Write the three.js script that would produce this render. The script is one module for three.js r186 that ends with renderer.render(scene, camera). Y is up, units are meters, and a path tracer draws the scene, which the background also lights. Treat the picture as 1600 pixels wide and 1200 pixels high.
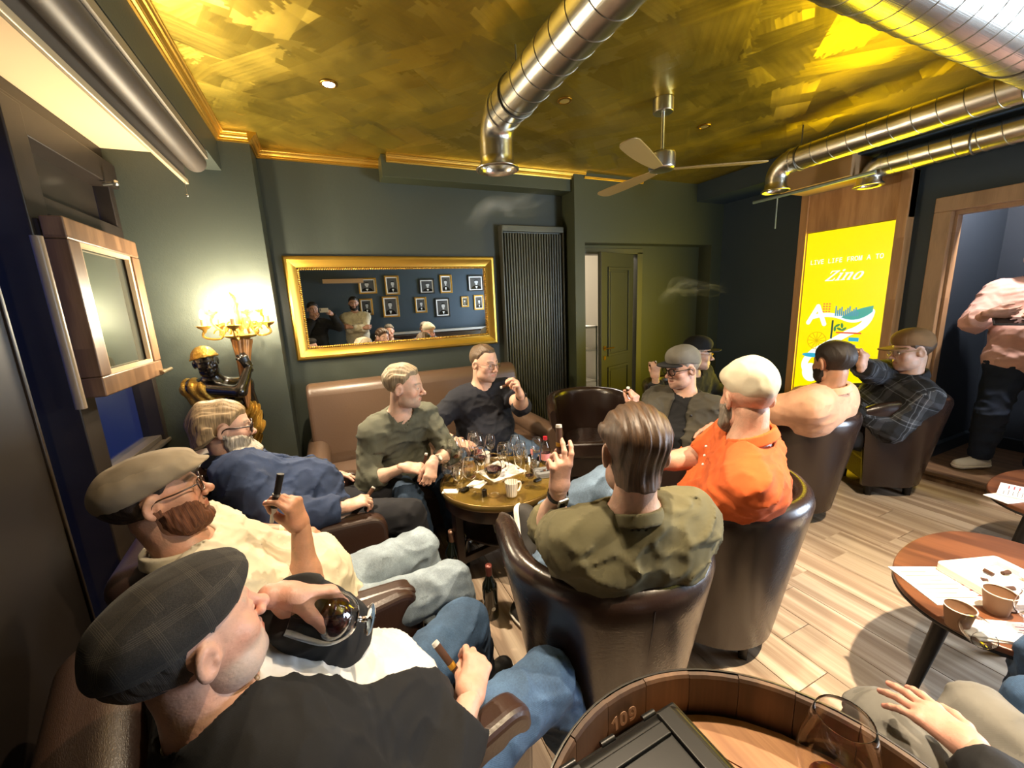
import * as THREE from 'three';
import { mergeGeometries, mergeVertices, toCreasedNormals } from 'three/addons/utils/BufferGeometryUtils.js';
import { RoundedBoxGeometry } from 'three/addons/geometries/RoundedBoxGeometry.js';
import { ImprovedNoise } from 'three/addons/math/ImprovedNoise.js';
import { FontLoader } from 'three/addons/loaders/FontLoader.js';
import { TextGeometry } from 'three/addons/geometries/TextGeometry.js';
import { RectAreaLightUniformsLib } from 'three/addons/lights/RectAreaLightUniformsLib.js';

// ---------------------------------------------------------------- camera, sky, lights, exposure
const V = (x, y, z) => new THREE.Vector3(x, y, z);
const scene = new THREE.Scene();
const renderer = new THREE.WebGLRenderer({ antialias: true });
renderer.toneMapping = THREE.LinearToneMapping;
renderer.toneMappingExposure = 1.15;
renderer.shadowMap.enabled = true;
RectAreaLightUniformsLib.init();
const camera = new THREE.PerspectiveCamera(2 * Math.atan(600 / 630) * 180 / Math.PI, 1600 / 1200, 0.04, 60);
{
  const yaw = 24 * Math.PI / 180, pitch = 11.4 * Math.PI / 180, roll = -2.65 * Math.PI / 180;
  const fw = V(Math.sin(yaw) * Math.cos(pitch), -Math.sin(pitch), -Math.cos(yaw) * Math.cos(pitch));
  const ri = V(Math.cos(yaw), 0, Math.sin(yaw)), up = V().crossVectors(ri, fw);
  camera.position.set(0, 1.62, 0);
  camera.up.copy(ri).multiplyScalar(-Math.sin(roll)).addScaledVector(up, Math.cos(roll));
  camera.lookAt(V().addVectors(camera.position, fw));
}
scene.add(camera);
scene.background = new THREE.Color(0.03, 0.08, 0.42);     // blue hour outside the shop window
const SIGN_GLOW = 1.15, SIGN_LIGHT = 8, BULB = 0.9, SPOT = 40, COOL_FILL = 26;   // brightness of the room's lamps and of the added cool light
// ---------------------------------------------------------------- names, labels, small builders
const used = {};
function numbered(name) { const n = used[name] = (used[name] ?? -1) + 1; return n ? name + '_' + String(n).padStart(3, '0') : name; }
function shade(o) { o.castShadow = o.receiveShadow = true; return o; }
function tag(o, label, category, group, kind) {
  if (label) o.userData.label = label;
  if (category) o.userData.category = category;
  if (group) o.userData.group = group;
  if (kind) o.userData.kind = kind;
  return o;
}
function thing(name, label, category, pos = [0, 0, 0], turn = 0, group) {
  const o = new THREE.Group(); o.name = numbered(name); scene.add(o);
  if (pos.isVector3) o.position.copy(pos); else o.position.set(...pos);
  o.rotation.y = turn;
  return tag(o, label, category, group);
}
const merge = (g) => {
  if (!Array.isArray(g)) return g;
  if (g.length === 1) return g[0];
  const col = g.some((x) => x.attributes.color);
  return mergeGeometries(g.map((x) => {
    x = x.index ? x.toNonIndexed() : x.clone();
    for (const k of Object.keys(x.attributes)) if (!['position', 'normal', 'uv', 'color'].includes(k)) x.deleteAttribute(k);
    if (!x.attributes.uv) x.setAttribute('uv', new THREE.BufferAttribute(new Float32Array(x.attributes.position.count * 2), 2));
    if (!col) x.deleteAttribute('color');
    return x;
  }));
};
function obj(name, g, m, parent = scene, label) {
  const o = shade(new THREE.Mesh(merge(g), m));
  o.name = parent === scene ? numbered(name) : name;
  if (label) o.userData.label = label;
  parent.add(o);
  return o;
}
function struct(name, g, m, parent = scene) { const o = obj(name, g, m, parent); if (parent === scene) o.userData.kind = 'structure'; return o; }
function boxUV(g, s = 1) {                                    // uv in metres, each face seen along its main axis
  const p = g.attributes.position, n = g.attributes.normal, uv = new Float32Array(p.count * 2);
  for (let i = 0; i < p.count; i++) {
    const x = Math.abs(n.getX(i)), y = Math.abs(n.getY(i)), z = Math.abs(n.getZ(i));
    if (x >= y && x >= z) { uv[2 * i] = p.getZ(i) * s; uv[2 * i + 1] = p.getY(i) * s; }
    else if (y >= z) { uv[2 * i] = p.getX(i) * s; uv[2 * i + 1] = p.getZ(i) * s; }
    else { uv[2 * i] = p.getX(i) * s; uv[2 * i + 1] = p.getY(i) * s; }
  }
  g.setAttribute('uv', new THREE.BufferAttribute(uv, 2));
  return g;
}
const bx = (x0, x1, y0, y1, z0, z1, r = 0) => {              // box between limits, edges rounded by r
  const w = x1 - x0, h = y1 - y0, d = z1 - z0;
  const g = r ? new RoundedBoxGeometry(w, h, d, 2, Math.min(r, w / 2.01, h / 2.01, d / 2.01)) : new THREE.BoxGeometry(w, h, d);
  g.translate((x0 + x1) / 2, (y0 + y1) / 2, (z0 + z1) / 2);
  return boxUV(g);
};
const cbox = (w, h, d, r = 0) => bx(-w / 2, w / 2, 0, h, -d / 2, d / 2, r);
const lathe = (pts, n = 32) => new THREE.LatheGeometry(pts.map((p) => new THREE.Vector2(p[0], p[1])), n);
function tube(pts, r, n = 24, m = 8, closed = false) {
  const c = pts.length === 2 ? new THREE.LineCurve3(pts[0], pts[1]) : new THREE.CatmullRomCurve3(pts, closed, 'centripetal');
  return new THREE.TubeGeometry(c, n, r, m, closed);
}
function rod(a, b, ra, rb = ra, n = 16) {                     // capped round bar from a to b
  const d = V().subVectors(b, a), g = new THREE.CylinderGeometry(rb, ra, d.length(), n);
  g.applyQuaternion(new THREE.Quaternion().setFromUnitVectors(V(0, 1, 0), d.clone().normalize()));
  return g.translate((a.x + b.x) / 2, (a.y + b.y) / 2, (a.z + b.z) / 2);
}
const ball = (p, r, sx = 1, sy = 1, sz = 1, n = 16) => new THREE.SphereGeometry(r, n, Math.round(n * 0.7)).scale(sx, sy, sz).translate(p.x, p.y, p.z);
function prism(shape, depth, bevel = 0.004, seg = 2) {
  return new THREE.ExtrudeGeometry(shape, { depth: depth - 2 * bevel, bevelEnabled: bevel > 0, bevelThickness: bevel, bevelSize: bevel, bevelOffset: -bevel, bevelSegments: seg, curveSegments: 24 }).translate(0, 0, bevel);
}
const turned = (g, rx, ry, rz) => g.applyMatrix4(new THREE.Matrix4().makeRotationFromEuler(new THREE.Euler(rx, ry, rz)));
function rng(seed) { let s = seed >>> 0; return () => { s = (s + 0x6d2b79f5) >>> 0; let t = Math.imul(s ^ (s >>> 15), 1 | s); t = (t + Math.imul(t ^ (t >>> 7), 61 | t)) ^ t; return ((t ^ (t >>> 14)) >>> 0) / 4294967296; }; }
const PN = new ImprovedNoise(), noise3 = (x, y, z) => PN.noise(x, y, z);
const clamp = THREE.MathUtils.clamp, lerp = THREE.MathUtils.lerp, sstep = (x, a, b) => THREE.MathUtils.smoothstep(x, a, b);

// ---------------------------------------------------------------- textures and materials
function dataTex(n, f, srgb = true, m = n) {                  // f(u, v) gives [r, g, b] or a grey, 0..1, tiling
  const d = new Uint8Array(n * m * 4);
  for (let j = 0; j < m; j++) for (let i = 0; i < n; i++) {
    const c = f(i / n, j / m), k = (j * n + i) * 4;
    for (let q = 0; q < 3; q++) d[k + q] = clamp(Math.round((c.length ? c[q] : c) * 255), 0, 255);
    d[k + 3] = 255;
  }
  const t = new THREE.DataTexture(d, n, m);
  t.wrapS = t.wrapT = THREE.RepeatWrapping; t.magFilter = THREE.LinearFilter; t.minFilter = THREE.LinearMipmapLinearFilter;
  if (srgb) t.colorSpace = THREE.SRGBColorSpace;
  t.needsUpdate = true;
  return t;
}
function tn(u, v, f, seed = 0) {                              // tiling noise, f whole periods across
  const iu = Math.floor(u * f), iv = Math.floor(v * f), a = u * f - iu, b = v * f - iv, s = a * a * (3 - 2 * a), t = b * b * (3 - 2 * b);
  const h = (x, y) => { x = ((x % f) + f) % f; y = ((y % f) + f) % f; let q = Math.imul(x * 374761393 + y * 668265263 + seed * 974634777, 1274126177); q ^= q >>> 13; q = Math.imul(q, 1274126177); return ((q ^ (q >>> 16)) >>> 0) / 4294967296; };
  return lerp(lerp(h(iu, iv), h(iu + 1, iv), s), lerp(h(iu, iv + 1), h(iu + 1, iv + 1), s), t);
}
const fbm = (u, v, f, o = 4, seed = 0) => { let s = 0, a = 0.5, q = 0; for (let i = 0; i < o; i++) { s += a * tn(u, v, f << i, seed + i); q += a; a *= 0.5; } return s / q; };
function canvasTex(w, h, draw, srgb = true) {
  const c = document.createElement('canvas'); c.width = w; c.height = h;
  draw(c.getContext('2d'), w, h);
  const t = new THREE.CanvasTexture(c); if (srgb) t.colorSpace = THREE.SRGBColorSpace; t.magFilter = THREE.LinearFilter;
  return t;
}
const rep = (t, x, y = x) => { const c = t.clone(); c.repeat.set(x, y); c.needsUpdate = true; return c; };
const T = {
  weave: dataTex(256, (u, v) => 0.5 + 0.22 * Math.sin(u * Math.PI * 128) * Math.sin(v * Math.PI * 128) + 0.5 * (fbm(u, v, 8, 5, 3) - 0.5), false),
  leather: dataTex(384, (u, v) => { const a = Math.abs(fbm(u, v, 24, 3, 5) - 0.5) * 2; return clamp(Math.sqrt(a) * 0.8 + 0.25 * fbm(u, v, 6, 3, 9), 0, 1); }, false),
  plaster: dataTex(320, (u, v) => 0.5 * fbm(u, v, 24, 4, 11) + 0.5 * fbm(u, v, 90, 2, 12), false),
  skin: dataTex(256, (u, v) => 0.6 * fbm(u, v, 40, 3, 21) + 0.4 * fbm(u, v, 12, 2, 22), false),
  skinTone: dataTex(256, (u, v) => { const a = fbm(u, v, 9, 4, 24), b = tn(u, v, 90, 25), q = 0.9 + 0.16 * (a - 0.5) - (b > 0.93 ? 0.08 : 0); return [q, q * (0.985 - 0.09 * (a - 0.5)), q * (0.98 - 0.1 * (a - 0.5))]; }),
  hairStreak: dataTex(256, (u, v) => { const q = 0.62 + 0.38 * tn(u, v * 0.03, 128, 51) + 0.25 * (tn(u, v * 0.05, 40, 52) - 0.5); return [q, q, q]; }),
  mottle: dataTex(256, (u, v) => { const q = 0.86 + 0.28 * (fbm(u, v, 5, 5, 31) - 0.5); return [q, q, q]; }),
  denim: dataTex(384, (u, v) => { const q = 0.78 + 0.5 * (fbm(u, v, 4, 4, 41) - 0.5) + 0.14 * Math.sin((u + v) * Math.PI * 2 * 90) * tn(u, v, 64, 5) + 0.1 * (tn(u, v, 128, 6) - 0.5); return [q, q, q]; }),
  brushed: dataTex(256, (u, v) => 0.5 + 0.5 * (0.7 * tn(u, v * 0.02, 256, 7) + 0.3 * fbm(u, v, 6, 3, 8) - 0.5), false),
};
function grain(f, a, b, seed, streak = 1) {                   // wood colours between a and b, grain along v
  return dataTex(320, (u, v) => {
    const w = 0.06 * (fbm(u, v, 3, 3, seed) - 0.5), s = fbm(u + w, v * 0.125, f, 4, seed + 3), fine = tn(u, v * 0.06, 160, seed + 5);
    const q = clamp(sstep(s, 0.28, 0.72) * 0.75 + fine * 0.25 * streak, 0, 1);
    return [lerp(a[0], b[0], q), lerp(a[1], b[1], q), lerp(a[2], b[2], q)];
  });
}
const std = (o) => new THREE.MeshStandardMaterial(o), phys = (o) => new THREE.MeshPhysicalMaterial(o);
const hex = (h) => new THREE.Color(h);
const cloth = (c, o = {}) => phys({ color: c, roughness: 0.9, bumpMap: rep(T.weave, 8), bumpScale: 0.0006, map: rep(T.mottle, 2.2), sheen: 0.25, sheenRoughness: 0.6, sheenColor: hex(c).multiplyScalar(0.5), ...o });
const denimM = (c) => std({ color: c, roughness: 0.88, map: rep(T.denim, 2.5), bumpMap: rep(T.weave, 8), bumpScale: 0.0006 });
const leatherM = (c, r = 0.33) => phys({ color: c, roughness: r, bumpMap: rep(T.leather, 3), bumpScale: 0.0004, clearcoat: 0.25, clearcoatRoughness: 0.3 });
const plain = (c, r = 0.6, m = 0, o = {}) => std({ color: c, roughness: r, metalness: m, ...o });
const M = {
  wallGreen: std({ color: hex('#3e453e'), roughness: 0.55, bumpMap: rep(T.plaster, 2), bumpScale: 0.0008 }),
  wallOlive: std({ color: hex('#3f4532'), roughness: 0.5, bumpMap: rep(T.plaster, 2), bumpScale: 0.0008 }),
  wallBlue: std({ color: hex('#2c3c48'), roughness: 0.6, bumpMap: rep(T.plaster, 2), bumpScale: 0.0008 }),
  doorGreen: std({ color: hex('#4a4b38'), roughness: 0.4 }),
  darkFrame: std({ color: hex('#2b2420'), roughness: 0.45, map: rep(T.mottle, 2) }),
  black: plain('#0b0b0c', 0.5), blackGloss: plain('#0a0a0b', 0.22), white: plain('#eeebe4', 0.6), cream: plain('#e9c9a0', 0.8), steel: plain('#b9b9b4', 0.3, 1),
  chrome: plain('#dcdcdc', 0.12, 1), brass: plain('#c79a45', 0.28, 1), gilt: std({ color: hex('#d9ae4c'), roughness: 0.34, metalness: 0.9 }), oldGold: std({ color: hex('#b98f3e'), roughness: 0.42, metalness: 0.85 }),
  duct: phys({ color: '#cfcdc4', roughness: 0.27, metalness: 1, bumpMap: rep(T.brushed, 3, 3), bumpScale: 0.0005 }),
  glass: phys({ color: '#ffffff', roughness: 0, transmission: 1, thickness: 0, ior: 1.5, side: THREE.DoubleSide }),
  crystal: phys({ color: '#ffffff', roughness: 0, transmission: 1, thickness: 0.002, ior: 1.5 }),
  pane: phys({ color: '#f4f8f8', roughness: 0, transmission: 1, thickness: 0, ior: 1.5 }),
  mirror: plain('#e8ecec', 0.0, 1),
  wineRed: phys({ color: '#5c0a16', roughness: 0.02, ior: 1.34, transmission: 0.6, thickness: 0.05, attenuationColor: new THREE.Color(0.35, 0.01, 0.02), attenuationDistance: 0.015 }),
  cigar: std({ color: hex('#4b2c17'), roughness: 0.8, bumpMap: rep(T.leather, 20), bumpScale: 0.0006 }), band: plain('#b78a2d', 0.4, 0.6), ash: plain('#b9b5ae', 0.95),
  sofa: leatherM('#594638', 0.34), tub: leatherM('#271a15', 0.27), club: leatherM('#35231b', 0.34),
  darkWood: std({ color: hex('#3a2418'), roughness: 0.35, map: rep(grain(9, [0.62, 0.55, 0.5], [1, 0.95, 0.9], 61), 2, 2) }),
  walnut: std({ color: '#ffffff', roughness: 0.32, map: rep(grain(9, [0.29, 0.17, 0.11], [0.45, 0.28, 0.18], 71), 2.2, 2.2) }),
  oak: std({ color: '#ffffff', roughness: 0.5, map: rep(grain(10, [0.66, 0.48, 0.30], [0.80, 0.62, 0.42], 81), 2, 2) }),
  paperM: plain('#efece6', 0.85), cardboard: plain('#d9b48c', 0.9), kraft: plain('#8c6a4e', 0.85),
  screen: plain('#07080a', 0.08),
};
// ---------------------------------------------------------------- the room: walls with thickness, floor of planks, gilt ceiling
const strokes = (() => {                                       // the same broad strokes of gold paint twice: their tone, and the slant each stroke was laid on at
  const N = 1024, draw = (base, tint) => { const t = canvasTex(N, N, (c) => {
    const r = rng(77); c.fillStyle = base; c.fillRect(0, 0, N, N);
    for (let i = 0; i < 300; i++) {
      const x = r() * N, y = r() * N, a = (r() < 0.6 ? 0.55 : -0.95) + (r() - 0.5) * 0.6, L = 120 + r() * 170, W = 60 + r() * 70, q = [r(), r(), r(), r()];
      for (const ox of [-N, 0, N]) for (const oy of [-N, 0, N]) {
        if (x + ox < -200 || x + ox > N + 200 || y + oy < -200 || y + oy > N + 200) continue;
        c.save(); c.translate(x + ox, y + oy); c.rotate(a);
        for (let b = 0; b < 16; b++) { const e = ((b * 37 + i * 13) % 17) - 8; c.fillStyle = tint(q, ((b * 7 + i) % 5) / 5 - 0.4); c.fillRect(-L / 2 + e, -W / 2 + b * W / 16, L + ((b * 53 + i) % 23) - 11, W / 16 + 0.7); }
        c.restore();
      }
    }
  }, base[1] === 'b'); t.wrapS = t.wrapT = THREE.RepeatWrapping; return t; };
  return [draw('#b49f46', (q, e) => { const k = 0.84 + 0.22 * q[2] + 0.05 * e; return `rgba(${186 * k | 0},${162 * k | 0},${62 * k | 0},0.5)`; }), draw('#8080ff', (q, e) => `rgba(${128 + 62 * (q[0] - 0.5) + 10 * e | 0},${128 + 62 * (q[1] - 0.5) + 10 * e | 0},250,0.8)`)];
})();
const ceilRough = dataTex(512, (u, v) => 0.4 + 0.26 * (fbm(u, v, 7, 4, 91) - 0.5), false);
M.ceilGold = std({ color: '#ffffff', map: rep(strokes[0], 0.5, 0.5), roughness: 1, metalness: 0.88, roughnessMap: rep(ceilRough, 0.9), normalMap: rep(strokes[1], 0.5, 0.5), normalScale: new THREE.Vector2(0.6, 0.6) });
struct('ceiling', bx(-0.55, 4.62, 2.85, 3.0, -3.97, 1.62), M.ceilGold);

const floor = thing('floor'); tag(floor, null, null, null, 'structure');
obj('grout', bx(-1.27, 4.62, -0.1, -0.006, -3.97, 1.62), plain('#6b5a48', 0.9), floor);
{
  const r = rng(5), mats = [];
  for (let i = 0; i < 6; i++) {
    const d = 0.93 + 0.09 * ((i * 37 % 6) / 5), a = [0.56 * d, 0.475 * d, 0.395 * d], b = [0.83 * d, 0.765 * d, 0.68 * d];
    mats.push(phys({ color: '#ffffff', map: rep(grain(5 + (i % 3), a, b, 100 + i * 9, 0.6), 3.2, 0.8), roughness: 0.42 + 0.02 * i, bumpMap: rep(T.brushed, 4, 1), bumpScale: 0.0004 }));
  }
  const W = 0.205, L = 1.2, geos = new Map();
  for (let k = -14; k < 16; k++) {
    const x0 = 1.57 + W * k, x1 = x0 + W;
    if (x0 > 4.5 || x1 < -1.2) continue;
    let z = -0.79 - 0.195 * k; z -= Math.ceil((z + 3.9) / L) * L;
    for (; z < 1.6; z += L) {
      const za = Math.max(z + 0.0015, -3.9), zb = Math.min(z + L - 0.0015, 1.55), xa = Math.max(x0 + 0.0015, -1.2), xb = Math.min(x1 - 0.0015, 4.5);
      if (zb - za < 0.02 || xb - xa < 0.02) continue;
      const key = [(zb - za).toFixed(3), (xb - xa).toFixed(3), (k + Math.round(z)) & 3].join();
      if (!geos.has(key)) { const g = cbox(xb - xa, 0.012, zb - za, 0.0015), off = ((k + Math.round(z)) & 3) * 0.37; const u = g.attributes.uv; for (let i = 0; i < u.count; i++) u.setXY(i, u.getX(i) + off, u.getY(i) + off * 2.3); geos.set(key, g); }
      const p = obj('plank', geos.get(key), mats[Math.floor(r() * 6)], floor);
      p.position.set((xa + xb) / 2, -0.012, (za + zb) / 2);
    }
  }
}
// back wall: pier with the lamp figure, the recess with the mirror, the lower pier with the door niche
struct('wall_back', [bx(-1.27, -0.34, 0, 2.85, -4.0, -3.55), bx(-0.34, 2.38, 0, 2.85, -4.0, -3.85)], M.wallGreen);
struct('wall_back_right', [bx(2.38, 2.5, 0, 2.85, -4.0, -3.62), bx(2.5, 4.62, 2.19, 2.85, -4.0, -3.62), bx(4.32, 4.62, 0, 2.19, -4.0, -3.62), bx(3.42, 4.32, 0, 2.19, -4.0, -3.8), bx(2.5, 3.42, 2.12, 2.19, -4.0, -3.8)], M.wallOlive);
struct('bulkhead', bx(0.56, 4.5, 2.68, 2.85, -3.85, -3.665, 0.004), M.wallOlive);
// right wall with the lightbox and the opening to the hall
struct('wall_right', [bx(4.5, 4.62, 0, 2.85, -3.97, -1.6), bx(4.5, 4.62, 2.27, 2.85, -1.6, -0.55), bx(4.5, 4.62, 0, 2.85, -0.55, 1.62)], M.wallBlue);
struct('wall_front', bx(-1.27, 4.62, 0, 2.85, 1.5, 1.62), M.wallBlue);
struct('wall_left', [bx(-1.27, -1.15, 0, 2.85, -2.0, 1.62), bx(-1.27, -1.15, 0, 0.77, -3.55, -2.65), bx(-1.27, -1.15, 2.56, 2.85, -3.55, -2.0)], M.darkFrame);
struct('beam_left', [bx(-0.72, -0.53, 2.6, 3.0, -3.55, 1.5)], M.wallGreen);
struct('ceiling_bay', bx(-1.27, -0.72, 2.68, 3.0, -3.55, 1.5), std({ color: hex('#efd3ab'), roughness: 0.8 }));
struct('soffit_right', bx(4.05, 4.5, 2.66, 2.85, -3.62, 1.5), M.wallBlue);
tag(obj('casing_box', bx(3.98, 4.42, 2.5, 2.74, -2.62, -2.05, 0.006), plain('#a58661', 0.7)), 'beige boxed-in casing under the ceiling above the yellow sign', 'casing');
tag(obj('conduit', [rod(V(4.02, 2.488, -2.9), V(4.02, 2.488, -1.9), 0.014), rod(V(4.02, 2.49, -2.66), V(4.02, 2.2, -2.66), 0.006)], plain('#9fb4bd', 0.3, 0.6)), 'thin grey cable conduit crossing in front of the sign top', 'conduit');
// hall behind the opening: raised floor, dark walls, its own ceiling
struct('platform', [bx(4.43, 7.0, 0, 0.085, -1.62, 0.6)], phys({ color: '#ffffff', map: rep(grain(6, [0.30, 0.22, 0.15], [0.48, 0.38, 0.28], 140), 3, 0.9), roughness: 0.45 }));
struct('trim_1', bx(4.40, 4.45, 0.06, 0.089, -1.62, -0.5, 0.006), plain('#57422f', 0.45));
const navy = plain('#17222f', 0.6);
struct('wall_hall', [bx(5.6, 5.75, 0.085, 2.9, -1.75, 0.6), bx(4.62, 5.75, 0.085, 2.9, -1.75, -1.62), bx(4.62, 5.75, 0.085, 2.9, 0.6, 0.72), bx(4.62, 5.75, 2.75, 2.9, -1.75, 0.72)], navy);
struct('baseboard_hall', [bx(5.56, 5.6, 0.085, 0.19, -1.62, 0.6), bx(4.62, 5.6, 0.085, 0.19, -1.62, -1.58)], plain('#22303f', 0.5));
{
  const o = thing('door_2', null, null, [4.5, 0, 0]); tag(o, null, null, null, 'structure');
  const wood = std({ color: '#ffffff', roughness: 0.5, map: rep(grain(8, [0.55, 0.43, 0.31], [0.68, 0.55, 0.41], 150), 2, 2) });
  obj('jamb', bx(-0.035, 0.13, 0.085, 2.16, -1.69, -1.585, 0.006), wood, o);
  obj('jamb', bx(-0.035, 0.13, 0.085, 2.16, -0.6, -0.5, 0.006), wood, o);
  obj('head', bx(-0.035, 0.13, 2.16, 2.27, -1.69, -0.5, 0.006), wood, o);
  obj('stop', [bx(0.02, 0.1, 2.13, 2.159, -1.584, -0.601), bx(0.02, 0.1, 0.086, 2.129, -1.584, -1.565)], wood, o);
}
// gilt ceiling moulding, one length per wall face
const mouldShape = (() => { const s = new THREE.Shape(); s.moveTo(0, 0); s.lineTo(0.055, 0); s.lineTo(0.055, -0.012); s.quadraticCurveTo(0.045, -0.014, 0.044, -0.022); s.lineTo(0.036, -0.024); s.quadraticCurveTo(0.03, -0.04, 0.022, -0.042); s.lineTo(0.022, -0.05); s.lineTo(0.012, -0.052); s.lineTo(0.01, -0.062); s.lineTo(0, -0.062); return s; })();
function mould(a, b, n) {                                     // from a to b along a wall, n points into the room
  const d = V().subVectors(b, a), L = d.length(); d.normalize();
  const g = new THREE.ExtrudeGeometry(mouldShape, { depth: L, bevelEnabled: false, curveSegments: 4 });
  if (V().crossVectors(n, V(0, 1, 0)).dot(d) < 0) return mould(b, a, n);
  g.applyMatrix4(new THREE.Matrix4().makeBasis(n, V(0, 1, 0), d)); return g.translate(a.x, a.y, a.z);
}
const X1 = V(1, 0, 0), Z1 = V(0, 0, 1);
struct('trim_2', mould(V(-0.53, 2.85, -3.55), V(-0.53, 2.85, 1.5), X1), M.gilt);
struct('trim_3', [mould(V(-0.53, 2.85, -3.55), V(-0.34, 2.85, -3.55), Z1), mould(V(-0.34, 2.85, -3.85), V(-0.34, 2.85, -3.5), X1)], M.gilt);
struct('trim_4', mould(V(-0.34, 2.85, -3.85), V(0.62, 2.85, -3.85), Z1), M.gilt);
struct('trim_5', [mould(V(0.6, 2.85, -3.665), V(2.52, 2.85, -3.665), Z1)], M.gilt);
struct('trim_6', mould(V(2.5, 2.815, -3.665), V(3.25, 2.815, -3.665), Z1), M.gilt);
// the shop window: posts, head, sill, panes, an inner sash standing open
{
  const o = thing('window_1', null, null, [-1.15, 0, 0]); tag(o, null, null, null, 'structure');
  obj('post', bx(-0.1, 0.06, 0, 2.56, -2.64, -2.49, 0.008), M.darkFrame, o);
  obj('post', bx(-0.1, 0.02, 0.77, 2.56, -3.55, -3.49, 0.006), M.darkFrame, o);
  obj('head', [bx(-0.1, 0.05, 2.44, 2.58, -3.55, -2.0, 0.006), bx(-0.1, 0.03, 2.12, 2.2, -3.5, -2.6, 0.006)], M.darkFrame, o);
  obj('sill', [bx(-0.12, 0.035, 0.765, 0.79, -3.55, -2.6, 0.006), bx(-0.1, 0.0, 0.79, 0.825, -3.5, -2.62, 0.006)], plain('#5e554b', 0.35), o);
  obj('pane', bx(-0.06, -0.056, 0, 2.5, -2.5, -2.0), M.pane, o);
  obj('pane', bx(-0.06, -0.056, 0.82, 2.14, -3.48, -2.64), M.pane, o);
  obj('pane', bx(-0.06, -0.056, 2.2, 2.44, -3.48, -2.64), plain('#2a2622', 0.3), o);
  obj('catch', [rod(V(0.04, 2.42, -3.35), V(0.09, 2.43, -3.35), 0.01), ball(V(0.1, 2.43, -3.35), 0.018)], M.steel, o);
}
{
  const wood = std({ color: '#ffffff', roughness: 0.4, map: rep(grain(8, [0.33, 0.24, 0.17], [0.47, 0.36, 0.26], 160), 2, 2) }), o = thing('window_2', null, null, [-1.02, 0, -2.5], 0); tag(o, null, null, null, 'structure');
  const f = obj('sash', [bx(-0.05, 0.03, 1.27, 1.365, -0.76, 0, 0.008), bx(-0.05, 0.03, 1.985, 2.08, -0.76, 0, 0.008), bx(-0.05, 0.03, 1.366, 1.984, -0.10, 0, 0.006), bx(-0.05, 0.03, 1.366, 1.984, -0.76, -0.66, 0.006)], wood, o);
  obj('bead', [bx(0.0, 0.02, 1.36, 1.385, -0.66, -0.1), bx(0.0, 0.02, 1.965, 1.99, -0.66, -0.1), bx(0, 0.02, 1.386, 1.964, -0.125, -0.1), bx(0, 0.02, 1.386, 1.964, -0.66, -0.635)], plain('#b59c7c', 0.4), f);
  obj('pane', bx(-0.014, -0.01, 1.36, 1.99, -0.66, -0.1), phys({ color: '#d5dcd2', roughness: 0.02, transmission: 0.96, thickness: 0, ior: 1.6 }), o);
  obj('edge', bx(-0.078, -0.051, 1.28, 2.07, -0.74, -0.008, 0.006), plain('#231d1a', 0.4), o);
  obj('handle', [rod(V(0.03, 1.3, -0.7), V(0.075, 1.3, -0.7), 0.011), rod(V(0.075, 1.3, -0.58), V(0.075, 1.305, -0.74), 0.011)], plain('#a89678', 0.3, 0.8), o);
  obj('rail', rod(V(-0.03, 1.24, 0.09), V(-0.03, 1.98, 0.09), 0.02), plain('#8d7d6b', 0.35), o);
}
// the door at the back, ajar into a bright kitchen
{
  const o = thing('door_1', null, null, [3.32, 0, -3.83], 0.34); tag(o, null, null, null, 'structure');
  const leaf = obj('leaf', bx(-0.66, 0, 0.01, 2.1, -0.045, 0, 0.004), M.doorGreen, o);
  const frameG = (x0, x1, y0, y1) => [bx(x0, x1, y0, y0 + 0.03, 0, 0.014, 0.005), bx(x0, x1, y1 - 0.03, y1, 0, 0.014, 0.005), bx(x0, x0 + 0.03, y0 + 0.03, y1 - 0.03, 0, 0.014, 0.005), bx(x1 - 0.03, x1, y0 + 0.03, y1 - 0.03, 0, 0.014, 0.005)];
  obj('panel', [...frameG(-0.54, -0.1, 0.98, 1.95), bx(-0.49, -0.15, 1.03, 1.9, -0.002, 0.006, 0.004)], M.doorGreen, leaf);
  obj('panel', [...frameG(-0.54, -0.1, 0.16, 0.86), bx(-0.49, -0.15, 0.21, 0.81, -0.002, 0.006, 0.004)], M.doorGreen, leaf);
  obj('handle', [rod(V(-0.6, 1.08, 0), V(-0.6, 1.08, 0.05), 0.009), rod(V(-0.6, 1.08, 0.05), V(-0.49, 1.078, 0.05), 0.009), rod(V(-0.6, 1.08, 0), V(-0.6, 1.08, 0.006), 0.026), rod(V(-0.6, 0.97, 0), V(-0.6, 0.97, 0.006), 0.024)], M.brass, leaf);
  const f = thing('door_3', null, null, [0, 0, 0]); tag(f, null, null, null, 'structure');
  obj('jamb', [bx(2.5, 2.56, 0, 2.12, -3.95, -3.81, 0.004), bx(3.34, 3.42, 0, 2.12, -3.95, -3.79, 0.004)], M.doorGreen, f);
  obj('head', bx(2.5, 3.42, 2.1, 2.16, -3.95, -3.79, 0.004), M.doorGreen, f);
}
struct('wall_kitchen', [bx(1.9, 2.0, 0, 2.6, -6.1, -4.0), bx(4.5, 4.6, 0, 2.6, -6.1, -4.0), bx(1.9, 4.6, 0, 2.6, -6.2, -6.1), bx(1.9, 4.6, 2.6, 2.7, -6.2, -4.0), bx(1.9, 4.6, -0.1, 0, -6.2, -3.8)], plain('#cfcabd', 0.8));
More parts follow.
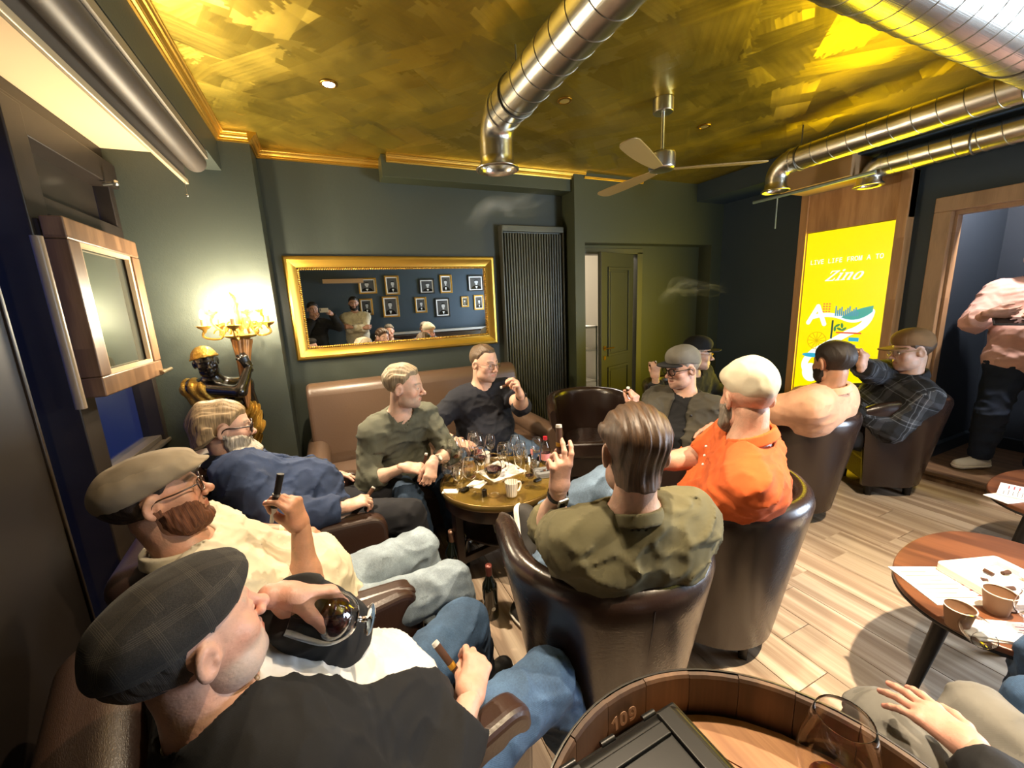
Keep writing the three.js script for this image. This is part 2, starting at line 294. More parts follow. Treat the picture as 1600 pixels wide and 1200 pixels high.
{ // roller blind folded up over the window bay
  const t = thing('roller_blind', 'rolled up dark roller blind with a pale bottom bar under the bay ceiling', 'blind', [-0.6, 2.53, -3.16]);
  obj('roll', rod(V(0, 0, 0), V(0, 0, 4.5), 0.058, 0.058, 28), plain('#4a433d', 0.5), t); obj('cassette_edge', bx(0.055, 0.07, 0.02, 0.06, 0, 4.5), plain('#8d8578', 0.4, 0.3), t);
  obj('fabric', bx(-0.06, -0.055, -0.1, 0.0, 0.02, 4.5), plain('#5b534a', 0.8), t); obj('bottom_bar', bx(-0.068, -0.048, -0.13, -0.1, 0.0, 4.5, 0.006), plain('#c9b896', 0.35, 0.3), t);
  obj('chain_pull', [rod(V(-0.055, -0.12, 0.06), V(-0.055, -0.2, 0.06), 0.002), ball(V(-0.055, -0.205, 0.06), 0.008)], M.steel, t);
}
{ // dark entrance door standing open at the left, near the camera
  const o = thing('door_4', null, null, [-0.775, 0, -1.49]); tag(o, null, null, null, 'structure'); const m = plain('#1d1611', 0.5);
  obj('leaf', bx(-0.025, 0.025, 0.01, 2.25, 0, 0.95, 0.004), m, o); obj('edge_strip', bx(-0.03, 0.03, 0.01, 2.25, -0.012, 0, 0.003), plain('#2a2119', 0.4), o);
}
// ---------------------------------------------------------------- distance fields and their skins
function skin(f, lo, hi, h) {                                 // surface of f = 0 inside the box, cells of h
  const B = 6, nx = Math.ceil((hi.x - lo.x) / h / B) * B, ny = Math.ceil((hi.y - lo.y) / h / B) * B, nz = Math.ceil((hi.z - lo.z) / h / B) * B;
  const sx = nx + 1, sy = ny + 1, val = new Float32Array(sx * sy * (nz + 1)).fill(NaN), R = B * h * 0.88 + h;
  const pos = [], idx = [], cell = new Int32Array(nx * ny * nz).fill(-1), act = [];
  for (let bz = 0; bz < nz; bz += B) for (let by = 0; by < ny; by += B) for (let bxx = 0; bxx < nx; bxx += B) {
    f.prep?.(0, 0, 0, 1e3);
    if (Math.abs(f(lo.x + (bxx + B / 2) * h, lo.y + (by + B / 2) * h, lo.z + (bz + B / 2) * h)) > R * 1.15) continue;
    act.push(bxx, by, bz);
    f.prep?.(lo.x + (bxx + B / 2) * h, lo.y + (by + B / 2) * h, lo.z + (bz + B / 2) * h, R);
    for (let z = bz; z <= bz + B; z++) for (let y = by; y <= by + B; y++) for (let x = bxx; x <= bxx + B; x++) {
      const k = (z * sy + y) * sx + x;
      if (val[k] !== val[k]) val[k] = f(lo.x + x * h, lo.y + y * h, lo.z + z * h);
    }
  }
  const c8 = new Float32Array(8);
  for (let q = 0; q < act.length; q += 3) for (let z = act[q + 2]; z < act[q + 2] + B; z++) for (let y = act[q + 1]; y < act[q + 1] + B; y++) for (let x = act[q]; x < act[q] + B; x++) {
    const k = (z * sy + y) * sx + x; let m = 0;
    for (let i = 0; i < 8; i++) { c8[i] = val[k + (i & 1) + ((i >> 1) & 1) * sx + (i >> 2) * sx * sy]; if (c8[i] < 0) m |= 1 << i; }
    if (m === 0 || m === 255) continue;
    let px = 0, py = 0, pz = 0, n = 0;
    for (let a = 0; a < 8; a++) for (let d = 1; d < 8; d <<= 1) {
      if (a & d) continue; const b = a | d;
      if ((c8[a] < 0) === (c8[b] < 0)) continue;
      const t = c8[a] / (c8[a] - c8[b]);
      px += (a & 1) + (d === 1 ? t : 0); py += ((a >> 1) & 1) + (d === 2 ? t : 0); pz += (a >> 2) + (d === 4 ? t : 0); n++;
    }
    cell[(z * ny + y) * nx + x] = pos.length / 3;
    pos.push(lo.x + (x + px / n) * h, lo.y + (y + py / n) * h, lo.z + (z + pz / n) * h);
  }
  const C = (x, y, z) => cell[(z * ny + y) * nx + x];
  const quad = (a, b, c, d, flip) => { if (a < 0 || b < 0 || c < 0 || d < 0) return; if (flip) idx.push(a, b, c, a, c, d); else idx.push(a, c, b, a, d, c); };
  for (let q = 0; q < act.length; q += 3) for (let z = act[q + 2]; z < act[q + 2] + B; z++) for (let y = act[q + 1]; y < act[q + 1] + B; y++) for (let x = act[q]; x < act[q] + B; x++) {
    const k = (z * sy + y) * sx + x, s = val[k] < 0;
    if (y && z && (val[k + 1] < 0) !== s) quad(C(x, y - 1, z - 1), C(x, y, z - 1), C(x, y, z), C(x, y - 1, z), s);
    if (x && z && (val[k + sx] < 0) !== s) quad(C(x - 1, y, z - 1), C(x - 1, y, z), C(x, y, z), C(x, y, z - 1), s);
    if (x && y && (val[k + sx * sy] < 0) !== s) quad(C(x - 1, y - 1, z), C(x, y - 1, z), C(x, y, z), C(x - 1, y, z), s);
  }
  const g = new THREE.BufferGeometry();
  g.setAttribute('position', new THREE.BufferAttribute(new Float32Array(pos), 3));
  g.setIndex(idx); g.computeVertexNormals();
  return g;
}
const smin = (a, b, k) => { const h = k - Math.abs(a - b); return (a < b ? a : b) - (h > 0 ? h * h / (4 * k) : 0); };
const smax = (a, b, k) => -smin(-a, -b, k);
// bones: flat list of [ax ay az bx by bz ra rb k]; field = smooth union of tapered capsules
function bone(L, a, b, ra, rb = ra, k = 0.035) { L.push(a.x, a.y, a.z, b.x - a.x, b.y - a.y, b.z - a.z, ra, rb - ra, k, 1 / Math.max(1e-9, a.distanceToSquared(b))); }
function field(L, x, y, z, grow = 0) {
  let d = 1e3;
  for (let i = 0; i < L.length; i += 10) {
    const px = x - L[i], py = y - L[i + 1], pz = z - L[i + 2], bx_ = L[i + 3], by = L[i + 4], bz = L[i + 5];
    let t = (px * bx_ + py * by + pz * bz) * L[i + 9]; t = t < 0 ? 0 : t > 1 ? 1 : t;
    const qx = px - bx_ * t, qy = py - by * t, qz = pz - bz * t;
    d = smin(d, Math.sqrt(qx * qx + qy * qy + qz * qz) - L[i + 6] - L[i + 7] * t, L[i + 8]);
  }
  return d - grow;
}
function union(L) {                                           // the same field; prep() keeps only the bones that matter inside a block
  let A = L; const all = L;
  const F = (x, y, z) => field(A, x, y, z);
  F.prep = (x, y, z, R) => {
    if (R > 100) { A = all; return; }
    const ds = []; let m = 1e3;
    for (let i = 0; i < all.length; i += 10) { const e = field(all.slice(i, i + 10), x, y, z); ds.push(e); m = Math.min(m, e); }
    A = []; ds.forEach((e, j) => { if (e < m + 2 * R + 0.09) for (let q = 0; q < 10; q++) A.push(all[j * 10 + q]); });
  };
  return F;
}
function boundsOf(L, pad) {
  const lo = V(1e3, 1e3, 1e3), hi = V(-1e3, -1e3, -1e3), p = V();
  for (let i = 0; i < L.length; i += 10) for (const e of [0, 1]) { p.set(L[i] + e * L[i + 3], L[i + 1] + e * L[i + 4], L[i + 2] + e * L[i + 5]); const r = L[i + 6] + Math.max(0, L[i + 7]) + pad; lo.min(p.clone().subScalar(r)); hi.max(p.clone().addScalar(r)); }
  return [lo, hi];
}
function splitUV(g, frame) {                                  // uv by main axis, vertices doubled where the axis changes; frame turns to own axes
  const p = g.attributes.position, n = g.attributes.normal, col = g.attributes.color, ix = g.index.array, map = new Map(), P = [], N = [], U = [], C = [], I = [], v = V(), w = V();
  const q = frame ? frame.clone().invert() : null;
  for (let i = 0; i < ix.length; i += 3) {
    v.set(0, 0, 0); for (let c = 0; c < 3; c++) v.add(w.fromBufferAttribute(n, ix[i + c]));
    if (q) v.transformDirection(q);
    const ax = Math.abs(v.x), ay = Math.abs(v.y), az = Math.abs(v.z), a = ax > ay && ax > az ? 0 : ay > az ? 1 : 2;
    for (let c = 0; c < 3; c++) {
      const k = ix[i + c], key = k * 3 + a; let m = map.get(key);
      if (m === undefined) {
        m = P.length / 3; map.set(key, m); w.fromBufferAttribute(p, k); P.push(w.x, w.y, w.z); N.push(n.getX(k), n.getY(k), n.getZ(k));
        if (col) C.push(col.getX(k), col.getY(k), col.getZ(k));
        if (q) w.applyMatrix4(q);
        if (a === 0) U.push(w.z, w.y); else if (a === 1) U.push(w.x, w.z); else U.push(w.x, w.y);
      }
      I.push(m);
    }
  }
  const o = new THREE.BufferGeometry();
  o.setAttribute('position', new THREE.BufferAttribute(new Float32Array(P), 3)); o.setAttribute('normal', new THREE.BufferAttribute(new Float32Array(N), 3)); o.setAttribute('uv', new THREE.BufferAttribute(new Float32Array(U), 2));
  if (col) o.setAttribute('color', new THREE.BufferAttribute(new Float32Array(C), 3));
  o.setIndex(I); return o;
}
function paint(g, f) {                                        // colour per vertex, linear
  const p = g.attributes.position, c = new Float32Array(p.count * 3);
  for (let i = 0; i < p.count; i++) { const q = f(p.getX(i), p.getY(i), p.getZ(i)); c[3 * i] = q[0]; c[3 * i + 1] = q[1]; c[3 * i + 2] = q[2]; }
  g.setAttribute('color', new THREE.BufferAttribute(c, 3)); return g;
}
const ell = (x, y, z, cx, cy, cz, rx, ry, rz) => { const a = (x - cx) / rx, b = (y - cy) / ry, c = (z - cz) / rz, k = Math.sqrt(a * a + b * b + c * c); return (k - 1) * Math.min(rx, ry, rz) * (k > 1 ? 1 : 1); };
const seg = (x, y, z, ax, ay, az, bx_, by, bz, r) => { const dx = bx_ - ax, dy = by - ay, dz = bz - az; let t = ((x - ax) * dx + (y - ay) * dy + (z - az) * dz) / (dx * dx + dy * dy + dz * dz); t = t < 0 ? 0 : t > 1 ? 1 : t; return Math.hypot(x - ax - dx * t, y - ay - dy * t, z - az - dz * t) - r; };
// head, own axes: x to its left, y up, z to the front, origin between the ears at eye height; 0.235 high
function headField(o) {
  const fat = o.fat ?? 0, nose = o.nose ?? 1, open = o.mouthOpen ?? 0, jw = 0.05 + 0.012 * fat;
  return (x, y, z) => {
    const ax = Math.abs(x);
    let d = ell(x, y, z, 0, 0.036, -0.012, 0.076, 0.083, 0.097);
    d = smin(d, ell(x, y, z, 0, -0.03, 0.022, 0.064 + 0.006 * fat, 0.088, 0.066), 0.03);
    d = smin(d, ell(ax, y, z, 0.012, -0.078, 0.022, jw, 0.038 + 0.006 * fat, 0.056), 0.025);
    d = smin(d, Math.hypot(x, y + 0.1, z - 0.066) - 0.019, 0.025);
    if (d > 0.05 || d < -0.05) return d;
    if (z > -0.02) {
      d = smin(d, seg(ax, y, z, 0.006, 0.014, 0.083, 0.036, 0.019, 0.07, 0.0105), 0.014);
      d = smin(d, Math.hypot(ax - 0.044, y + 0.026, z - 0.056) - 0.021, 0.02);
      const ey = Math.hypot(ax - 0.032, (y + 0.001) * 1.25, z - 0.098) - 0.0165;
      d = smax(d, -ey, 0.014);
      // lids over the ball, slit between them
      const lid = Math.hypot(ax - 0.031, y + 0.001, z - 0.0745) - 0.0142;
      const slit = Math.max(Math.abs(y + 0.0015 + (o.lids ?? 0)) - (o.eye ?? 0.0042) * (1 - ((ax - 0.031) / 0.0155) ** 2), 0.072 - z);
      d = smin(d, Math.max(lid, -slit), 0.006);
      d = smin(d, seg(ax, y, z, 0, 0.006, 0.087, 0, -0.03, 0.087 + 0.018 * nose, 0.0085), 0.012);
      d = smin(d, Math.hypot(x, y + 0.034, z - 0.093 - 0.016 * nose) - 0.0115, 0.01);
      d = smin(d, Math.hypot(ax - 0.0125, y + 0.039, z - 0.093 - 0.004 * nose) - 0.0078, 0.008);
      d = smax(d, -(Math.hypot(ax - 0.007, y + 0.047, z - 0.1 - 0.004 * nose) - 0.0038), 0.003);
      d = smin(d, seg(ax, y, z, 0, -0.0605, 0.0895, 0.022, -0.065, 0.0775, 0.0058), 0.006);
      d = smin(d, seg(ax, y, z, 0, -0.073 - open, 0.088, 0.019, -0.069, 0.0775, 0.0066), 0.006);
      d = smax(d, -seg(ax, y, z, 0, -0.0668 - open / 2, 0.1, 0.022, -0.0668, 0.084, 0.0012 + open / 2), 0.003);
      d = smax(d, -(Math.hypot(ax - 0.034, y + 0.052, z - 0.086) - 0.006), 0.012);
    }
    // ears
    if (ax > 0.05) {
      const c = Math.cos(0.25), s = Math.sin(0.25), yy = (y + 0.006) * c + (z + 0.008) * s, zz = (z + 0.008) * c - (y + 0.006) * s, w = ax - 0.079 - zz * -0.35;
      let e = Math.hypot(w / 0.55, yy / 1.65, zz) - 0.0195; e *= 0.6;
      e = smax(e, -(Math.hypot((w - 0.012) / 0.6, yy / 1.5, zz - 0.002) - 0.0135) * 0.6, 0.004);
      e = smin(e, Math.hypot(w - 0.002, yy + 0.004, zz - 0.013) - 0.0065, 0.004);
      d = smin(d, e, 0.006);
    }
    return d;
  };
}
// hand, own axes: x to the thumb, y along the fingers, z out of the back; origin at the wrist
const CURL = { flat: [[6, 10, 6], [4, 8, 6], [6, 8, 6], [8, 12, 8]], relaxed: [[18, 26, 14], [24, 30, 16], [28, 34, 18], [32, 36, 20]], claw: [[32, 42, 20], [36, 46, 24], [40, 48, 26], [44, 50, 28]],
  cigar: [[38, 46, 18], [46, 52, 24], [66, 72, 40], [74, 78, 44]], fist: [[72, 88, 50], [76, 90, 52], [78, 92, 54], [80, 92, 54]], up: [[8, 24, 14], [14, 26, 14], [52, 74, 40], [62, 80, 44]], glass: [[42, 40, 22], [46, 42, 24], [48, 44, 26], [50, 46, 28]], spread: [[10, 14, 8], [6, 12, 8], [8, 14, 8], [10, 18, 10]] };
const THUMB = { flat: [0.62, 0.75, -0.22], relaxed: [0.5, 0.75, -0.42], claw: [0.42, 0.72, -0.55], cigar: [0.2, 0.78, -0.6], fist: [0.05, 0.72, -0.7], up: [0.1, 0.82, -0.56], glass: [0.3, 0.66, -0.7], spread: [0.72, 0.66, -0.2] };
function handBones(curl, thumb, spreadK = 1, hold = 0) {
  const L = [], P = [0.0305, 0.0105, -0.0095, -0.0285], len = [0.074, 0.083, 0.077, 0.061], r0 = [0.0094, 0.0096, 0.0092, 0.0082], tips = [];
  bone(L, V(0.018, 0.012, -0.001), V(0.026, 0.082, 0), 0.0145, 0.0115, 0.016); bone(L, V(0.004, 0.01, 0), V(0.009, 0.086, 0.002), 0.0155, 0.0118, 0.016);
  bone(L, V(-0.008, 0.01, 0), V(-0.009, 0.083, 0.001), 0.0155, 0.0115, 0.016); bone(L, V(-0.018, 0.012, -0.002), V(-0.026, 0.076, -0.001), 0.014, 0.0105, 0.016);
  bone(L, V(0.0, -0.02, 0), V(0, 0.014, 0), 0.0225, 0.0215, 0.02);
  for (let i = 0; i < 4; i++) {
    let p = V(P[i], i === 3 ? 0.078 : i === 0 ? 0.085 : 0.089, 0), a = 0; const sp = (1.5 - i) * 0.085 * spreadK, seg_ = [0.45, 0.31, 0.24];
    for (let s = 0; s < 3; s++) {
      a += curl[i][s] * Math.PI / 180;
      const q = p.clone().add(V(Math.sin(sp) * Math.cos(a), Math.cos(sp) * Math.cos(a), -Math.sin(a)).multiplyScalar(len[i] * seg_[s]));
      const ra = r0[i] * (1 - 0.1 * s), rb = r0[i] * (0.88 - 0.1 * s);
      bone(L, p, q, ra, rb, s ? 0.004 : 0.009); p = q;
    }
    tips.push([p.clone(), a, sp]);
  }
  const t = V(...thumb).normalize(), u = t.clone().add(V(-0.22, 0.3, -0.1)).normalize(), w = u.clone().add(V(-0.25, 0.2, -0.1)).normalize();
  let p = V(0.02, 0.018, -0.006), q = p.clone().addScaledVector(t, 0.046);
  bone(L, p, q, 0.0165, 0.0122, 0.018); p = q; q = p.clone().addScaledVector(u, 0.034); bone(L, p, q, 0.0112, 0.0102, 0.005); p = q; q = p.clone().addScaledVector(w, 0.027); bone(L, p, q, 0.0102, 0.0085, 0.004);
  return { L, tips, thumbTip: q };
}
const nail = new THREE.SphereGeometry(1, 10, 6);
// ---------------------------------------------------------------- people
const handCache = new Map();
function handGeo(pose, h, nails) {
  const key = pose + h;
  if (!handCache.has(key)) {
    const { L, tips, thumbTip } = handBones(CURL[pose], THUMB[pose], pose === 'spread' ? 2 : pose === 'up' ? 1.2 : 0.8);
    const [lo, hi] = boundsOf(L, 0.004), g = skin(union(L), lo, hi, h);
    handCache.set(key, { g, tips, thumbTip });
  }
  return handCache.get(key);
}
const shoeField = (x, y, z) => {                              // z to the toe, origin under the ankle on the sole
  const w = 0.036 + 0.013 * sstep(z, -0.05, 0.14) - 0.016 * sstep(z, 0.14, 0.21);
  let d = seg(x / (w / 0.04), y, z, 0, 0.034, -0.045, 0, 0.03, 0.155, 0.04);
  d = smin(d, seg(x, y, z, 0, 0.055, -0.03, 0, 0.06, 0.02, 0.042), 0.03);
  d = smin(d, seg(x, y, z, 0, 0.06, 0.0, 0, 0.045, 0.1, 0.034), 0.03);
  return smax(d, -y, 0.006) * 0.8;
};
const shoeUpper = splitUV(skin((x, y, z) => smax(shoeField(x, y, z), 0.026 - y, 0.003), V(-0.07, -0.01, -0.11), V(0.07, 0.13, 0.22), 0.006));
const shoeSole = splitUV(skin((x, y, z) => smax(smax(shoeField(x, y, z) - 0.005, y - 0.028, 0.003), -y, 0.004), V(-0.075, -0.01, -0.115), V(0.075, 0.05, 0.225), 0.006));
function ik(a, t, l1, l2, pole) {
  const d = V().subVectors(t, a), L0 = d.length(), L = Math.min(L0, (l1 + l2) * 0.998); d.normalize();
  const x = (l1 * l1 - l2 * l2 + L * L) / (2 * L), h = Math.sqrt(Math.max(0, l1 * l1 - x * x)), p = pole.clone().addScaledVector(d, -pole.dot(d)).normalize();
  return [a.clone().addScaledVector(d, x).addScaledVector(p, h), a.clone().addScaledVector(d, L), L0 / (l1 + l2)];
}
const basis = (x, y, z, o) => new THREE.Matrix4().makeBasis(x, y, z).setPosition(o);
function frameOf(fwd, up, o) { const z = fwd.clone().normalize(), x = V().crossVectors(up, z).normalize(), y = V().crossVectors(z, x); return basis(x, y, z, o); }
const MAPS = {};
function person(s) {
  const base = V(s.pel.x, 0, s.pel.z), root = thing('person', s.label, 'person', base, 0, s.group);
  const inv = new THREE.Matrix4().makeTranslation(-base.x, -base.y, -base.z);
  const put = (name, g, m, parent = root, label) => { g.applyMatrix4(inv); return obj(name, g, m, parent, label); };
  const hs = s.hs ?? 1.05, g = s.g ?? 1, belly = s.belly ?? 0.3, cell = s.cell ?? 0.012, fine = s.fine ?? 0.0035;
  const HM = frameOf(s.hf, s.hu ?? V(0, 1, 0), s.head), hx = V().setFromMatrixColumn(HM, 0), hy = V().setFromMatrixColumn(HM, 1), hz = V().setFromMatrixColumn(HM, 2);
  HM.scale(V(hs, hs, hs));
  const inHead = (x, y, z) => V(x, y, z).applyMatrix4(HM);
  const up0 = V().subVectors(s.head, s.pel).normalize();
  const nb = s.neck ?? s.head.clone().addScaledVector(hy, -0.12 * hs).addScaledVector(up0, -(s.nk ?? 0.075)).addScaledVector(hz, -0.03);
  const sp = V().subVectors(nb, s.pel).normalize(), tl = nb.distanceTo(s.pel);
  const f = s.fwd.clone().addScaledVector(sp, -s.fwd.dot(sp)).normalize(), r = V().crossVectors(f, sp).normalize();
  const sr = s.sh ? s.sh.clone().normalize() : r;
  const at_ = (t, a = 0, b = 0) => s.pel.clone().addScaledVector(sp, tl * t).addScaledVector(r, a).addScaledVector(f, b);
  const bulge = s.slouch ?? 0;
  const torso = [], arms = [[], []], legs = [], neck = [];
  const side = (v, e) => v.clone().addScaledVector(sr, e);
  const ch = at_(0.7, 0, -0.012 - bulge * 0.5);
  bone(torso, side(ch, -0.085 * g), side(ch, 0.085 * g), 0.112 * g, 0.112 * g, 0.07);
  const uc = nb.clone().addScaledVector(sp, -0.085).addScaledVector(f, -0.01); bone(torso, side(uc, -0.1 * g), side(uc, 0.1 * g), 0.08 * g, 0.08 * g, 0.07);
  bone(torso, at_(0.36, -0.06 * g, -bulge), at_(0.36, 0.06 * g, -bulge), 0.112 * g, 0.112 * g, 0.08);
  bone(torso, at_(0.3, -0.03, 0.02 + 0.07 * belly), at_(0.3, 0.03, 0.02 + 0.07 * belly), (0.1 + 0.035 * belly) * g, (0.1 + 0.035 * belly) * g, 0.08);
  const hips = [at_(0.02, -0.078 * g, 0), at_(0.02, 0.078 * g, 0)];
  const pelvisBones = []; bone(pelvisBones, hips[0], hips[1], 0.118 * g, 0.118 * g, 0.06);
  torso.push(...pelvisBones);
  const ns = V().subVectors(inHead(0, -0.05, -0.02), nb).normalize();
  bone(neck, nb.clone().addScaledVector(ns, -0.05), inHead(0, -0.045, -0.022), 0.062 * g ** 0.4, 0.055 * hs * (1 + 0.12 * (s.fat ?? 0)), 0.05);
  const A = [0.3 * (s.arm ?? 1), 0.262 * (s.arm ?? 1)], Lg = [0.44, 0.43], J = [];
  for (const [i, e, w] of [[0, -1, s.wl], [1, 1, s.wr]]) {
    const so = side(nb.clone().addScaledVector(sp, -0.058), e * 0.182 * g ** 0.6).addScaledVector(f, w.fwd ?? 0), [el, wr] = ik(so, w.p, A[0] * (w.k ?? 1), A[1] * (w.k ?? 1), w.pole ?? V(0, -1, 0).addScaledVector(sr, e * 0.6));
    bone(torso, nb.clone().addScaledVector(sp, -0.012), so, 0.05, 0.052, 0.06);
    const ga = g ** 0.7;
    bone(arms[i], so, el, 0.06 * ga, 0.045 * ga, 0.05); bone(arms[i], el, wr, 0.046 * ga, 0.0285, 0.02); bone(arms[i], el.clone().lerp(wr, 0.12), el.clone().lerp(wr, 0.4), 0.045 * ga, 0.043 * ga, 0.03);
    J[i] = { so, el, wr, e };
  }
  const K = [];
  for (const [i, e, w] of [[0, -1, s.al], [1, 1, s.ar]]) {
    const ho = at_(0.0, e * 0.092 * g, 0), [kn, an] = ik(ho, w.p, Lg[0], Lg[1], w.pole ?? V(0, 1, 0).add(f));
    bone(legs, ho, kn, 0.082 * g, 0.048 * g ** 0.5, 0.04); bone(legs, kn, an, 0.046 * g ** 0.5, 0.036, 0.02); bone(legs, kn.clone().lerp(an, 0.2), kn.clone().lerp(an, 0.45), 0.047, 0.043, 0.02);
    K[i] = { ho, kn, an, toe: w.toe, w };
  }
  // ---- skin: one continuous surface
  const skinC = hex(s.skin ?? '#c48f70'), S = [skinC.r, skinC.g, skinC.b];
  const all = [...torso, ...neck, ...arms[0], ...arms[1], ...legs];
  const tone = (x, y, z) => { const q = 1 + 0.1 * noise3(x * 30, y * 30, z * 30) + 0.05 * noise3(x * 90, y * 90, z * 90); return [S[0] * q, S[1] * q * (0.98 + 0.03 * q), S[2] * q]; };
  const body = [paint(skin(union(all), ...boundsOf(all, 0.02), cell), tone)];
  const hf = headField(s.face ?? {}), hair = hex(s.hairC ?? '#4a3626'), brow = [hair.r * 0.7, hair.g * 0.7, hair.b * 0.7], stub = s.stubble ?? 0;
  const HL = V(-0.105, -0.135, -0.125), HH = V(0.105, 0.14, 0.13);
  const head = paint(skin(hf, HL, HH, fine), (x, y, z) => {
    const ax = Math.abs(x), q = 1 + 0.08 * noise3(x * 40, y * 40, z * 40) + 0.05 * noise3(x * 140, y * 140, z * 140); let c = [S[0] * q, S[1] * q, S[2] * q];
    const mix = (d, t) => { c = c.map((v, i) => lerp(v, d[i], clamp(t, 0, 1))); };
    if (z > 0) mix([S[0] * 1.05, S[1] * 0.78, S[2] * 0.75], 0.55 * Math.exp(-(((ax - 0.045) / 0.02) ** 2 + ((y + 0.03) / 0.022) ** 2)) + 0.5 * Math.exp(-((ax / 0.018) ** 2 + ((y + 0.035) / 0.02) ** 2)));
    if (z > 0.07 && ax < 0.026) mix([S[0] * 0.8, S[1] * 0.5, S[2] * 0.5], 0.8 * sstep(0.0085 - Math.abs(y + 0.0665), 0, 0.004) * sstep(0.026 - ax, 0, 0.008));
    const by = y - 0.0225 - 0.004 * Math.sin((ax - 0.012) / 0.036 * 2.6);
    if (z > 0.05 && ax > 0.01 && ax < 0.05) mix(brow, 0.8 * (s.brow ?? 1) * sstep(0.0065 - Math.abs(by), 0, 0.004));
    if (stub) mix([hair.r, hair.g, hair.b], stub * sstep(-0.035 - y + 0.25 * Math.max(0, 0.03 - z) * 0 + 0.0, 0, 0.02) * sstep(z, -0.02, 0.02) * (1 - sstep(0.012 - Math.abs(y + 0.066), 0, 0.004) * (ax < 0.026 ? 1 : 0)));
    return c;
  });
  body.push(head.applyMatrix4(HM));
  for (const e of [-1, 1]) {
    const eye = new THREE.SphereGeometry(0.0128, 16, 12).rotateX(Math.PI / 2), look = s.look ?? 0;
    paint(eye, (x, y, z) => { const q = Math.hypot(x - look * 0.006, y) / 0.0128; return z > 0 && q < 0.22 ? [0.01, 0.01, 0.01] : z > 0 && q < 0.5 ? [0.09, 0.07, 0.05] : [0.62, 0.58, 0.54]; });
    body.push(eye.translate(e * 0.031, -0.001, 0.0745).applyMatrix4(HM));
  }
  for (const [i, w] of [[0, s.wl], [1, s.wr]]) {
    const z = w.b.clone().addScaledVector(w.f, -w.b.dot(w.f) / w.f.lengthSq()).normalize(), y = w.f.clone().normalize(), x = V().crossVectors(y, z), hg = handGeo(w.pose ?? 'relaxed', fine), c = hg.g.clone(), k = s.hand ?? 1.04;
    if (i === 1) { const p = c.attributes.position; for (let q = 0; q < p.count; q++) p.setX(q, -p.getX(q)); const ix = c.index.array.slice(); for (let q = 0; q < ix.length; q += 3) { const t = ix[q]; ix[q] = ix[q + 1]; ix[q + 1] = t; } c.setIndex(new THREE.BufferAttribute(ix, 1)); c.computeVertexNormals(); }
    paint(c, (px, py, pz) => { const q = 1 + 0.12 * noise3(px * 60, py * 60, pz * 60); let t = 0; for (const [tp] of hg.tips) t = Math.max(t, sstep(0.016 - Math.hypot(Math.abs(px) - Math.abs(tp.x), py - tp.y, pz - tp.z), 0, 0.01)); return [S[0] * q * (1 + 0.08 * t), S[1] * q * (0.94 - 0.1 * t), S[2] * q * (0.92 - 0.06 * t)]; });
    const HMx = basis(x, y, z, J[i].wr).scale(V(k, k, k)); c.applyMatrix4(HMx); J[i].hand = HMx; J[i].mirror = i === 1 ? -1 : 1; J[i].tips = hg.tips; J[i].thumbTip = hg.thumbTip;
    body.push(c);
  }
  const skinM = MAPS.skin ??= phys({ color: '#ffffff', vertexColors: true, map: rep(T.skinTone, 5), bumpMap: rep(T.skin, 6), bumpScale: 0.0007, roughness: 0.5, sheen: 0.1, sheenColor: hex('#ffd0c0'), sheenRoughness: 0.5 });
  put('body', merge(body.map((q) => splitUV(q))), skinM);
  // ---- clothes
  const TF = basis(r, sp, f, s.pel), uf = (x, y, z) => { const dx = x - s.pel.x, dy = y - s.pel.y, dz = z - s.pel.z; return [dx * r.x + dy * r.y + dz * r.z, dx * sp.x + dy * sp.y + dz * sp.z, dx * f.x + dy * f.y + dz * f.z]; };
  const folds = (x, y, z, k) => { const [u, v, w] = uf(x, y, z); const r1 = Math.max(0, 1 - 3.2 * Math.abs(noise3(u * 5 + v * 6, v * 11 - u * 4, w * 5 + 7))), r2 = Math.max(0, 1 - 3.2 * Math.abs(noise3(u * 9 - v * 8 + 11, v * 10 + u * 6, w * 8))); return k * (0.55 * noise3(u * 7 + 3, v * 13, w * 7) + 0.95 * r1 * r1 + 0.6 * r2 * r2 - 0.35 + 0.2 * noise3(u * 24, v * 36, w * 24)); };
  function top(name, c, o = {}) {
    const grow = o.grow ?? 0.012, reach = o.sleeve ?? 0.55, hem = o.hem ?? 0.1, nr = o.neck ?? 0.073, sl = [], cuts = [];
    for (const i of [0, 1]) {
      const B = [], { so, el, wr } = J[i], rr = (o.reachBy?.[i]) ?? reach, ga = g ** 0.7;
      if (rr <= 1) { const en = so.clone().lerp(el, rr), d = V().subVectors(el, so).normalize(); bone(B, so, el, 0.066 * ga, 0.056 * ga, 0.04); cuts.push([B, en, d]); }
      else { const en = el.clone().lerp(wr, rr - 1), d = V().subVectors(wr, el).normalize(); bone(B, so, el, 0.062 * ga, 0.05 * ga, 0.04); bone(B, el, el.clone().lerp(wr, Math.min(1.1, rr - 0.9)), 0.051 * ga, lerp(0.05 * ga, 0.036, rr - 1), 0.03); cuts.push([B, en, d, el, V().subVectors(so, el).normalize()]); }
      sl.push(B);
    }
    const hp = s.pel.clone().addScaledVector(sp, -hem), n0 = nb.clone().addScaledVector(ns, -0.02), n1 = nb.clone().addScaledVector(ns, 0.2), fk = o.folds ?? 0.008;
    const tf = union(torso);
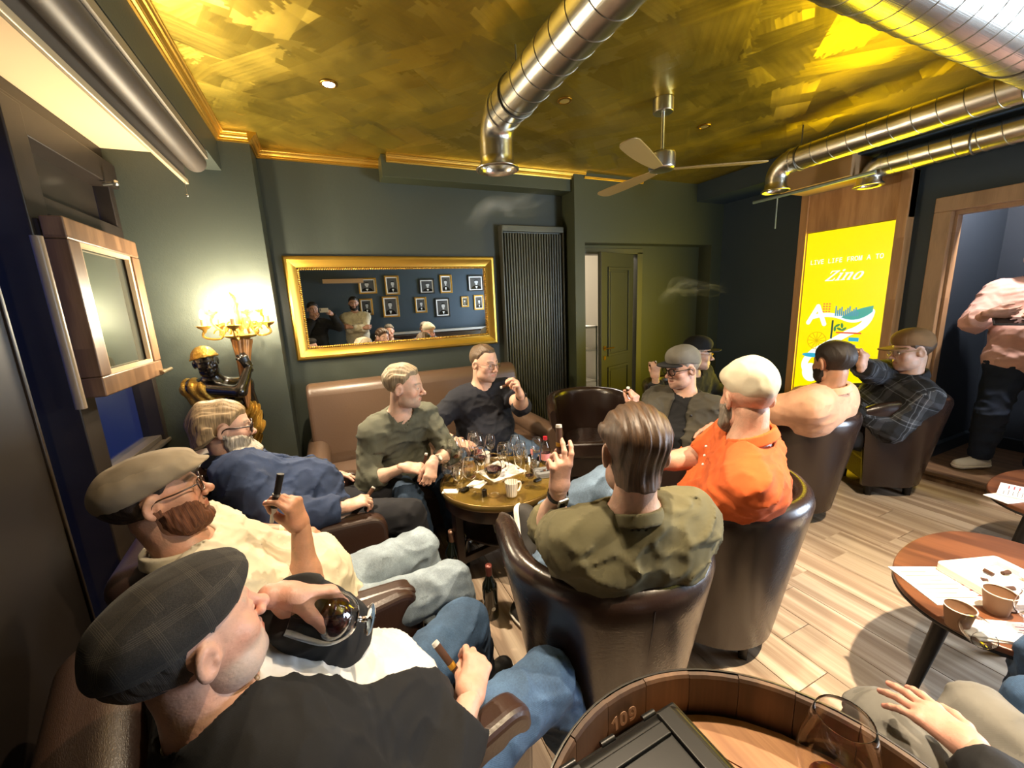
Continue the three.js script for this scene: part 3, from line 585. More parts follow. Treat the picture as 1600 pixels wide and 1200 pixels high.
    const F = (x, y, z) => {
      let d = tf(x, y, z);
      if (o.open !== undefined && d < 0.1) { const [u, v, w] = uf(x, y, z); d = smax(d, -Math.max(Math.abs(u - (o.shift ?? 0)) - lerp(o.openLow ?? 0.05, o.open, clamp(v / tl, 0, 1)), 0.0 - w) + grow, 0.012); }
      for (const [B, en, dir] of cuts) { let a = field(B, x, y, z); const c = (x - en.x) * dir.x + (y - en.y) * dir.y + (z - en.z) * dir.z; a = smax(a, Math.hypot(x - en.x, y - en.y, z - en.z) < 0.14 ? c : -1, 0.01); d = smin(d, a, 0.035); }
      d -= grow; if (d > 0.035 || d < -0.03) return d; d -= folds(x, y, z, fk);
      d = smax(d, -((x - hp.x) * sp.x + (y - hp.y) * sp.y + (z - hp.z) * sp.z), 0.012);
      d = smax(d, -seg(x, y, z, n0.x, n0.y, n0.z, n1.x, n1.y, n1.z, nr), 0.008);
      return d;
    };
    F.prep = tf.prep;
    const [lo, hi] = boundsOf([...torso, ...sl[0], ...sl[1]], grow + 0.015);
    return put(name, splitUV(skin(F, lo, hi, o.cell ?? cell * 0.85), TF), c, root, o.label);
  }
  function collar(c, o = {}) {
    const R = (o.R ?? 0.07) + 0.008, h = o.h ?? 0.034, ax = ns.clone(), cf = f.clone().addScaledVector(ax, -f.dot(ax)).normalize(), cx = V().crossVectors(ax, cf), o0 = nb.clone().addScaledVector(ax, o.lift ?? 0.026);
    const F = (x, y, z) => { const dx = x - o0.x, dy = y - o0.y, dz = z - o0.z, v = dx * ax.x + dy * ax.y + dz * ax.z, a = dx * cx.x + dy * cx.y + dz * cx.z, b = dx * cf.x + dy * cf.y + dz * cf.z;
      const drop = b * 0.35; const vv = v + drop, q = Math.hypot(a, b) - (R * g ** 0.35 - vv * 0.42), e = Math.max(Math.abs(q) - 0.006, Math.abs(vv) - h / 2) ; return smax(e, -Math.max(Math.abs(a) - (o.gap ?? 0.018) + (vv - h / 2) * 0.5, -b), 0.004) - 0.002; };
    return put('collar', splitUV(skin(F, o0.clone().subScalar(0.16), o0.clone().addScalar(0.16), 0.0055)), c);
  }
  function trousers(c, o = {}) {
    const grow = o.grow ?? 0.014, B = [...pelvisBones], W = o.wide ?? 1;
    for (const k of K) { const en = k.kn.clone().lerp(k.an, o.len ?? 0.93); bone(B, k.ho, k.kn, 0.094 * g, 0.064 * W * g ** 0.5, 0.05); bone(B, k.kn, en, 0.062 * W, 0.05 * W, 0.03); bone(B, k.kn.clone().lerp(k.an, 0.2), k.kn.clone().lerp(k.an, 0.45), 0.06 * W, 0.056 * W, 0.04); }
    const tf = union(B);
    const F = (x, y, z) => {
      let d = tf(x, y, z), kk = 0; if (d > 0.06 || d < -0.03) return d - grow;
      for (const k of K) { const q = Math.hypot(x - k.kn.x, y - k.kn.y, z - k.kn.z); kk = Math.max(kk, 1 - q / 0.25); }
      const q1 = Math.max(0, 1 - 3 * Math.abs(noise3(x * 8, y * 12 + 4, z * 8))), n = 0.008 * q1 * q1 * (0.6 + kk) + 0.005 * noise3(x * 20, y * 20, z * 20) - 0.002;
      d -= grow + n; const [u, v, w] = uf(x, y, z); d = smax(d, v - 0.12 - 2 * Math.max(0, w - 0.13), 0.01);
      for (const k of K) { const dir = k.dir ??= V().subVectors(k.an, k.kn).normalize(), en = k.en ??= k.kn.clone().lerp(k.an, (o.len ?? 0.93) + 0.03); if (Math.hypot(x - en.x, y - en.y, z - en.z) < 0.13) d = smax(d, (x - en.x) * dir.x + (y - en.y) * dir.y + (z - en.z) * dir.z, 0.006); }
      return d;
    };
    F.prep = tf.prep;
    return put('trousers', splitUV(skin(F, ...boundsOf(B, 0.035), cell * 0.85)), c);
  }
  function shoes(upper, sole, o = {}) {
    for (const k of K) {
      const toe = k.toe ?? f.clone().setY(0), upv = k.w.up ?? V(0, 1, 0), m = frameOf(toe, upv, k.an.clone().addScaledVector(upv, -0.085)), sh = put('shoe', shoeUpper.clone().applyMatrix4(m), upper);
      put('sole', shoeSole.clone().applyMatrix4(m), sole, sh);
      const lace = []; for (let i = 0; i < 4; i++) lace.push(tube([V(-0.025, 0.075 - i * 0.008, 0.045 + i * 0.022), V(0, 0.09 - i * 0.008, 0.047 + i * 0.022), V(0.025, 0.075 - i * 0.008, 0.045 + i * 0.022)], 0.0035, 8, 5));
      put('laces', merge(lace).applyMatrix4(m), o.lace ?? M.black, sh);
    }
  }
  // region > 0 keeps hair; thick(x, y, z) its depth
  function hairPiece(name, c, region, thick, lo = V(-0.14, -0.16, -0.17), hi = V(0.14, 0.16, 0.15), extra) {
    const F = (x, y, z) => { let d = hf(x, y, z); if (extra) d = smin(d, extra(x, y, z), 0.03); if (d > 0.07 || d < -0.05) return d; const q = region(x, y, z); return smax(d - thick(x, y, z) * (0.12 + 0.88 * sstep(q, 0, 0.022)), -q, 0.003); };
    return put(name, splitUV(skin(F, lo, hi, fine * 1.05)).applyMatrix4(HM), c);
  }
  const strand = (x, y, z, k = 1) => k * (0.0035 * noise3(x * 70, y * 14, z * 14) + 0.002 * noise3(x * 160, y * 20, z * 20) + 0.003 * noise3(x * 20, y * 20, z * 20));
  const noEar = (x, y, z) => Math.hypot(Math.abs(x) - 0.082, (y + 0.004) / 1.5, z + 0.004) - 0.026;
  const nape = (x, y, z) => seg(x, y, z, 0, -0.02, -0.04, 0, -0.1, -0.05, 0.052);
  const shortHair = (c, o = {}) => hairPiece('hair', c, (x, y, z) => Math.min(0.76 * (y - (o.front ?? 0.0)) - 0.65 * z + (o.low ?? 0) - (o.recede ?? 0) * sstep(Math.abs(x), 0.02, 0.05) * sstep(z, 0, 0.06) + 0.004 * noise3(x * 90, y * 90, z * 90), noEar(x, y, z)), (x, y, z) => (o.t ?? 0.009) * (0.35 + 0.65 * sstep(y, -0.06, 0.06)) + strand(x, y, z, o.k ?? 1), undefined, undefined, o.nape ? nape : null);
  const beard = (c, o = {}) => hairPiece('beard', c, (x, y, z) => {
    const ax = Math.abs(x), low = -0.043 - y + (o.side ?? 0.5) * Math.max(0, ax - 0.045) * 1.9 - 0.1 * Math.max(0, 0.045 - ax) * (y > -0.05 ? 1 : 0), lips = seg(ax, y, z, 0, -0.0665, 0.09, 0.019, -0.0675, 0.08, 0.0085), nose_ = 0.03 + y < 0 ? 1 : 0;
    return Math.min(Math.min(low, lips), z + 0.012 - (o.front ?? 0) - Math.max(0, -0.07 - y) * 0.4, Math.max(-0.0505 - y, ax - 0.03)) + 0.006 * noise3(x * 110, y * 40, z * 110);
  }, (x, y, z) => (o.t ?? 0.007) + (o.chin ?? 0) * sstep(-y, 0.07, 0.12) + 0.003 * noise3(x * 130, y * 30, z * 130), V(-0.1, -0.2, -0.05), V(0.1, 0.0, 0.16), o.long ? (x, y, z) => ell(x, y, z, 0, -0.105, 0.06, 0.04, 0.05, 0.035) : null);
  function glasses(c, o = {}) {
    const R = o.R ?? 0.0225, z0 = 0.102, gs = []; const rim = []; for (const e of [-1, 1]) { const pts = []; for (let i = 0; i < 20; i++) { const a = i / 20 * Math.PI * 2, ca = Math.cos(a), sa = Math.sin(a), sq = o.sq ?? 0.7; pts.push(V(e * 0.0335 + Math.sign(ca) * Math.abs(ca) ** sq * R * 1.12, -0.003 + Math.sign(sa) * Math.abs(sa) ** sq * R * 0.88, z0 - 0.006 * Math.abs(ca * (ca * e > 0 ? 1 : 0)))); } rim.push(tube(pts, o.r ?? 0.0022, 40, 6, true)); gs.push(pts); }
    rim.push(tube([V(-0.01, 0.002, z0 + 0.002), V(0, 0.006, z0 + 0.006), V(0.01, 0.002, z0 + 0.002)], 0.002, 8, 6));
    const fr = put('glasses', merge(rim).applyMatrix4(HM), c);
    for (const e of [-1, 1]) { put('temple', tube([V(e * 0.059, 0.004, z0 - 0.006), V(e * 0.077, 0.006, 0.05), V(e * 0.0815, 0.006, 0.0), V(e * 0.082, -0.02, -0.018)], o.r ?? 0.0022, 16, 6).applyMatrix4(HM), c, fr);
      put('lens', new THREE.CircleGeometry(R, 24).scale(1.1, 0.86, 1).translate(e * 0.0335, -0.003, z0 - 0.003).applyMatrix4(HM), M.pane, fr); }
  }
  // caps in head axes
  function flatCap(c, o = {}) {
    const t = o.tilt ?? 0.2, back = o.back ? -1 : 1, bigk = o.big ?? 1;
    const F = (x, y, z0) => {
      const z = z0 * back; let d = ell(x, y, z, 0, 0.052 + (o.tall ?? 0) * 0.5, -0.014, 0.09 * bigk, 0.074 + (o.tall ?? 0), 0.113 * bigk);
      d = smin(d, ell(x, y, z, 0, 0.076, 0.04, 0.08 * bigk, 0.036, 0.076 * bigk), 0.03);
      if (!o.noPeak) d = smin(d, ell(x, y, z, 0, 0.05, 0.1, 0.064, 0.011, 0.044), 0.02);
      d -= 0.003 * noise3(x * 22, y * 22, z * 22) + 0.0025 * (0.5 - Math.abs(noise3(x * 30 + 5, y * 14, z * 10)));
      const cut = (y - 0.03) - t * 0.5 * z - 0.06 * Math.max(0, z) * 0;
      return smax(d, -cut - (z > 0.06 ? 0.004 : 0), 0.008);
    };
    return put('cap', splitUV(skin(F, V(-0.125, -0.03, -0.18), V(0.125, 0.16, 0.18), o.cell ?? fine)).applyMatrix4(HM), c, root, o.label);
  }
  function peakCap(c, peakM, o = {}) {
    const crown = (x, y, z) => { let d = ell(x, y, z, 0, 0.05, -0.012, 0.0845, 0.094, 0.105); d = smin(d, ell(x, y, z, 0, 0.085, 0.035, 0.065, 0.045, 0.06), 0.03); const seam = Math.abs(x) < 0.0015 || Math.abs(Math.abs(x) - (z + 0.012) * 0.9) < 0.0012 ? 0.001 : 0; return smax(d + seam - 0.0015 * noise3(x * 25, y * 25, z * 25), 0.042 - y + 0.34 * Math.min(0, z), 0.004); };
    const cp = put('cap', splitUV(skin(crown, V(-0.12, 0, -0.14), V(0.12, 0.16, 0.13), fine)).applyMatrix4(HM), c);
    const sh = new THREE.Shape(); sh.absellipse(0, 0.062, 0.083, 0.098 * (o.len ?? 1), 0, Math.PI, false); const hole = [];
    const pk = new THREE.ExtrudeGeometry(sh, { depth: 0.005, bevelEnabled: true, bevelSize: 0.002, bevelThickness: 0.002, bevelSegments: 2, curveSegments: 24 });
    pk.rotateX(Math.PI / 2); const p = pk.attributes.position; for (let i = 0; i < p.count; i++) { const x = p.getX(i), z = p.getZ(i); p.setY(i, p.getY(i) + 0.048 - (o.curve ?? 2.2) * x * x - (o.drop ?? 0.12) * Math.max(0, z - 0.062)); } pk.computeVertexNormals();
    put('peak', pk.applyMatrix4(HM), peakM ?? c, cp);
    put('button', ball(V(0, 0.137, -0.008), 0.007).applyMatrix4(HM), c, cp);
    if (o.patch) put('patch', ball(V(0.012, 0.08, 0.092), 0.016, 1.2, 1.0, 0.25).applyMatrix4(HM), o.patch, cp);
    return cp;
  }
  function watch(i, strapM, caseM, faceM, o = {}) {
    const { el, wr } = J[i], ax = V().subVectors(wr, el).normalize(), z = V().setFromMatrixColumn(J[i].hand, 2).normalize(), zz = z.clone().addScaledVector(ax, -z.dot(ax)).normalize(), xx = V().crossVectors(ax, zz), c = wr.clone().addScaledVector(ax, o.up ?? -0.035), m = basis(xx, ax, zz, c), R = o.R ?? 0.033;
    const st = new THREE.CylinderGeometry(R, R, 0.02, 28, 1, true); const st2 = st.clone().scale(0.94, 1, 0.94);
    const w = put('wristwatch', merge([st, lathe([[R * 0.94, -0.01], [R, -0.01]], 28), lathe([[R, 0.01], [R * 0.94, 0.01]], 28)]).applyMatrix4(m), strapM);
    if (o.bead) return w;
    const k = o.square ? new RoundedBoxGeometry(0.037, 0.043, 0.012, 3, 0.005) : rod(V(0, 0, -0.005), V(0, 0, 0.005), 0.019);
    put('case', k.translate(0, 0, R + 0.003).applyMatrix4(m), caseM, w);
    put('dial', (o.square ? bx(-0.0145, 0.0145, -0.0175, 0.0175, R + 0.0088, R + 0.0096) : rod(V(0, 0, R + 0.0075), V(0, 0, R + 0.0088), 0.016)).applyMatrix4(m), faceM, w);
    return w;
  }
  return { root, put, top, collar, trousers, shoes, shortHair, nape, hairPiece, beard, glasses, flatCap, peakCap, watch, strand, noEar, J, K, HM, nb, sp, f, r, ns, at_, tl, hf, inHead, TF, base };
}
function held(p, i, d, at = [0, 0.1, -0.03]) {                // point in the grip of hand i, thumb side positive x
  const m = p.J[i].mirror; return V(at[0] * m, at[1], at[2]).applyMatrix4(p.J[i].hand);
}
let cigarN = 0;
function cigar(a, dir, L, label, o = {}) {                    // a is its mouth end
  const d = dir.clone().normalize(), t = thing('cigar', label, 'cigar', a, 0, o.group), e = (k) => d.clone().multiplyScalar(L * k), R = o.r ?? 0.0095;
  obj('wrapper', [rod(e(0), e(0.9), R * 0.92, R), ball(V(0, 0, 0), R * 0.92)], M.cigar, t);
  if (!o.noBand) obj('band', rod(e(0.2), e(0.34), R * 1.03, R * 1.03), M.band, t);
  obj('ash', [rod(e(0.9), e(1), R, R * 0.92)], M.ash, t);
  return t;
}
let drinker, drinkGrip;
const hairM = (c, r = 0.55) => std({ color: c, roughness: r, map: rep(T.hairStreak, 9, 9), bumpMap: rep(T.brushed, 14, 14), bumpScale: 0.001 });
const tweed = canvasTex(512, 512, (c, n) => {
  c.fillStyle = '#2a2724'; c.fillRect(0, 0, n, n); const r = rng(3);
  for (let i = 0; i < 30000; i++) { c.fillStyle = r() < 0.5 ? 'rgba(90,84,76,0.35)' : 'rgba(8,7,6,0.4)'; c.fillRect(r() * n, r() * n, 2, 2); }
  for (const h of [0, 1]) for (const k of [0, 10, 22, 32, 42, 52]) { c.fillStyle = 'rgba(120,110,96,0.34)'; for (const o of [60, 316]) { if (h) c.fillRect(0, o + k, n, 3); else c.fillRect(o + k, 0, 3, n); } }
});
tweed.wrapS = tweed.wrapT = THREE.RepeatWrapping;
const plaid = canvasTex(512, 512, (c, n) => {
  c.fillStyle = '#15171b'; c.fillRect(0, 0, n, n);
  for (const h of [0, 1]) for (const [o, w, a] of [[40, 60, 0.30], [130, 8, 0.55], [300, 60, 0.24], [390, 8, 0.5]]) { c.fillStyle = `rgba(120,126,134,${a})`; if (h) c.fillRect(0, o, n, w); else c.fillRect(o, 0, w, n); }
  c.fillStyle = 'rgba(225,228,232,0.28)'; c.fillRect(0, 84, n, 6); c.fillRect(84, 0, 6, n);
});
plaid.wrapS = plaid.wrapT = THREE.RepeatWrapping;
const DN = V(0, -1, 0), UP = V(0, 1, 0), n3 = (x, y, z) => V(x, y, z).normalize();
{ // the drinker with the tweed cap, nearest on the left
  const p = person({ label: 'man in a dark tweed flat cap and black cardigan drinking from a tipped glass', pel: V(0.0, 0.5, -0.88), head: V(-0.27, 1.098, -0.753), hs: 1.0, nk: 0.035, hf: n3(0.8, 0.2, -0.55), hu: n3(-0.36, 1, 0.16), fwd: n3(0.9, 0, -0.42), g: 1.12, belly: 0.9, fat: 0.6,
    skin: '#d8a891', hairC: '#c4bdb2', stubble: 0.6, brow: 0.5, fine: 0.0026, cell: 0.010, face: { fat: 0.8, nose: 1.1, eye: 0.0015 },
    wl: { p: V(-0.148, 1.072, -0.838), f: n3(0.75, -0.35, -0.2), b: n3(0.3, 0.8, -0.6), pose: 'glass', k: 0.78, pole: n3(0.5, -0.85, -0.3) },
    wr: { p: V(0.203, 0.691, -0.788), f: n3(0.5, 0.25, -0.75), b: n3(0.25, 0.8, 0.5), pose: 'cigar', pole: n3(-0.1, -1, 0.6) },
    ar: { p: V(0.60, 0.09, -0.90), toe: n3(0.95, 0, -0.2) }, al: { p: V(0.40, 0.09, -1.34), toe: n3(0.8, 0, -0.5) } });
  p.top('shirt', cloth('#e9e6e0'), { sleeve: 0.5, neck: 0.072, grow: 0.012 });
  p.top('cardigan', cloth('#0b0b0d', { sheen: 0.1 }), { sleeve: 1.72, grow: 0.026, open: 0.16, openLow: 0.22, shift: -0.1, neck: 0.078, folds: 0.005, hem: 0.14, cell: 0.0065 });
  p.trousers(denimM('#4f6f95')); p.shoes(M.black, M.white);
  p.shortHair(hairM('#3f3a36'), { t: 0.0015, recede: 0.02 });
  p.flatCap(std({ color: '#ffffff', map: rep(tweed, 9), roughness: 0.95, bumpMap: rep(tweed, 9), bumpScale: 0.0012 }), { tilt: 0.06, big: 0.92, cell: 0.003, noPeak: true });
  const beads = []; for (let i = -6; i <= 6; i++) { const a = i / 26 * Math.PI * 2; beads.push(ball(p.nb.clone().addScaledVector(p.sp, 0.03 - 0.02 * Math.cos(a)).addScaledVector(p.f, 0.082 * Math.cos(a)).addScaledVector(p.r, 0.078 * Math.sin(a)), 0.0065, 1, 1, 1, 10)); }
  p.put('necklace', merge(beads), plain('#8d7358', 0.35));
  const h = held(p, 0, 0, [0.02, 0.085, -0.045]);
  drinker = p; drinkGrip = h;
  const q = held(p, 1, 0, [0.03, 0.06, -0.045]); cigar(q, n3(-0.45, 0.75, -0.5), 0.1, 'short thick cigar pinched in the fingers over the blue jean knee');
}
{ // beige cap, cream polo
  const p = person({ label: 'man in a beige flat cap, glasses and cream polo leaning back with raised cigar holder', pel: V(-0.13, 0.5, -1.52), head: V(-0.506, 1.116, -1.41), hf: n3(0.93, 0.22, -0.25), hu: n3(-0.35, 1, 0.0), fwd: n3(0.97, 0, -0.2), g: 1.08, belly: 0.7, fat: 0.4,
    skin: '#ce9c81', hairC: '#4a2d1c', stubble: 0.2, fine: 0.0028, cell: 0.011, face: { fat: 0.6, nose: 1.15, eye: 0.002 },
    wr: { p: V(-0.157, 0.945, -1.373), f: n3(-0.1, 0.85, 0.1), b: n3(0.85, 0.15, 0.55), pose: 'cigar', pole: n3(0.1, -1, 0.1) },
    wl: { p: V(-0.252, 0.692, -1.861), f: n3(0.9, -0.2, 0.2), b: n3(0.1, 1, -0.1), pose: 'relaxed', pole: n3(0, -0.6, -1) },
    ar: { p: V(0.36, 0.09, -1.42), toe: n3(1, 0, 0.1) }, al: { p: V(0.3, 0.09, -1.8), toe: n3(1, 0, -0.2) } });
  p.top('polo', cloth('#e8dcc0'), { sleeve: 0.62, grow: 0.016, neck: 0.083, folds: 0.011, hem: 0.16 }); p.collar(cloth('#e8dcc0'), { gap: 0.03, R: 0.076 });
  p.trousers(denimM('#a9bccb')); p.shoes(M.black, M.white);
  p.shortHair(hairM('#2c1c12'), { t: 0.007 }); p.beard(hairM('#744428', 0.75), { t: 0.0032, side: 0.4, chin: 0.006 });
  p.flatCap(cloth('#a3937a'), { tilt: 0.34, big: 0.97, cell: 0.003 }); p.glasses(plain('#3a2416', 0.3), { R: 0.021 });
  p.watch(0, plain('#d8c8a0', 0.5), M.steel, M.screen, { bead: true });
  const a = held(p, 1, 0, [0.032, 0.075, -0.045]), d = n3(0.3, 1, -0.05), t = thing('cigar_holder', 'black cigar holder standing up from the raised hand of the beige capped man', 'cigar holder', a);
  obj('stem', rod(d.clone().multiplyScalar(-0.03), d.clone().multiplyScalar(0.02), 0.006, 0.009), M.paperM, t); obj('barrel', [rod(d.clone().multiplyScalar(0.018), d.clone().multiplyScalar(0.06), 0.011, 0.0115), rod(d.clone().multiplyScalar(0.06), d.clone().multiplyScalar(0.125), 0.0095, 0.0105)], M.black, t); obj('ring', rod(d.clone().multiplyScalar(0.055), d.clone().multiplyScalar(0.062), 0.0125, 0.0125), M.steel, t);
}
{ // long fair hair, grey beard, blue blazer
  const p = person({ label: 'man with long fair hair, grey beard and glasses in a blue blazer by the pier', pel: V(-0.16, 0.52, -2.26), head: V(-0.522, 1.078, -2.346), hf: n3(1, -0.06, -0.16), hu: n3(-0.14, 1, 0.0), fwd: n3(0.98, 0, -0.1), g: 1.18, belly: 1, hs: 1.1, fat: 0.7,
    skin: '#deb4a0', hairC: '#8d8478', face: { fat: 0.9, nose: 0.95 },
    wr: { p: V(-0.027, 0.675, -2.014), f: n3(1, 0.08, -0.2), b: n3(0.05, 1, 0.3), pose: 'claw', pole: n3(-0.3, -0.8, 0.7) },
    wl: { p: V(-0.11, 0.697, -2.48), f: n3(0.9, -0.25, 0.15), b: n3(0.15, 1, -0.2), pose: 'spread', pole: n3(-0.3, -0.5, -0.8) },
    ar: { p: V(0.3, 0.09, -2.0), toe: n3(1, 0, 0.2) }, al: { p: V(0.26, 0.09, -2.45), toe: n3(1, 0, -0.1) } });
  p.top('shirt', cloth('#14171f'), { sleeve: 1.85, grow: 0.012 }); p.collar(cloth('#14161d'), { gap: 0.03, h: 0.06, R: 0.084, lift: 0.036 });
  p.top('blazer', cloth('#2d3f63'), { sleeve: 1.8, grow: 0.027, open: 0.07, openLow: 0.09, neck: 0.09, folds: 0.012, hem: 0.18 });
  p.trousers(cloth('#12141d')); p.shoes(M.blackGloss, M.black);
  p.hairPiece('hair', hairM('#b59a72'), (x, y, z) => Math.min(0.8 * (y - 0.03) - 0.6 * (z - 0.02) + 0.014 - 0.012 * sstep(Math.abs(x), 0.02, 0.05) * sstep(z, 0, 0.05), Math.max(p.noEar(x, y, z), -0.03 - z), y + 0.135), (x, y, z) => 0.01 + 0.012 * sstep(-z, 0.02, 0.1) + p.strand(x, y, z, 1.4), V(-0.14, -0.17, -0.17), V(0.14, 0.17, 0.15), (x, y, z) => ell(x, y, z, 0, -0.055, -0.07, 0.068, 0.08, 0.036));
  p.beard(hairM('#c9c0b2', 0.75), { t: 0.008, side: 0.35, chin: 0.03, long: true }); p.glasses(plain('#2b1a14', 0.3), { R: 0.024, r: 0.0036 });
  cigar(held(p, 1, 0, [0.034, 0.10, -0.035]), n3(0.75, 0.75, -0.3), 0.075, 'cigar with a pale ash end held over dark trousers', { r: 0.011 });
}
{ // grey-green sweater on the sofa
  const p = person({ label: 'man in a grey green sweater sitting forward on the brown sofa with folded hands', pel: V(0.34, 0.49, -2.76), head: V(0.383, 1.152, -2.473), hf: n3(0.86, -0.1, 0.42), hu: n3(-0.02, 1, 0.05), fwd: n3(0.22, 0, 1), g: 0.97, belly: 0.7, hs: 1.1, skin: '#dbb6a2', hairC: '#9a9186', stubble: 0.5, face: { nose: 1.1, fat: 0.3 },
    wr: { p: V(0.309, 0.705, -2.296), f: n3(0.9, -0.15, 0.35), b: n3(0.1, 0.8, 0.6), pose: 'relaxed', pole: n3(-0.8, -0.6, -0.4) },
    wl: { p: V(0.465, 0.723, -2.242), f: n3(-0.35, -0.75, 0.55), b: n3(0.2, 0.5, 0.9), pose: 'claw', pole: n3(0.8, -0.6, -0.5) },
    ar: { p: V(0.40, 0.09, -2.24), toe: n3(0.15, 0, 1), pole: n3(0, 1, 1) }, al: { p: V(0.62, 0.09, -2.45), toe: n3(0.3, 0, 1) } });
  p.top('sweater', cloth('#5d5f50'), { sleeve: 1.35, grow: 0.018, neck: 0.076, folds: 0.012, hem: 0.15 });
  p.trousers(denimM('#39506b')); p.shoes(plain('#4a453f', 0.7), plain('#d8d6cf', 0.6), { lace: M.white });
  p.shortHair(hairM('#a39276'), { t: 0.011, front: 0.012, recede: 0.014, k: 1.3 }); 
  p.watch(0, M.steel, M.steel, plain('#d9d4c6', 0.3));
  const a = held(p, 1, 0, [0.02, 0.10, -0.03]); cigar(a, n3(0.25, 0.95, 0.1), 0.1, 'dark cigar standing in the folded hands of the seated sweater man', { r: 0.009 });
}
{ // navy tee, glasses
  const p = person({ label: 'man in a navy t-shirt and glasses on the sofa, cigar raised', pel: V(1.06, 0.5, -2.98), head: V(1.036, 1.187, -2.816), hf: n3(0.42, -0.12, 0.9), hu: n3(0.02, 1, 0.06), fwd: n3(0.05, 0, 1), g: 1.2, belly: 1, hs: 1.12, fat: 0.8, skin: '#deb49d', hairC: '#7a6450', stubble: 0.2, face: { fat: 0.8 },
    wr: { p: V(0.737, 0.675, -2.646), f: n3(0.75, -0.35, 0.5), b: n3(0.1, 0.85, 0.5), pose: 'relaxed', pole: n3(-1, -0.4, -0.2) },
    wl: { p: V(1.127, 1.008, -2.401), f: n3(-0.3, 1, 0.15), b: n3(0.85, 0.2, 0.35), pose: 'cigar', pole: n3(0.5, -1, 0.1) },
    ar: { p: V(0.72, 0.09, -2.62), toe: n3(-0.1, 0, 1) }, al: { p: V(1.32, 0.09, -2.55), toe: n3(0.2, 0, 1) } });
  p.top('t_shirt', cloth('#1b1f2b'), { sleeve: 0.62, grow: 0.016, neck: 0.078, folds: 0.009, hem: 0.14 });
  p.trousers(denimM('#47617f')); p.shoes(M.black, M.white);
  p.shortHair(hairM('#6b563f'), { t: 0.007, front: 0.02, recede: 0.02 }); p.glasses(plain('#6a6258', 0.3, 0.7), { R: 0.021, r: 0.0014 });
  p.watch(0, M.black, M.black, M.screen, { R: 0.034, up: -0.02 }); p.watch(1, M.black, M.steel, M.screen, { bead: true });
  cigar(held(p, 0, 0, [0.04, 0.075, -0.05]), n3(-0.85, -0.12, 0.2), 0.075, 'cigar in the raised hand of the man in the navy t-shirt');
}
{ // grey cap, round glasses, loden jacket
  const p = person({ label: 'man in a grey cap with black peak, black glasses and grey jacket raising a cigar', pel: V(2.16, 0.5, -2.02), head: V(2.173, 1.129, -2.006), hf: n3(-0.96, -0.1, -0.16), hu: n3(0, 1, 0.02), fwd: n3(-0.88, 0, 0.47), g: 1.1, belly: 0.7, hs: 1.12, fat: 0.5, skin: '#deb29c', hairC: '#b5aca0', stubble: 0.15, face: { nose: 1.05, mouthOpen: 0.006 },
    wr: { p: V(1.696, 0.923, -1.939), f: n3(0.05, 1, 0.1), b: n3(0.2, 0.05, 0.9), pose: 'cigar', pole: n3(-0.2, -1, 0.2) },
    wl: { p: V(2.189, 0.766, -1.763), f: n3(-0.85, -0.5, 0.4), b: n3(-0.1, 0.6, 0.8), pose: 'relaxed', pole: n3(0.8, -0.6, 0.2) },
    ar: { p: V(1.62, 0.09, -1.95), toe: n3(-0.8, 0, 0.5) }, al: { p: V(1.78, 0.09, -1.68), toe: n3(-0.5, 0, 0.8) } });
  p.top('polo', cloth('#14161b'), { sleeve: 0.6, grow: 0.012 }); p.collar(cloth('#14161b'), { gap: 0.02 });
  p.top('jacket', cloth('#4c483c'), { sleeve: 1.82, grow: 0.026, open: 0.05, openLow: 0.08, shift: 0.0, neck: 0.088, folds: 0.011, hem: 0.15 });
  p.trousers(cloth('#22242a')); p.shoes(M.black, M.black);
  p.shortHair(hairM('#a59c90'), { t: 0.005 }); p.peakCap(cloth('#7d7a70'), cloth('#1b1b1c'), { patch: plain('#a7a08c', 0.7), drop: 0.05, curve: 1.2 }); p.glasses(plain('#0e0d0d', 0.25), { R: 0.023, r: 0.003, sq: 1 });
  const bt = []; for (let i = 0; i < 4; i++) bt.push(ball(p.at_(0.78 - i * 0.17, -0.085 - 0.012 * i, 0.15), 0.009, 1, 1, 0.7, 10)); p.put('buttons', merge(bt), plain('#201c18', 0.5));
  p.watch(0, M.steel, M.steel, M.screen, { R: 0.036, up: -0.02 });
  cigar(held(p, 1, 0, [0.02, 0.095, -0.05]), n3(-0.3, 0.7, 0.6), 0.06, 'cigar in the raised fist of the man in the grey cap', { r: 0.011 });
}
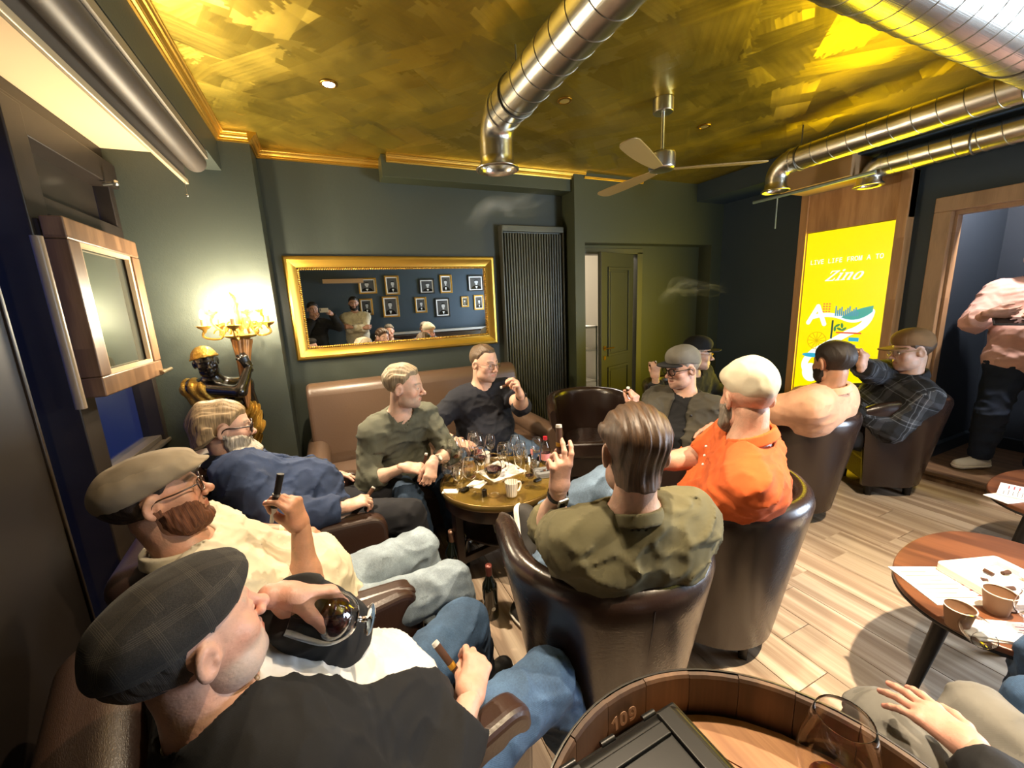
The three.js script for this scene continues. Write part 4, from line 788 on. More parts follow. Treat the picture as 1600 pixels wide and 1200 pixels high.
{ // black cap behind him
  const p = person({ label: 'man in a black cap and dark jacket behind the grey capped man, facing the sign', pel: V(3.0, 0.5, -2.72), head: V(2.892, 1.111, -2.508), hf: n3(0.7, -0.05, 0.7), hu: n3(0, 1, 0), fwd: n3(0.2, 0, 0.98), g: 1.1, hs: 1.12, cell: 0.015, fine: 0.0042, skin: '#deb9a4', hairC: '#a09688', face: {},
    wr: { p: V(2.389, 0.966, -2.477), f: n3(0.05, 1, 0), b: n3(-0.3, 0.1, 0.9), pose: 'cigar', pole: n3(-0.6, -1, 0.1) }, wl: { p: V(3.5, 0.72, -2.5), f: n3(0.8, -0.1, 0.5), b: n3(0, 1, 0.1), pose: 'relaxed' },
    ar: { p: V(2.82, 0.09, -2.28), toe: n3(0, 0, 1) }, al: { p: V(3.08, 0.09, -2.25), toe: n3(0.2, 0, 1) } });
  p.top('jacket', cloth('#1a1c1c'), { sleeve: 1.75, grow: 0.024, neck: 0.082 }); p.trousers(cloth('#1b1c22')); p.shoes(M.black, M.black);
  p.shortHair(hairM('#b0a595'), { t: 0.005 }); p.peakCap(cloth('#101112'), null, { patch: plain('#d9d2bb', 0.6), drop: 0.05 }); p.glasses(M.brass, { R: 0.02, r: 0.0015 });
  cigar(held(p, 1, 0, [0.03, 0.09, -0.045]), n3(0.5, 0.5, 0.5), 0.06, 'cigar in the raised hand of the man in the black cap', { r: 0.01 });
}
{ // olive shirt, seen from behind
  const p = person({ label: 'brown haired man in an olive shirt seen from behind, smart watch on his raised wrist', pel: V(0.84, 0.52, -1.04), head: V(0.784, 1.165, -0.891), hf: n3(0.42, -0.1, -0.9), hu: n3(0.03, 1, 0.03), fwd: n3(0.15, 0, -1), sh: n3(0.96, 0.07, 0.27), g: 1.14, belly: 0.5, hs: 1.1, skin: '#dbb49f', hairC: '#4d3626', fine: 0.003, cell: 0.010, stubble: 0.2, face: { fat: 0.4 },
    wl: { p: V(0.627, 1.007, -1.071), f: n3(0.1, 0.95, 0.05), b: n3(-0.05, 0.1, 1), pose: 'up', pole: n3(-0.1, -1, 0.3) },
    wr: { p: V(1.17, 0.62, -1.2), f: n3(-0.2, -0.1, -1), b: n3(0.1, 1, 0), pose: 'relaxed', pole: n3(1, -0.3, 0.3) },
    ar: { p: V(0.734, 0.667, -1.473), toe: n3(-0.15, -0.75, 0.5), up: n3(0.8, 0.3, 0.5), pole: n3(0.5, 0.8, -0.4) }, al: { p: V(0.75, 0.09, -1.55), toe: n3(-0.1, 0, -1) } });
  p.top('shirt', cloth('#6c6749'), { sleeve: 0.98, grow: 0.02, neck: 0.078, folds: 0.010, hem: 0.12, reachBy: [1.12, 1.6] }); p.collar(cloth('#726d4f'), { gap: 0.03, h: 0.036, R: 0.069, lift: 0.016 });
  const seamG = []; for (const q of [0, 0.007]) { const pts = []; for (let i = -9; i <= 9; i++) { const x = i / 9; let lo = 0, hi = 0.4; pts.push(p.at_(0.80 + q - 0.03 * x * x, x * 0.165, -0.128 + 0.03 * x * x)); } seamG.push(tube(pts, 0.0028, 40, 5)); }
  p.put('yoke_seam', merge(seamG), cloth('#4a4732'));
  for (const e of [-1, 1]) p.put('epaulette', ( cbox(0.11, 0.008, 0.045, 0.003).applyMatrix4(basis(p.r.clone().multiplyScalar(1).addScaledVector(p.sp, -0.35 * e).normalize(), p.sp.clone().addScaledVector(p.r, 0.35 * e).normalize(), p.f.clone(), p.nb.clone().addScaledVector(p.r, e * 0.115).addScaledVector(p.sp, 0.035 - 0.012)))), cloth('#726d4f'));
  p.trousers(denimM('#7f9ab8'), { len: 0.86 }); p.shoes(plain('#2a2826', 0.7), M.white, { lace: M.white });
  p.hairPiece('hair', hairM('#5a4330', 0.42), (x, y, z) => Math.min(0.6 * y - 0.78 * z + 0.02 + 0.004 * noise3(x * 80, y * 80, z * 80), p.noEar(x, y, z), y + 0.078 + 0.008 * noise3(x * 40, 0, z * 40)), (x, y, z) => (0.002 + 0.017 * sstep(y, -0.03, 0.08)) + p.strand(x, y * 0.5, z * 0.6, 1.2) + 0.0022 * Math.sin(x * 230 + 6 * noise3(x * 6, y * 5, z * 5)) * sstep(y, -0.03, 0.05), undefined, undefined, p.nape);
  p.watch(0, M.black, M.steel, M.screen, { square: true, R: 0.035, up: -0.022 });
  cigar(held(p, 0, 0, [0.012, 0.115, -0.04]), n3(0.05, 1, -0.1), 0.09, 'dark cigar upright between two raised fingers beside the olive shirt', { r: 0.011 });
}
{ // orange polo, cream cap
  const p = person({ label: 'bearded man in a cream cap and bright orange polo seen from behind', pel: V(1.58, 0.5, -1.16), head: V(1.499, 1.202, -1.049), nk: 0.05, hf: n3(0.36, -0.06, -0.92), hu: n3(0.02, 1, 0), fwd: n3(-0.62, 0, -0.78), g: 1.16, belly: 0.8, hs: 1.1, fat: 0.6, skin: '#d5a78f', hairC: '#8a7f72', stubble: 0.4, fine: 0.003, face: { fat: 0.6 },
    wl: { p: V(1.27, 0.74, -1.36), f: n3(-0.6, 0.1, -0.5), b: n3(0, 0.9, 0.4), pose: 'claw', pole: n3(0.3, -1, 0.9) }, wr: { p: V(1.36, 0.78, -1.48), f: n3(-0.75, 0, 0.25), b: n3(0, 1, 0.1), pose: 'claw', pole: n3(0.9, -1, -0.7) },
    ar: { p: V(1.2, 0.09, -1.72), toe: n3(-0.6, 0, -0.8) }, al: { p: V(1.12, 0.09, -1.5), toe: n3(-0.8, 0, -0.5) } });
  p.top('polo', cloth('#e2672a'), { sleeve: 0.72, grow: 0.018, neck: 0.082, folds: 0.011, hem: 0.14 }); p.collar(cloth('#e2672a'), { gap: 0.03, h: 0.04, R: 0.078 });
  p.trousers(denimM('#3b4d66')); p.shoes(M.black, M.white);
 p.beard(hairM('#857a6d', 0.75), { t: 0.006, side: 0.4, chin: 0.014 });
  p.flatCap(cloth('#e6dcc2'), { tilt: 0.7, big: 0.9, tall: 0.02, noPeak: true });
  const btn = []; for (let i = 0; i < 3; i++) btn.push(ball(p.at_(0.9 - i * 0.09, 0, 0.15), 0.006, 1, 1, 1, 8)); p.put('buttons', merge(btn), M.white);
}
{ // peach polo from behind
  const p = person({ label: 'dark haired man in a peach polo seen from behind before the yellow sign', pel: V(2.95, 0.5, -1.78), head: V(2.88, 1.155, -1.463), hf: n3(0.32, -0.05, -0.93), hu: n3(0.0, 1, 0), fwd: n3(-0.25, 0, -1), sh: n3(1, 0, -0.1), g: 1.2, hs: 1.14, cell: 0.013, fine: 0.0038, skin: '#bc8e70', hairC: '#231a15', stubble: 0.6, face: { fat: 0.6 },
    wl: { p: V(2.62, 0.74, -2.0), f: n3(0, 0, -1), b: n3(0, 1, 0), pose: 'relaxed', pole: n3(-1, -0.5, 0.4) }, wr: { p: V(3.1, 0.74, -2.1), f: n3(-0.3, 0, -1), b: n3(0, 1, 0), pose: 'relaxed', pole: n3(1, -0.6, 0.3) },
    ar: { p: V(3.1, 0.09, -2.15), toe: n3(0, 0, -1) }, al: { p: V(2.75, 0.09, -2.15), toe: n3(-0.1, 0, -1) } });
  p.top('polo', cloth('#f0b995'), { sleeve: 0.85, grow: 0.03, neck: 0.08, folds: 0.005, hem: 0.06 }); p.collar(cloth('#f5c2a0'), { gap: 0.02, h: 0.042, R: 0.076, lift: 0.034 });
  p.trousers(cloth('#2a2c33')); p.shoes(M.black, M.black);
  p.shortHair(hairM('#2a201a'), { t: 0.008, k: 0.6, low: 0.012 }); p.beard(hairM('#241a14', 0.8), { t: 0.002, side: 0.3 });
}
{ // tan cap, plaid overshirt
  const p = person({ label: 'man in a tan cap, glasses and dark plaid overshirt at the right with a cigar', pel: V(3.82, 0.5, -1.66), head: V(3.862, 1.143, -1.47), hf: n3(-0.78, -0.08, -0.62), hu: n3(0.03, 1, 0), fwd: n3(-0.75, 0, -0.5), g: 1.16, hs: 1.16, cell: 0.013, fine: 0.0038, skin: '#deb8a2', hairC: '#6b5440', face: { nose: 1.05 },
    wr: { p: V(3.392, 1.068, -1.561), f: n3(0.1, 1, 0.1), b: n3(-0.2, 0, 1), pose: 'cigar', pole: n3(-0.2, -1, 0.2) }, wl: { p: V(3.52, 0.72, -1.62), f: n3(-1, -0.1, -0.3), b: n3(0, 1, 0), pose: 'relaxed', pole: n3(0.6, -0.5, 0.9) },
    ar: { p: V(3.55, 0.09, -1.98), toe: n3(-0.8, 0, -0.5) }, al: { p: V(3.42, 0.09, -1.7), toe: n3(-1, 0, -0.2) } });
  p.top('overshirt', phys({ color: '#ffffff', map: rep(plaid, 3.2), roughness: 0.92, bumpMap: rep(T.weave, 8), bumpScale: 0.0008 }), { sleeve: 1.85, grow: 0.03, folds: 0.011, neck: 0.085, hem: 0.07 }); p.collar(cloth('#22252b'), { gap: 0.03, h: 0.045, R: 0.078 });
  p.trousers(cloth('#1c1d22')); p.shoes(plain('#cbb7a0', 0.8), M.white);
  p.shortHair(hairM('#5b4735'), { t: 0.006 }); p.peakCap(cloth('#8d6b45'), null, { len: 1.1, curve: 2.6, drop: 0.2 }); p.glasses(plain('#b9a483', 0.3, 0.6), { R: 0.022, r: 0.0016 });
  cigar(held(p, 1, 0, [0.035, 0.08, -0.05]), n3(-0.6, 0.42, 0.25), 0.13, 'long dark cigar held up before the yellow sign by the plaid man', { r: 0.009, noBand: true });
}
{ // pink sweater in the doorway
  const p = person({ label: 'person in a pale pink sweater and navy trousers standing in the doorway with a tablet', pel: V(4.86, 1.02, -1.16), head: V(4.93, 1.77, -1.2), hf: n3(-0.9, -0.3, 0.35), hu: n3(0, 1, 0), fwd: n3(-0.9, 0, 0.4), g: 1.08, hs: 1.05, cell: 0.014, fine: 0.0042, skin: '#c8a08b', hairC: '#2f241d', face: {},
    wr: { p: V(4.485, 1.379, -1.3), f: n3(0.3, 0.0, 0.9), b: n3(-0.8, -0.3, 0.3), pose: 'relaxed', pole: n3(0.3, -1, -0.7) }, wl: { p: V(4.58, 1.33, -1.0), f: n3(-0.3, 0, -0.9), b: n3(-0.8, -0.2, 0.2), pose: 'relaxed', pole: n3(0.4, -1, 0.7) },
    ar: { p: V(4.82, 0.175, -1.30), toe: n3(-0.86, 0, -0.45), pole: n3(-1, 0, 0.2) }, al: { p: V(4.84, 0.175, -1.0), toe: n3(-0.8, 0, 0.1), pole: n3(-1, 0, 0.4) } });
  p.top('sweater', cloth('#efc2b6'), { sleeve: 1.45, grow: 0.03, folds: 0.010, hem: 0.17, neck: 0.08 });
  p.trousers(cloth('#1d2e48'), { wide: 1.15, grow: 0.016 }); p.shoes(plain('#e8e6df', 0.7), M.white, { lace: plain('#4a4a48', 0.8) }); p.shortHair(hairM('#2f241d'), { t: 0.012 });
  const t = thing('tablet', 'dark tablet held at chest height against the pink sweater', 'tablet', V(4.5, 1.32, -1.15), 0.35); t.rotation.z = 0.25; obj('case', cbox(0.17, 0.012, 0.25, 0.004), M.black, t); obj('screen', cbox(0.15, 0.002, 0.23).translate(0, 0.0115, 0), M.screen, t);
}
{ // grey trousers, hand on the thigh, lower right
  const p = person({ label: 'person in grey trousers with a hand spread on the thigh beside the barrel table', pel: V(1.10, 0.5, 0.06), head: V(1.04, 1.2, 0.2), hf: n3(-0.1, -0.05, -1), hu: n3(0, 1, 0), fwd: n3(0.38, 0, -0.92), g: 1.05, cell: 0.010, fine: 0.0028, skin: '#d7a895', hairC: '#8d857a', face: {}, belly: 0.5,
    wl: { p: V(1.065, 0.705, -0.215), f: n3(0.26, -0.05, -1), b: n3(-0.1, 1, 0.05), pose: 'spread', pole: n3(-1, -0.3, 0.6) }, wr: { p: V(1.42, 0.7, -0.02), f: n3(0.2, 0, -1), b: n3(0, 1, 0), pose: 'relaxed', pole: n3(1, -0.3, 0.6) },
    al: { p: V(1.20, 0.09, -0.46), toe: n3(0.3, 0, -1) }, ar: { p: V(1.50, 0.09, -0.36), toe: n3(0.4, 0, -1) } });
  p.top('jumper', cloth('#14151a'), { sleeve: 1.82, grow: 0.018 }); p.trousers(cloth('#7d7b74')); p.shoes(M.black, M.black); p.shortHair(hairM('#8d857a'), { t: 0.012 });
  p.watch(0, M.black, M.black, M.black, { bead: true });
}
{ // blue jeans at the right edge
  const p = person({ label: 'person in blue jeans beyond the grey trousers, only one knee in view', pel: V(1.72, 0.5, 0.2), head: V(1.74, 1.2, 0.36), hf: n3(-0.2, -0.05, -1), fwd: n3(-0.22, 0, -1), g: 1.05, cell: 0.015, fine: 0.0042, skin: '#d7a895', hairC: '#9a938a', face: {},
    wl: { p: V(1.62, 0.74, 0.0), f: n3(0, 0, -1), b: n3(0, 1, 0), pose: 'relaxed' }, wr: { p: V(1.9, 0.72, -0.05), f: n3(0, 0, -1), b: n3(0, 1, 0), pose: 'relaxed' }, al: { p: V(1.6, 0.09, -0.3), toe: n3(-0.1, 0, -1) }, ar: { p: V(1.92, 0.09, -0.3), toe: n3(0, 0, -1) } });
  p.top('shirt', cloth('#5b6470'), { sleeve: 1.8, grow: 0.016 }); p.trousers(denimM('#3f618a')); p.shoes(M.black, M.white); p.shortHair(hairM('#9a938a'), { t: 0.009 });
}
{ // seen in the mirror only: standing in cream, and the one taking the picture
  const p = person({ label: 'man in a cream sweater standing with crossed arms, seen in the gilt mirror', pel: V(0.52, 0.96, 0.62), head: V(0.5, 1.74, 0.6), hf: n3(-0.05, -0.1, -1), fwd: n3(-0.1, 0, -1), g: 1.12, cell: 0.014, skin: '#bf957f', hairC: '#2a211c', stubble: 0.5, face: {},
    wl: { p: V(0.62, 1.28, 0.36), f: n3(1, 0.1, 0.1), b: n3(0, 0.2, -1), pose: 'relaxed', pole: n3(-1, -0.8, 0.1) }, wr: { p: V(0.40, 1.31, 0.34), f: n3(-1, 0.15, 0.1), b: n3(0, 0.2, -1), pose: 'relaxed', pole: n3(1, -0.8, 0.1) }, al: { p: V(0.42, 0.09, 0.64), toe: n3(-0.2, 0, -1) }, ar: { p: V(0.62, 0.09, 0.64), toe: n3(0.2, 0, -1) } });
  p.top('sweater', cloth('#dcd3ba'), { sleeve: 1.85, grow: 0.018, folds: 0.011, hem: 0.1 }); p.trousers(denimM('#7f95ad')); p.shoes(M.black, M.white); p.shortHair(hairM('#2a211c'), { t: 0.008, recede: 0.01 }); p.beard(hairM('#2e241d', 0.8), { t: 0.004 });
  const q = person({ label: 'person in dark clothes holding up a phone to take the picture, seen in the mirror', pel: V(-0.22, 0.95, 0.52), head: V(-0.2, 1.66, 0.36), hf: n3(0.25, -0.05, -1), fwd: n3(0.1, 0, -1), g: 1.05, cell: 0.014, skin: '#c79d87', hairC: '#2a211c', face: {},
    wr: { p: V(0.1, 1.56, 0.17), f: n3(-0.35, 0.35, -0.85), b: n3(0.8, -0.2, -0.3), pose: 'claw', pole: n3(0.6, -1, 0.2) }, wl: { p: V(-0.2, 1.5, 0.14), f: n3(0.3, 0.5, -0.7), b: n3(-0.8, 0, -0.5), pose: 'claw', pole: n3(-0.8, -1, 0.1) }, al: { p: V(-0.32, 0.09, 0.56), toe: n3(0, 0, -1) }, ar: { p: V(-0.1, 0.09, 0.56), toe: n3(0.2, 0, -1) } });
  q.top('jacket', cloth('#15161b'), { sleeve: 1.85, grow: 0.024 }); q.trousers(cloth('#16171c')); q.shoes(M.black, M.white); q.shortHair(hairM('#2a211c'), { t: 0.012 });
  const t = thing('phone', 'phone held sideways by the person taking the picture in the mirror', 'phone', V(-0.02, 1.6, 0.075), 0.42);
  obj('case', cbox(0.15, 0.074, 0.009, 0.004), plain('#cfcac0', 0.5), t); obj('lens', [rod(V(-0.055, 0.058, -0.004), V(-0.055, 0.058, -0.008), 0.009), rod(V(-0.055, 0.036, -0.004), V(-0.055, 0.036, -0.008), 0.009)], M.black, t);
}
// ---------------------------------------------------------------- seats and tables
const yawOf = (x, z) => Math.atan2(x, z);
function sweepU(prof, R, fwd, n = 30, taper = 1) {            // closed profile [[out, y]] swept round a U open to +z; out is measured from the middle of the wall
  const st = []; for (let i = 0; i <= 5; i++) st.push([-R, fwd * (1 - i / 5), -1, 0]);
  for (let i = 1; i < n; i++) { const a = Math.PI * i / n; st.push([-R * Math.cos(a), -R * Math.sin(a), -Math.cos(a), -Math.sin(a)]); }
  for (let i = 0; i <= 5; i++) st.push([R, fwd * i / 5, 1, 0]);
  const m = prof.length, P = [], U = [], I = []; let run = 0;
  st.forEach((s, k) => {
    const e = k === 0 || k === st.length - 1 ? 0.55 : k === 1 || k === st.length - 2 ? 1 : 1; if (k) run += Math.hypot(s[0] - st[k - 1][0], s[1] - st[k - 1][1]);
    const dip = Math.max(0, s[1]) / fwd;
    prof.forEach(([o, y, q], j) => { const sc = lerp(taper, 1, clamp(y / 0.75, 0, 1)), oo = o * e, zz = k === 0 || k === st.length - 1 ? (1 - e) * 0.03 : 0, yy = (y - (y > 0.5 ? 0.045 * dip ** 2 : 0)) - (e < 1 && y > 0.6 ? 0.012 : 0); P.push((s[0] + s[2] * oo) * sc, yy, (s[1] + s[3] * oo + zz) * sc); U.push(run, y + o); });
  });
  for (let k = 0; k < st.length - 1; k++) for (let j = 0; j < m; j++) { const a = k * m + j, b = k * m + (j + 1) % m, c = a + m, d = b + m; I.push(a, b, c, b, d, c); }
  for (const k of [0, st.length - 1]) for (let j = 1; j < m - 1; j++) k ? I.push(k * m, k * m + j + 1, k * m + j) : I.push(k * m, k * m + j, k * m + j + 1);
  const g = new THREE.BufferGeometry(); g.setAttribute('position', new THREE.BufferAttribute(new Float32Array(P), 3)); g.setAttribute('uv', new THREE.BufferAttribute(new Float32Array(U), 2)); g.setIndex(I);
  return toCreasedNormals(g, 0.9);
}
function makeTub(label, group) {
  const t = thing('tub_chair', label, 'armchair', [0, 0, 0], 0, group), prof = [[0.04, 0.1], [0.04, 0.4], [0.043, 0.66], [0.043, 0.72], [0.036, 0.75], [0.02, 0.768], [0, 0.773], [-0.02, 0.768], [-0.036, 0.75], [-0.043, 0.72], [-0.04, 0.55], [-0.03, 0.4], [-0.03, 0.1]];
  obj('shell', sweepU(prof.map(([o, y]) => [o, y * 1.045]), 0.33, 0.28, 30, 0.67), M.tub, t);
  const u = (R, fz) => { const s = new THREE.Shape(); s.moveTo(-R, -fz); s.lineTo(-R, 0); s.absarc(0, 0, R, Math.PI, 0, true); s.lineTo(R, -fz); s.closePath(); return s; };
  obj('seat', boxUV(prism(u(0.225, 0.22), 0.15, 0.035, 4).rotateX(-Math.PI / 2).translate(0, 0.29, 0)), M.tub, t);
  obj('base', boxUV(prism(u(0.195, 0.17), 0.2, 0.01, 2).rotateX(-Math.PI / 2).translate(0, 0.11, 0)), M.tub, t);
  obj('seam', tube([V(0, 0.13, -0.268), V(0, 0.45, -0.319), V(0, 0.76, -0.375)], 0.0022, 12, 5), plain('#1a0e0a', 0.6), t);
  for (const [x, z] of [[-0.14, -0.15], [0.14, -0.15], [-0.18, 0.13], [0.18, 0.13]]) obj('leg', new THREE.CylinderGeometry(0.032, 0.024, 0.13, 4, 1).rotateY(Math.PI / 4).translate(x, 0.065, z), M.black, t);
  return t;
}
const tub0 = makeTub('dark brown leather tub chair under the man in the olive shirt', null);
function put0(o, x, z, turn) { o.position.set(x, 0, z); o.rotation.set(0, turn, 0); return o; }
function copyOf(o, label) { const c = o.clone(); c.name = numbered(o.name.replace(/_\d{3}$/, '')); c.userData = { ...o.userData }; if (label) c.userData.label = label; scene.add(c); return c; }
put0(tub0, 0.825, -1.1, yawOf(0.25, -0.97));
put0(copyOf(tub0, 'dark brown leather tub chair under the man in the orange polo'), 1.55, -1.21, yawOf(-0.6, -0.8));
put0(copyOf(tub0, 'dark brown leather tub chair under the man in the peach polo'), 2.98, -1.72, yawOf(-0.2, -1));
put0(copyOf(tub0, 'dark brown leather tub chair under the man in the plaid overshirt'), 3.95, -1.62, yawOf(-0.75, -0.6));
put0(copyOf(tub0, 'dark brown leather tub chair under the man in the grey cap'), 2.2, -2.08, yawOf(-0.7, 0.6));
put0(copyOf(tub0, 'empty dark brown leather tub chair beside the radiator'), 2.0, -2.86, yawOf(-0.45, 0.9));
put0(copyOf(tub0, 'dark brown leather tub chair behind the man in the black cap'), 3.06, -2.82, yawOf(0.35, 0.9));
for (const [x, z, l] of [[1.1, 0.1, 'dark brown leather pouffe under the person in grey trousers'], [1.74, 0.24, 'dark brown leather pouffe under the person in blue jeans']]) { const t = thing('pouffe', l, 'stool', [x, 0, z]); obj('cushion', new RoundedBoxGeometry(0.5, 0.22, 0.46, 4, 0.07).translate(0, 0.31, 0), M.tub, t); obj('base', bx(-0.22, 0.22, 0.02, 0.22, -0.2, 0.2, 0.02), M.black, t); }
function makeClub(label) {
  const t = thing('club_chair', label, 'armchair');
  obj('seat', new RoundedBoxGeometry(0.5, 0.18, 0.66, 4, 0.05).translate(0, 0.34, 0.06), M.club, t);
  obj('frame', bx(-0.3, 0.3, 0.07, 0.27, -0.36, 0.36, 0.02), M.club, t);
  obj('back', new RoundedBoxGeometry(0.58, 0.62, 0.17, 4, 0.07).rotateX(-0.2).translate(0, 0.62, -0.36), M.club, t);
  for (const e of [-1, 1]) { const s = new THREE.Shape(); s.moveTo(-0.4, 0.08); s.lineTo(0.36, 0.08); s.lineTo(0.38, 0.52); s.quadraticCurveTo(0.38, 0.6, 0.3, 0.61); s.lineTo(-0.4, 0.66); s.lineTo(-0.4, 0.08); obj('arm', boxUV(prism(s, 0.085, 0.025, 4).rotateY(-Math.PI / 2).translate(e * 0.3 + 0.0425, 0, 0)), M.club, t); }
  for (const [x, z] of [[-0.27, -0.33], [0.27, -0.33], [-0.27, 0.32], [0.27, 0.32]]) obj('leg', cbox(0.045, 0.08, 0.045, 0.004).translate(x, 0, z), M.black, t);
  return t;
}
const club0 = makeClub('brown leather club chair holding the man in the tweed cap');
put0(club0, -0.09, -1.0, yawOf(0.95, -0.3));
put0(copyOf(club0, 'brown leather club chair holding the man in the beige cap'), -0.2, -1.68, yawOf(1, -0.08));
put0(copyOf(club0, 'brown leather club chair holding the man in the blue blazer'), -0.28, -2.35, yawOf(1, -0.02));
{
  const t = thing('sofa', 'brown leather sofa with a high smooth back under the gilt mirror', 'sofa', [0.7, 0, -3.2]);
  const back = new THREE.Shape(); back.moveTo(-0.5, 0.1); back.lineTo(-0.16, 0.1); back.lineTo(-0.2, 0.5); back.lineTo(-0.3, 0.96); back.quadraticCurveTo(-0.33, 1.05, -0.42, 1.05); back.quadraticCurveTo(-0.5, 1.04, -0.5, 0.94); back.lineTo(-0.5, 0.1);
  obj('back', boxUV(prism(back, 1.84, 0.035, 4).rotateY(-Math.PI / 2).translate(0.92, 0, 0)), M.sofa, t);
  for (const e of [-1, 1]) obj('cushion', new RoundedBoxGeometry(0.85, 0.17, 0.72, 4, 0.05).translate(e * 0.43, 0.37, 0.22), M.sofa, t);
  obj('base', bx(-0.92, 0.92, 0.07, 0.3, -0.42, 0.55, 0.02), M.sofa, t);
  for (const e of [-1, 1]) {
    const s = new THREE.Shape(); s.moveTo(-0.06, 0.08); s.lineTo(0.06, 0.08); s.lineTo(0.06, 0.48); s.absarc(0.01, 0.53, 0.085, -0.6, Math.PI + 0.6, false); s.lineTo(-0.06, 0.48); s.lineTo(-0.06, 0.08);
    obj('arm', boxUV(prism(s, 0.86, 0.02, 3).translate(e * 0.89, 0, -0.42)), M.sofa, t);
  }
  for (const [x, z] of [[-0.85, -0.36], [0.85, -0.36], [-0.85, 0.48], [0.85, 0.48]]) obj('leg', cbox(0.06, 0.08, 0.06, 0.004).translate(x, 0, z), M.black, t);
}
const TB = { x: 0.835, z: -2.13, y: 0.58 };
{
  const t = thing('round_table', 'round dark wood table with a brassy top crowded with glasses, between the sofa and chairs', 'table', [TB.x, 0, TB.z], 0.5), R = 0.355;
  obj('top', lathe([[0, 0.55], [R - 0.02, 0.55], [R - 0.012, 0.556], [R - 0.012, 0.58], [0, 0.58]], 64), phys({ color: hex('#a8893c'), roughness: 0.22, metalness: 0.55, clearcoat: 0.6, clearcoatRoughness: 0.15, map: rep(T.mottle, 1) }), t);
  obj('rim', lathe([[R - 0.014, 0.545], [R, 0.548], [R + 0.004, 0.566], [R, 0.582], [R - 0.008, 0.585], [R - 0.014, 0.581]], 64), std({ color: hex('#6f5a2e'), roughness: 0.3, metalness: 0.6 }), t);
  obj('apron', lathe([[R - 0.05, 0.47], [R - 0.02, 0.47], [R - 0.018, 0.548]], 64), M.darkWood, t);
  for (let i = 0; i < 4; i++) { const a = i * Math.PI / 2 + 0.3; obj('leg', cbox(0.05, 0.55, 0.05, 0.006).rotateY(-a).translate(Math.cos(a) * (R - 0.055), 0, Math.sin(a) * (R - 0.055)), M.darkWood, t); }
  obj('shelf', lathe([[0, 0.28], [0.24, 0.28], [0.246, 0.288], [0.24, 0.298], [0, 0.298]], 48), M.darkWood, t);
  for (let i = 0; i < 2; i++) { const a = i * Math.PI / 2 + 0.3; obj('stretcher', bx(-R + 0.06, R - 0.06, 0.13, 0.175, -0.016, 0.016, 0.004).rotateY(-a), M.darkWood, t); obj('bracket', bx(-0.25, 0.25, 0.262, 0.282, -0.012, 0.012, 0.003).rotateY(-a), M.darkWood, t); }
}
function pebbleTable(x, z, turn, label) {
  const t = thing('low_table', label, 'table', [x, 0, z], turn), s = new THREE.Shape();
  s.moveTo(-0.40, 0.02); s.bezierCurveTo(-0.43, 0.16, -0.32, 0.30, -0.16, 0.33); s.bezierCurveTo(0.02, 0.36, 0.26, 0.30, 0.38, 0.20); s.bezierCurveTo(0.48, 0.10, 0.46, -0.08, 0.34, -0.17); s.bezierCurveTo(0.18, -0.28, -0.06, -0.32, -0.22, -0.26); s.bezierCurveTo(-0.34, -0.21, -0.38, -0.1, -0.40, 0.02);
  obj('top', boxUV(prism(s, 0.022, 0.004).rotateX(-Math.PI / 2).translate(0, 0.478, 0)), M.walnut, t);
  obj('edge', boxUV(prism(s, 0.012, 0.003).rotateX(-Math.PI / 2).translate(0, 0.4665, 0)), M.black, t);
  for (const [a, b] of [[-0.27, -0.16], [-0.2, 0.2], [0.28, 0.0]]) obj('leg', rod(V(a, 0.468, -b * 0.8), V(a * 1.25, 0, -b * 1.15), 0.026, 0.016), M.black, t);
  return t;
}
pebbleTable(2.19, -0.42, 0.25, 'rounded walnut low table on black legs, covered with papers and cups, right foreground');
pebbleTable(3.42, -0.52, 0.2, 'second rounded walnut low table, at the right edge under white papers');
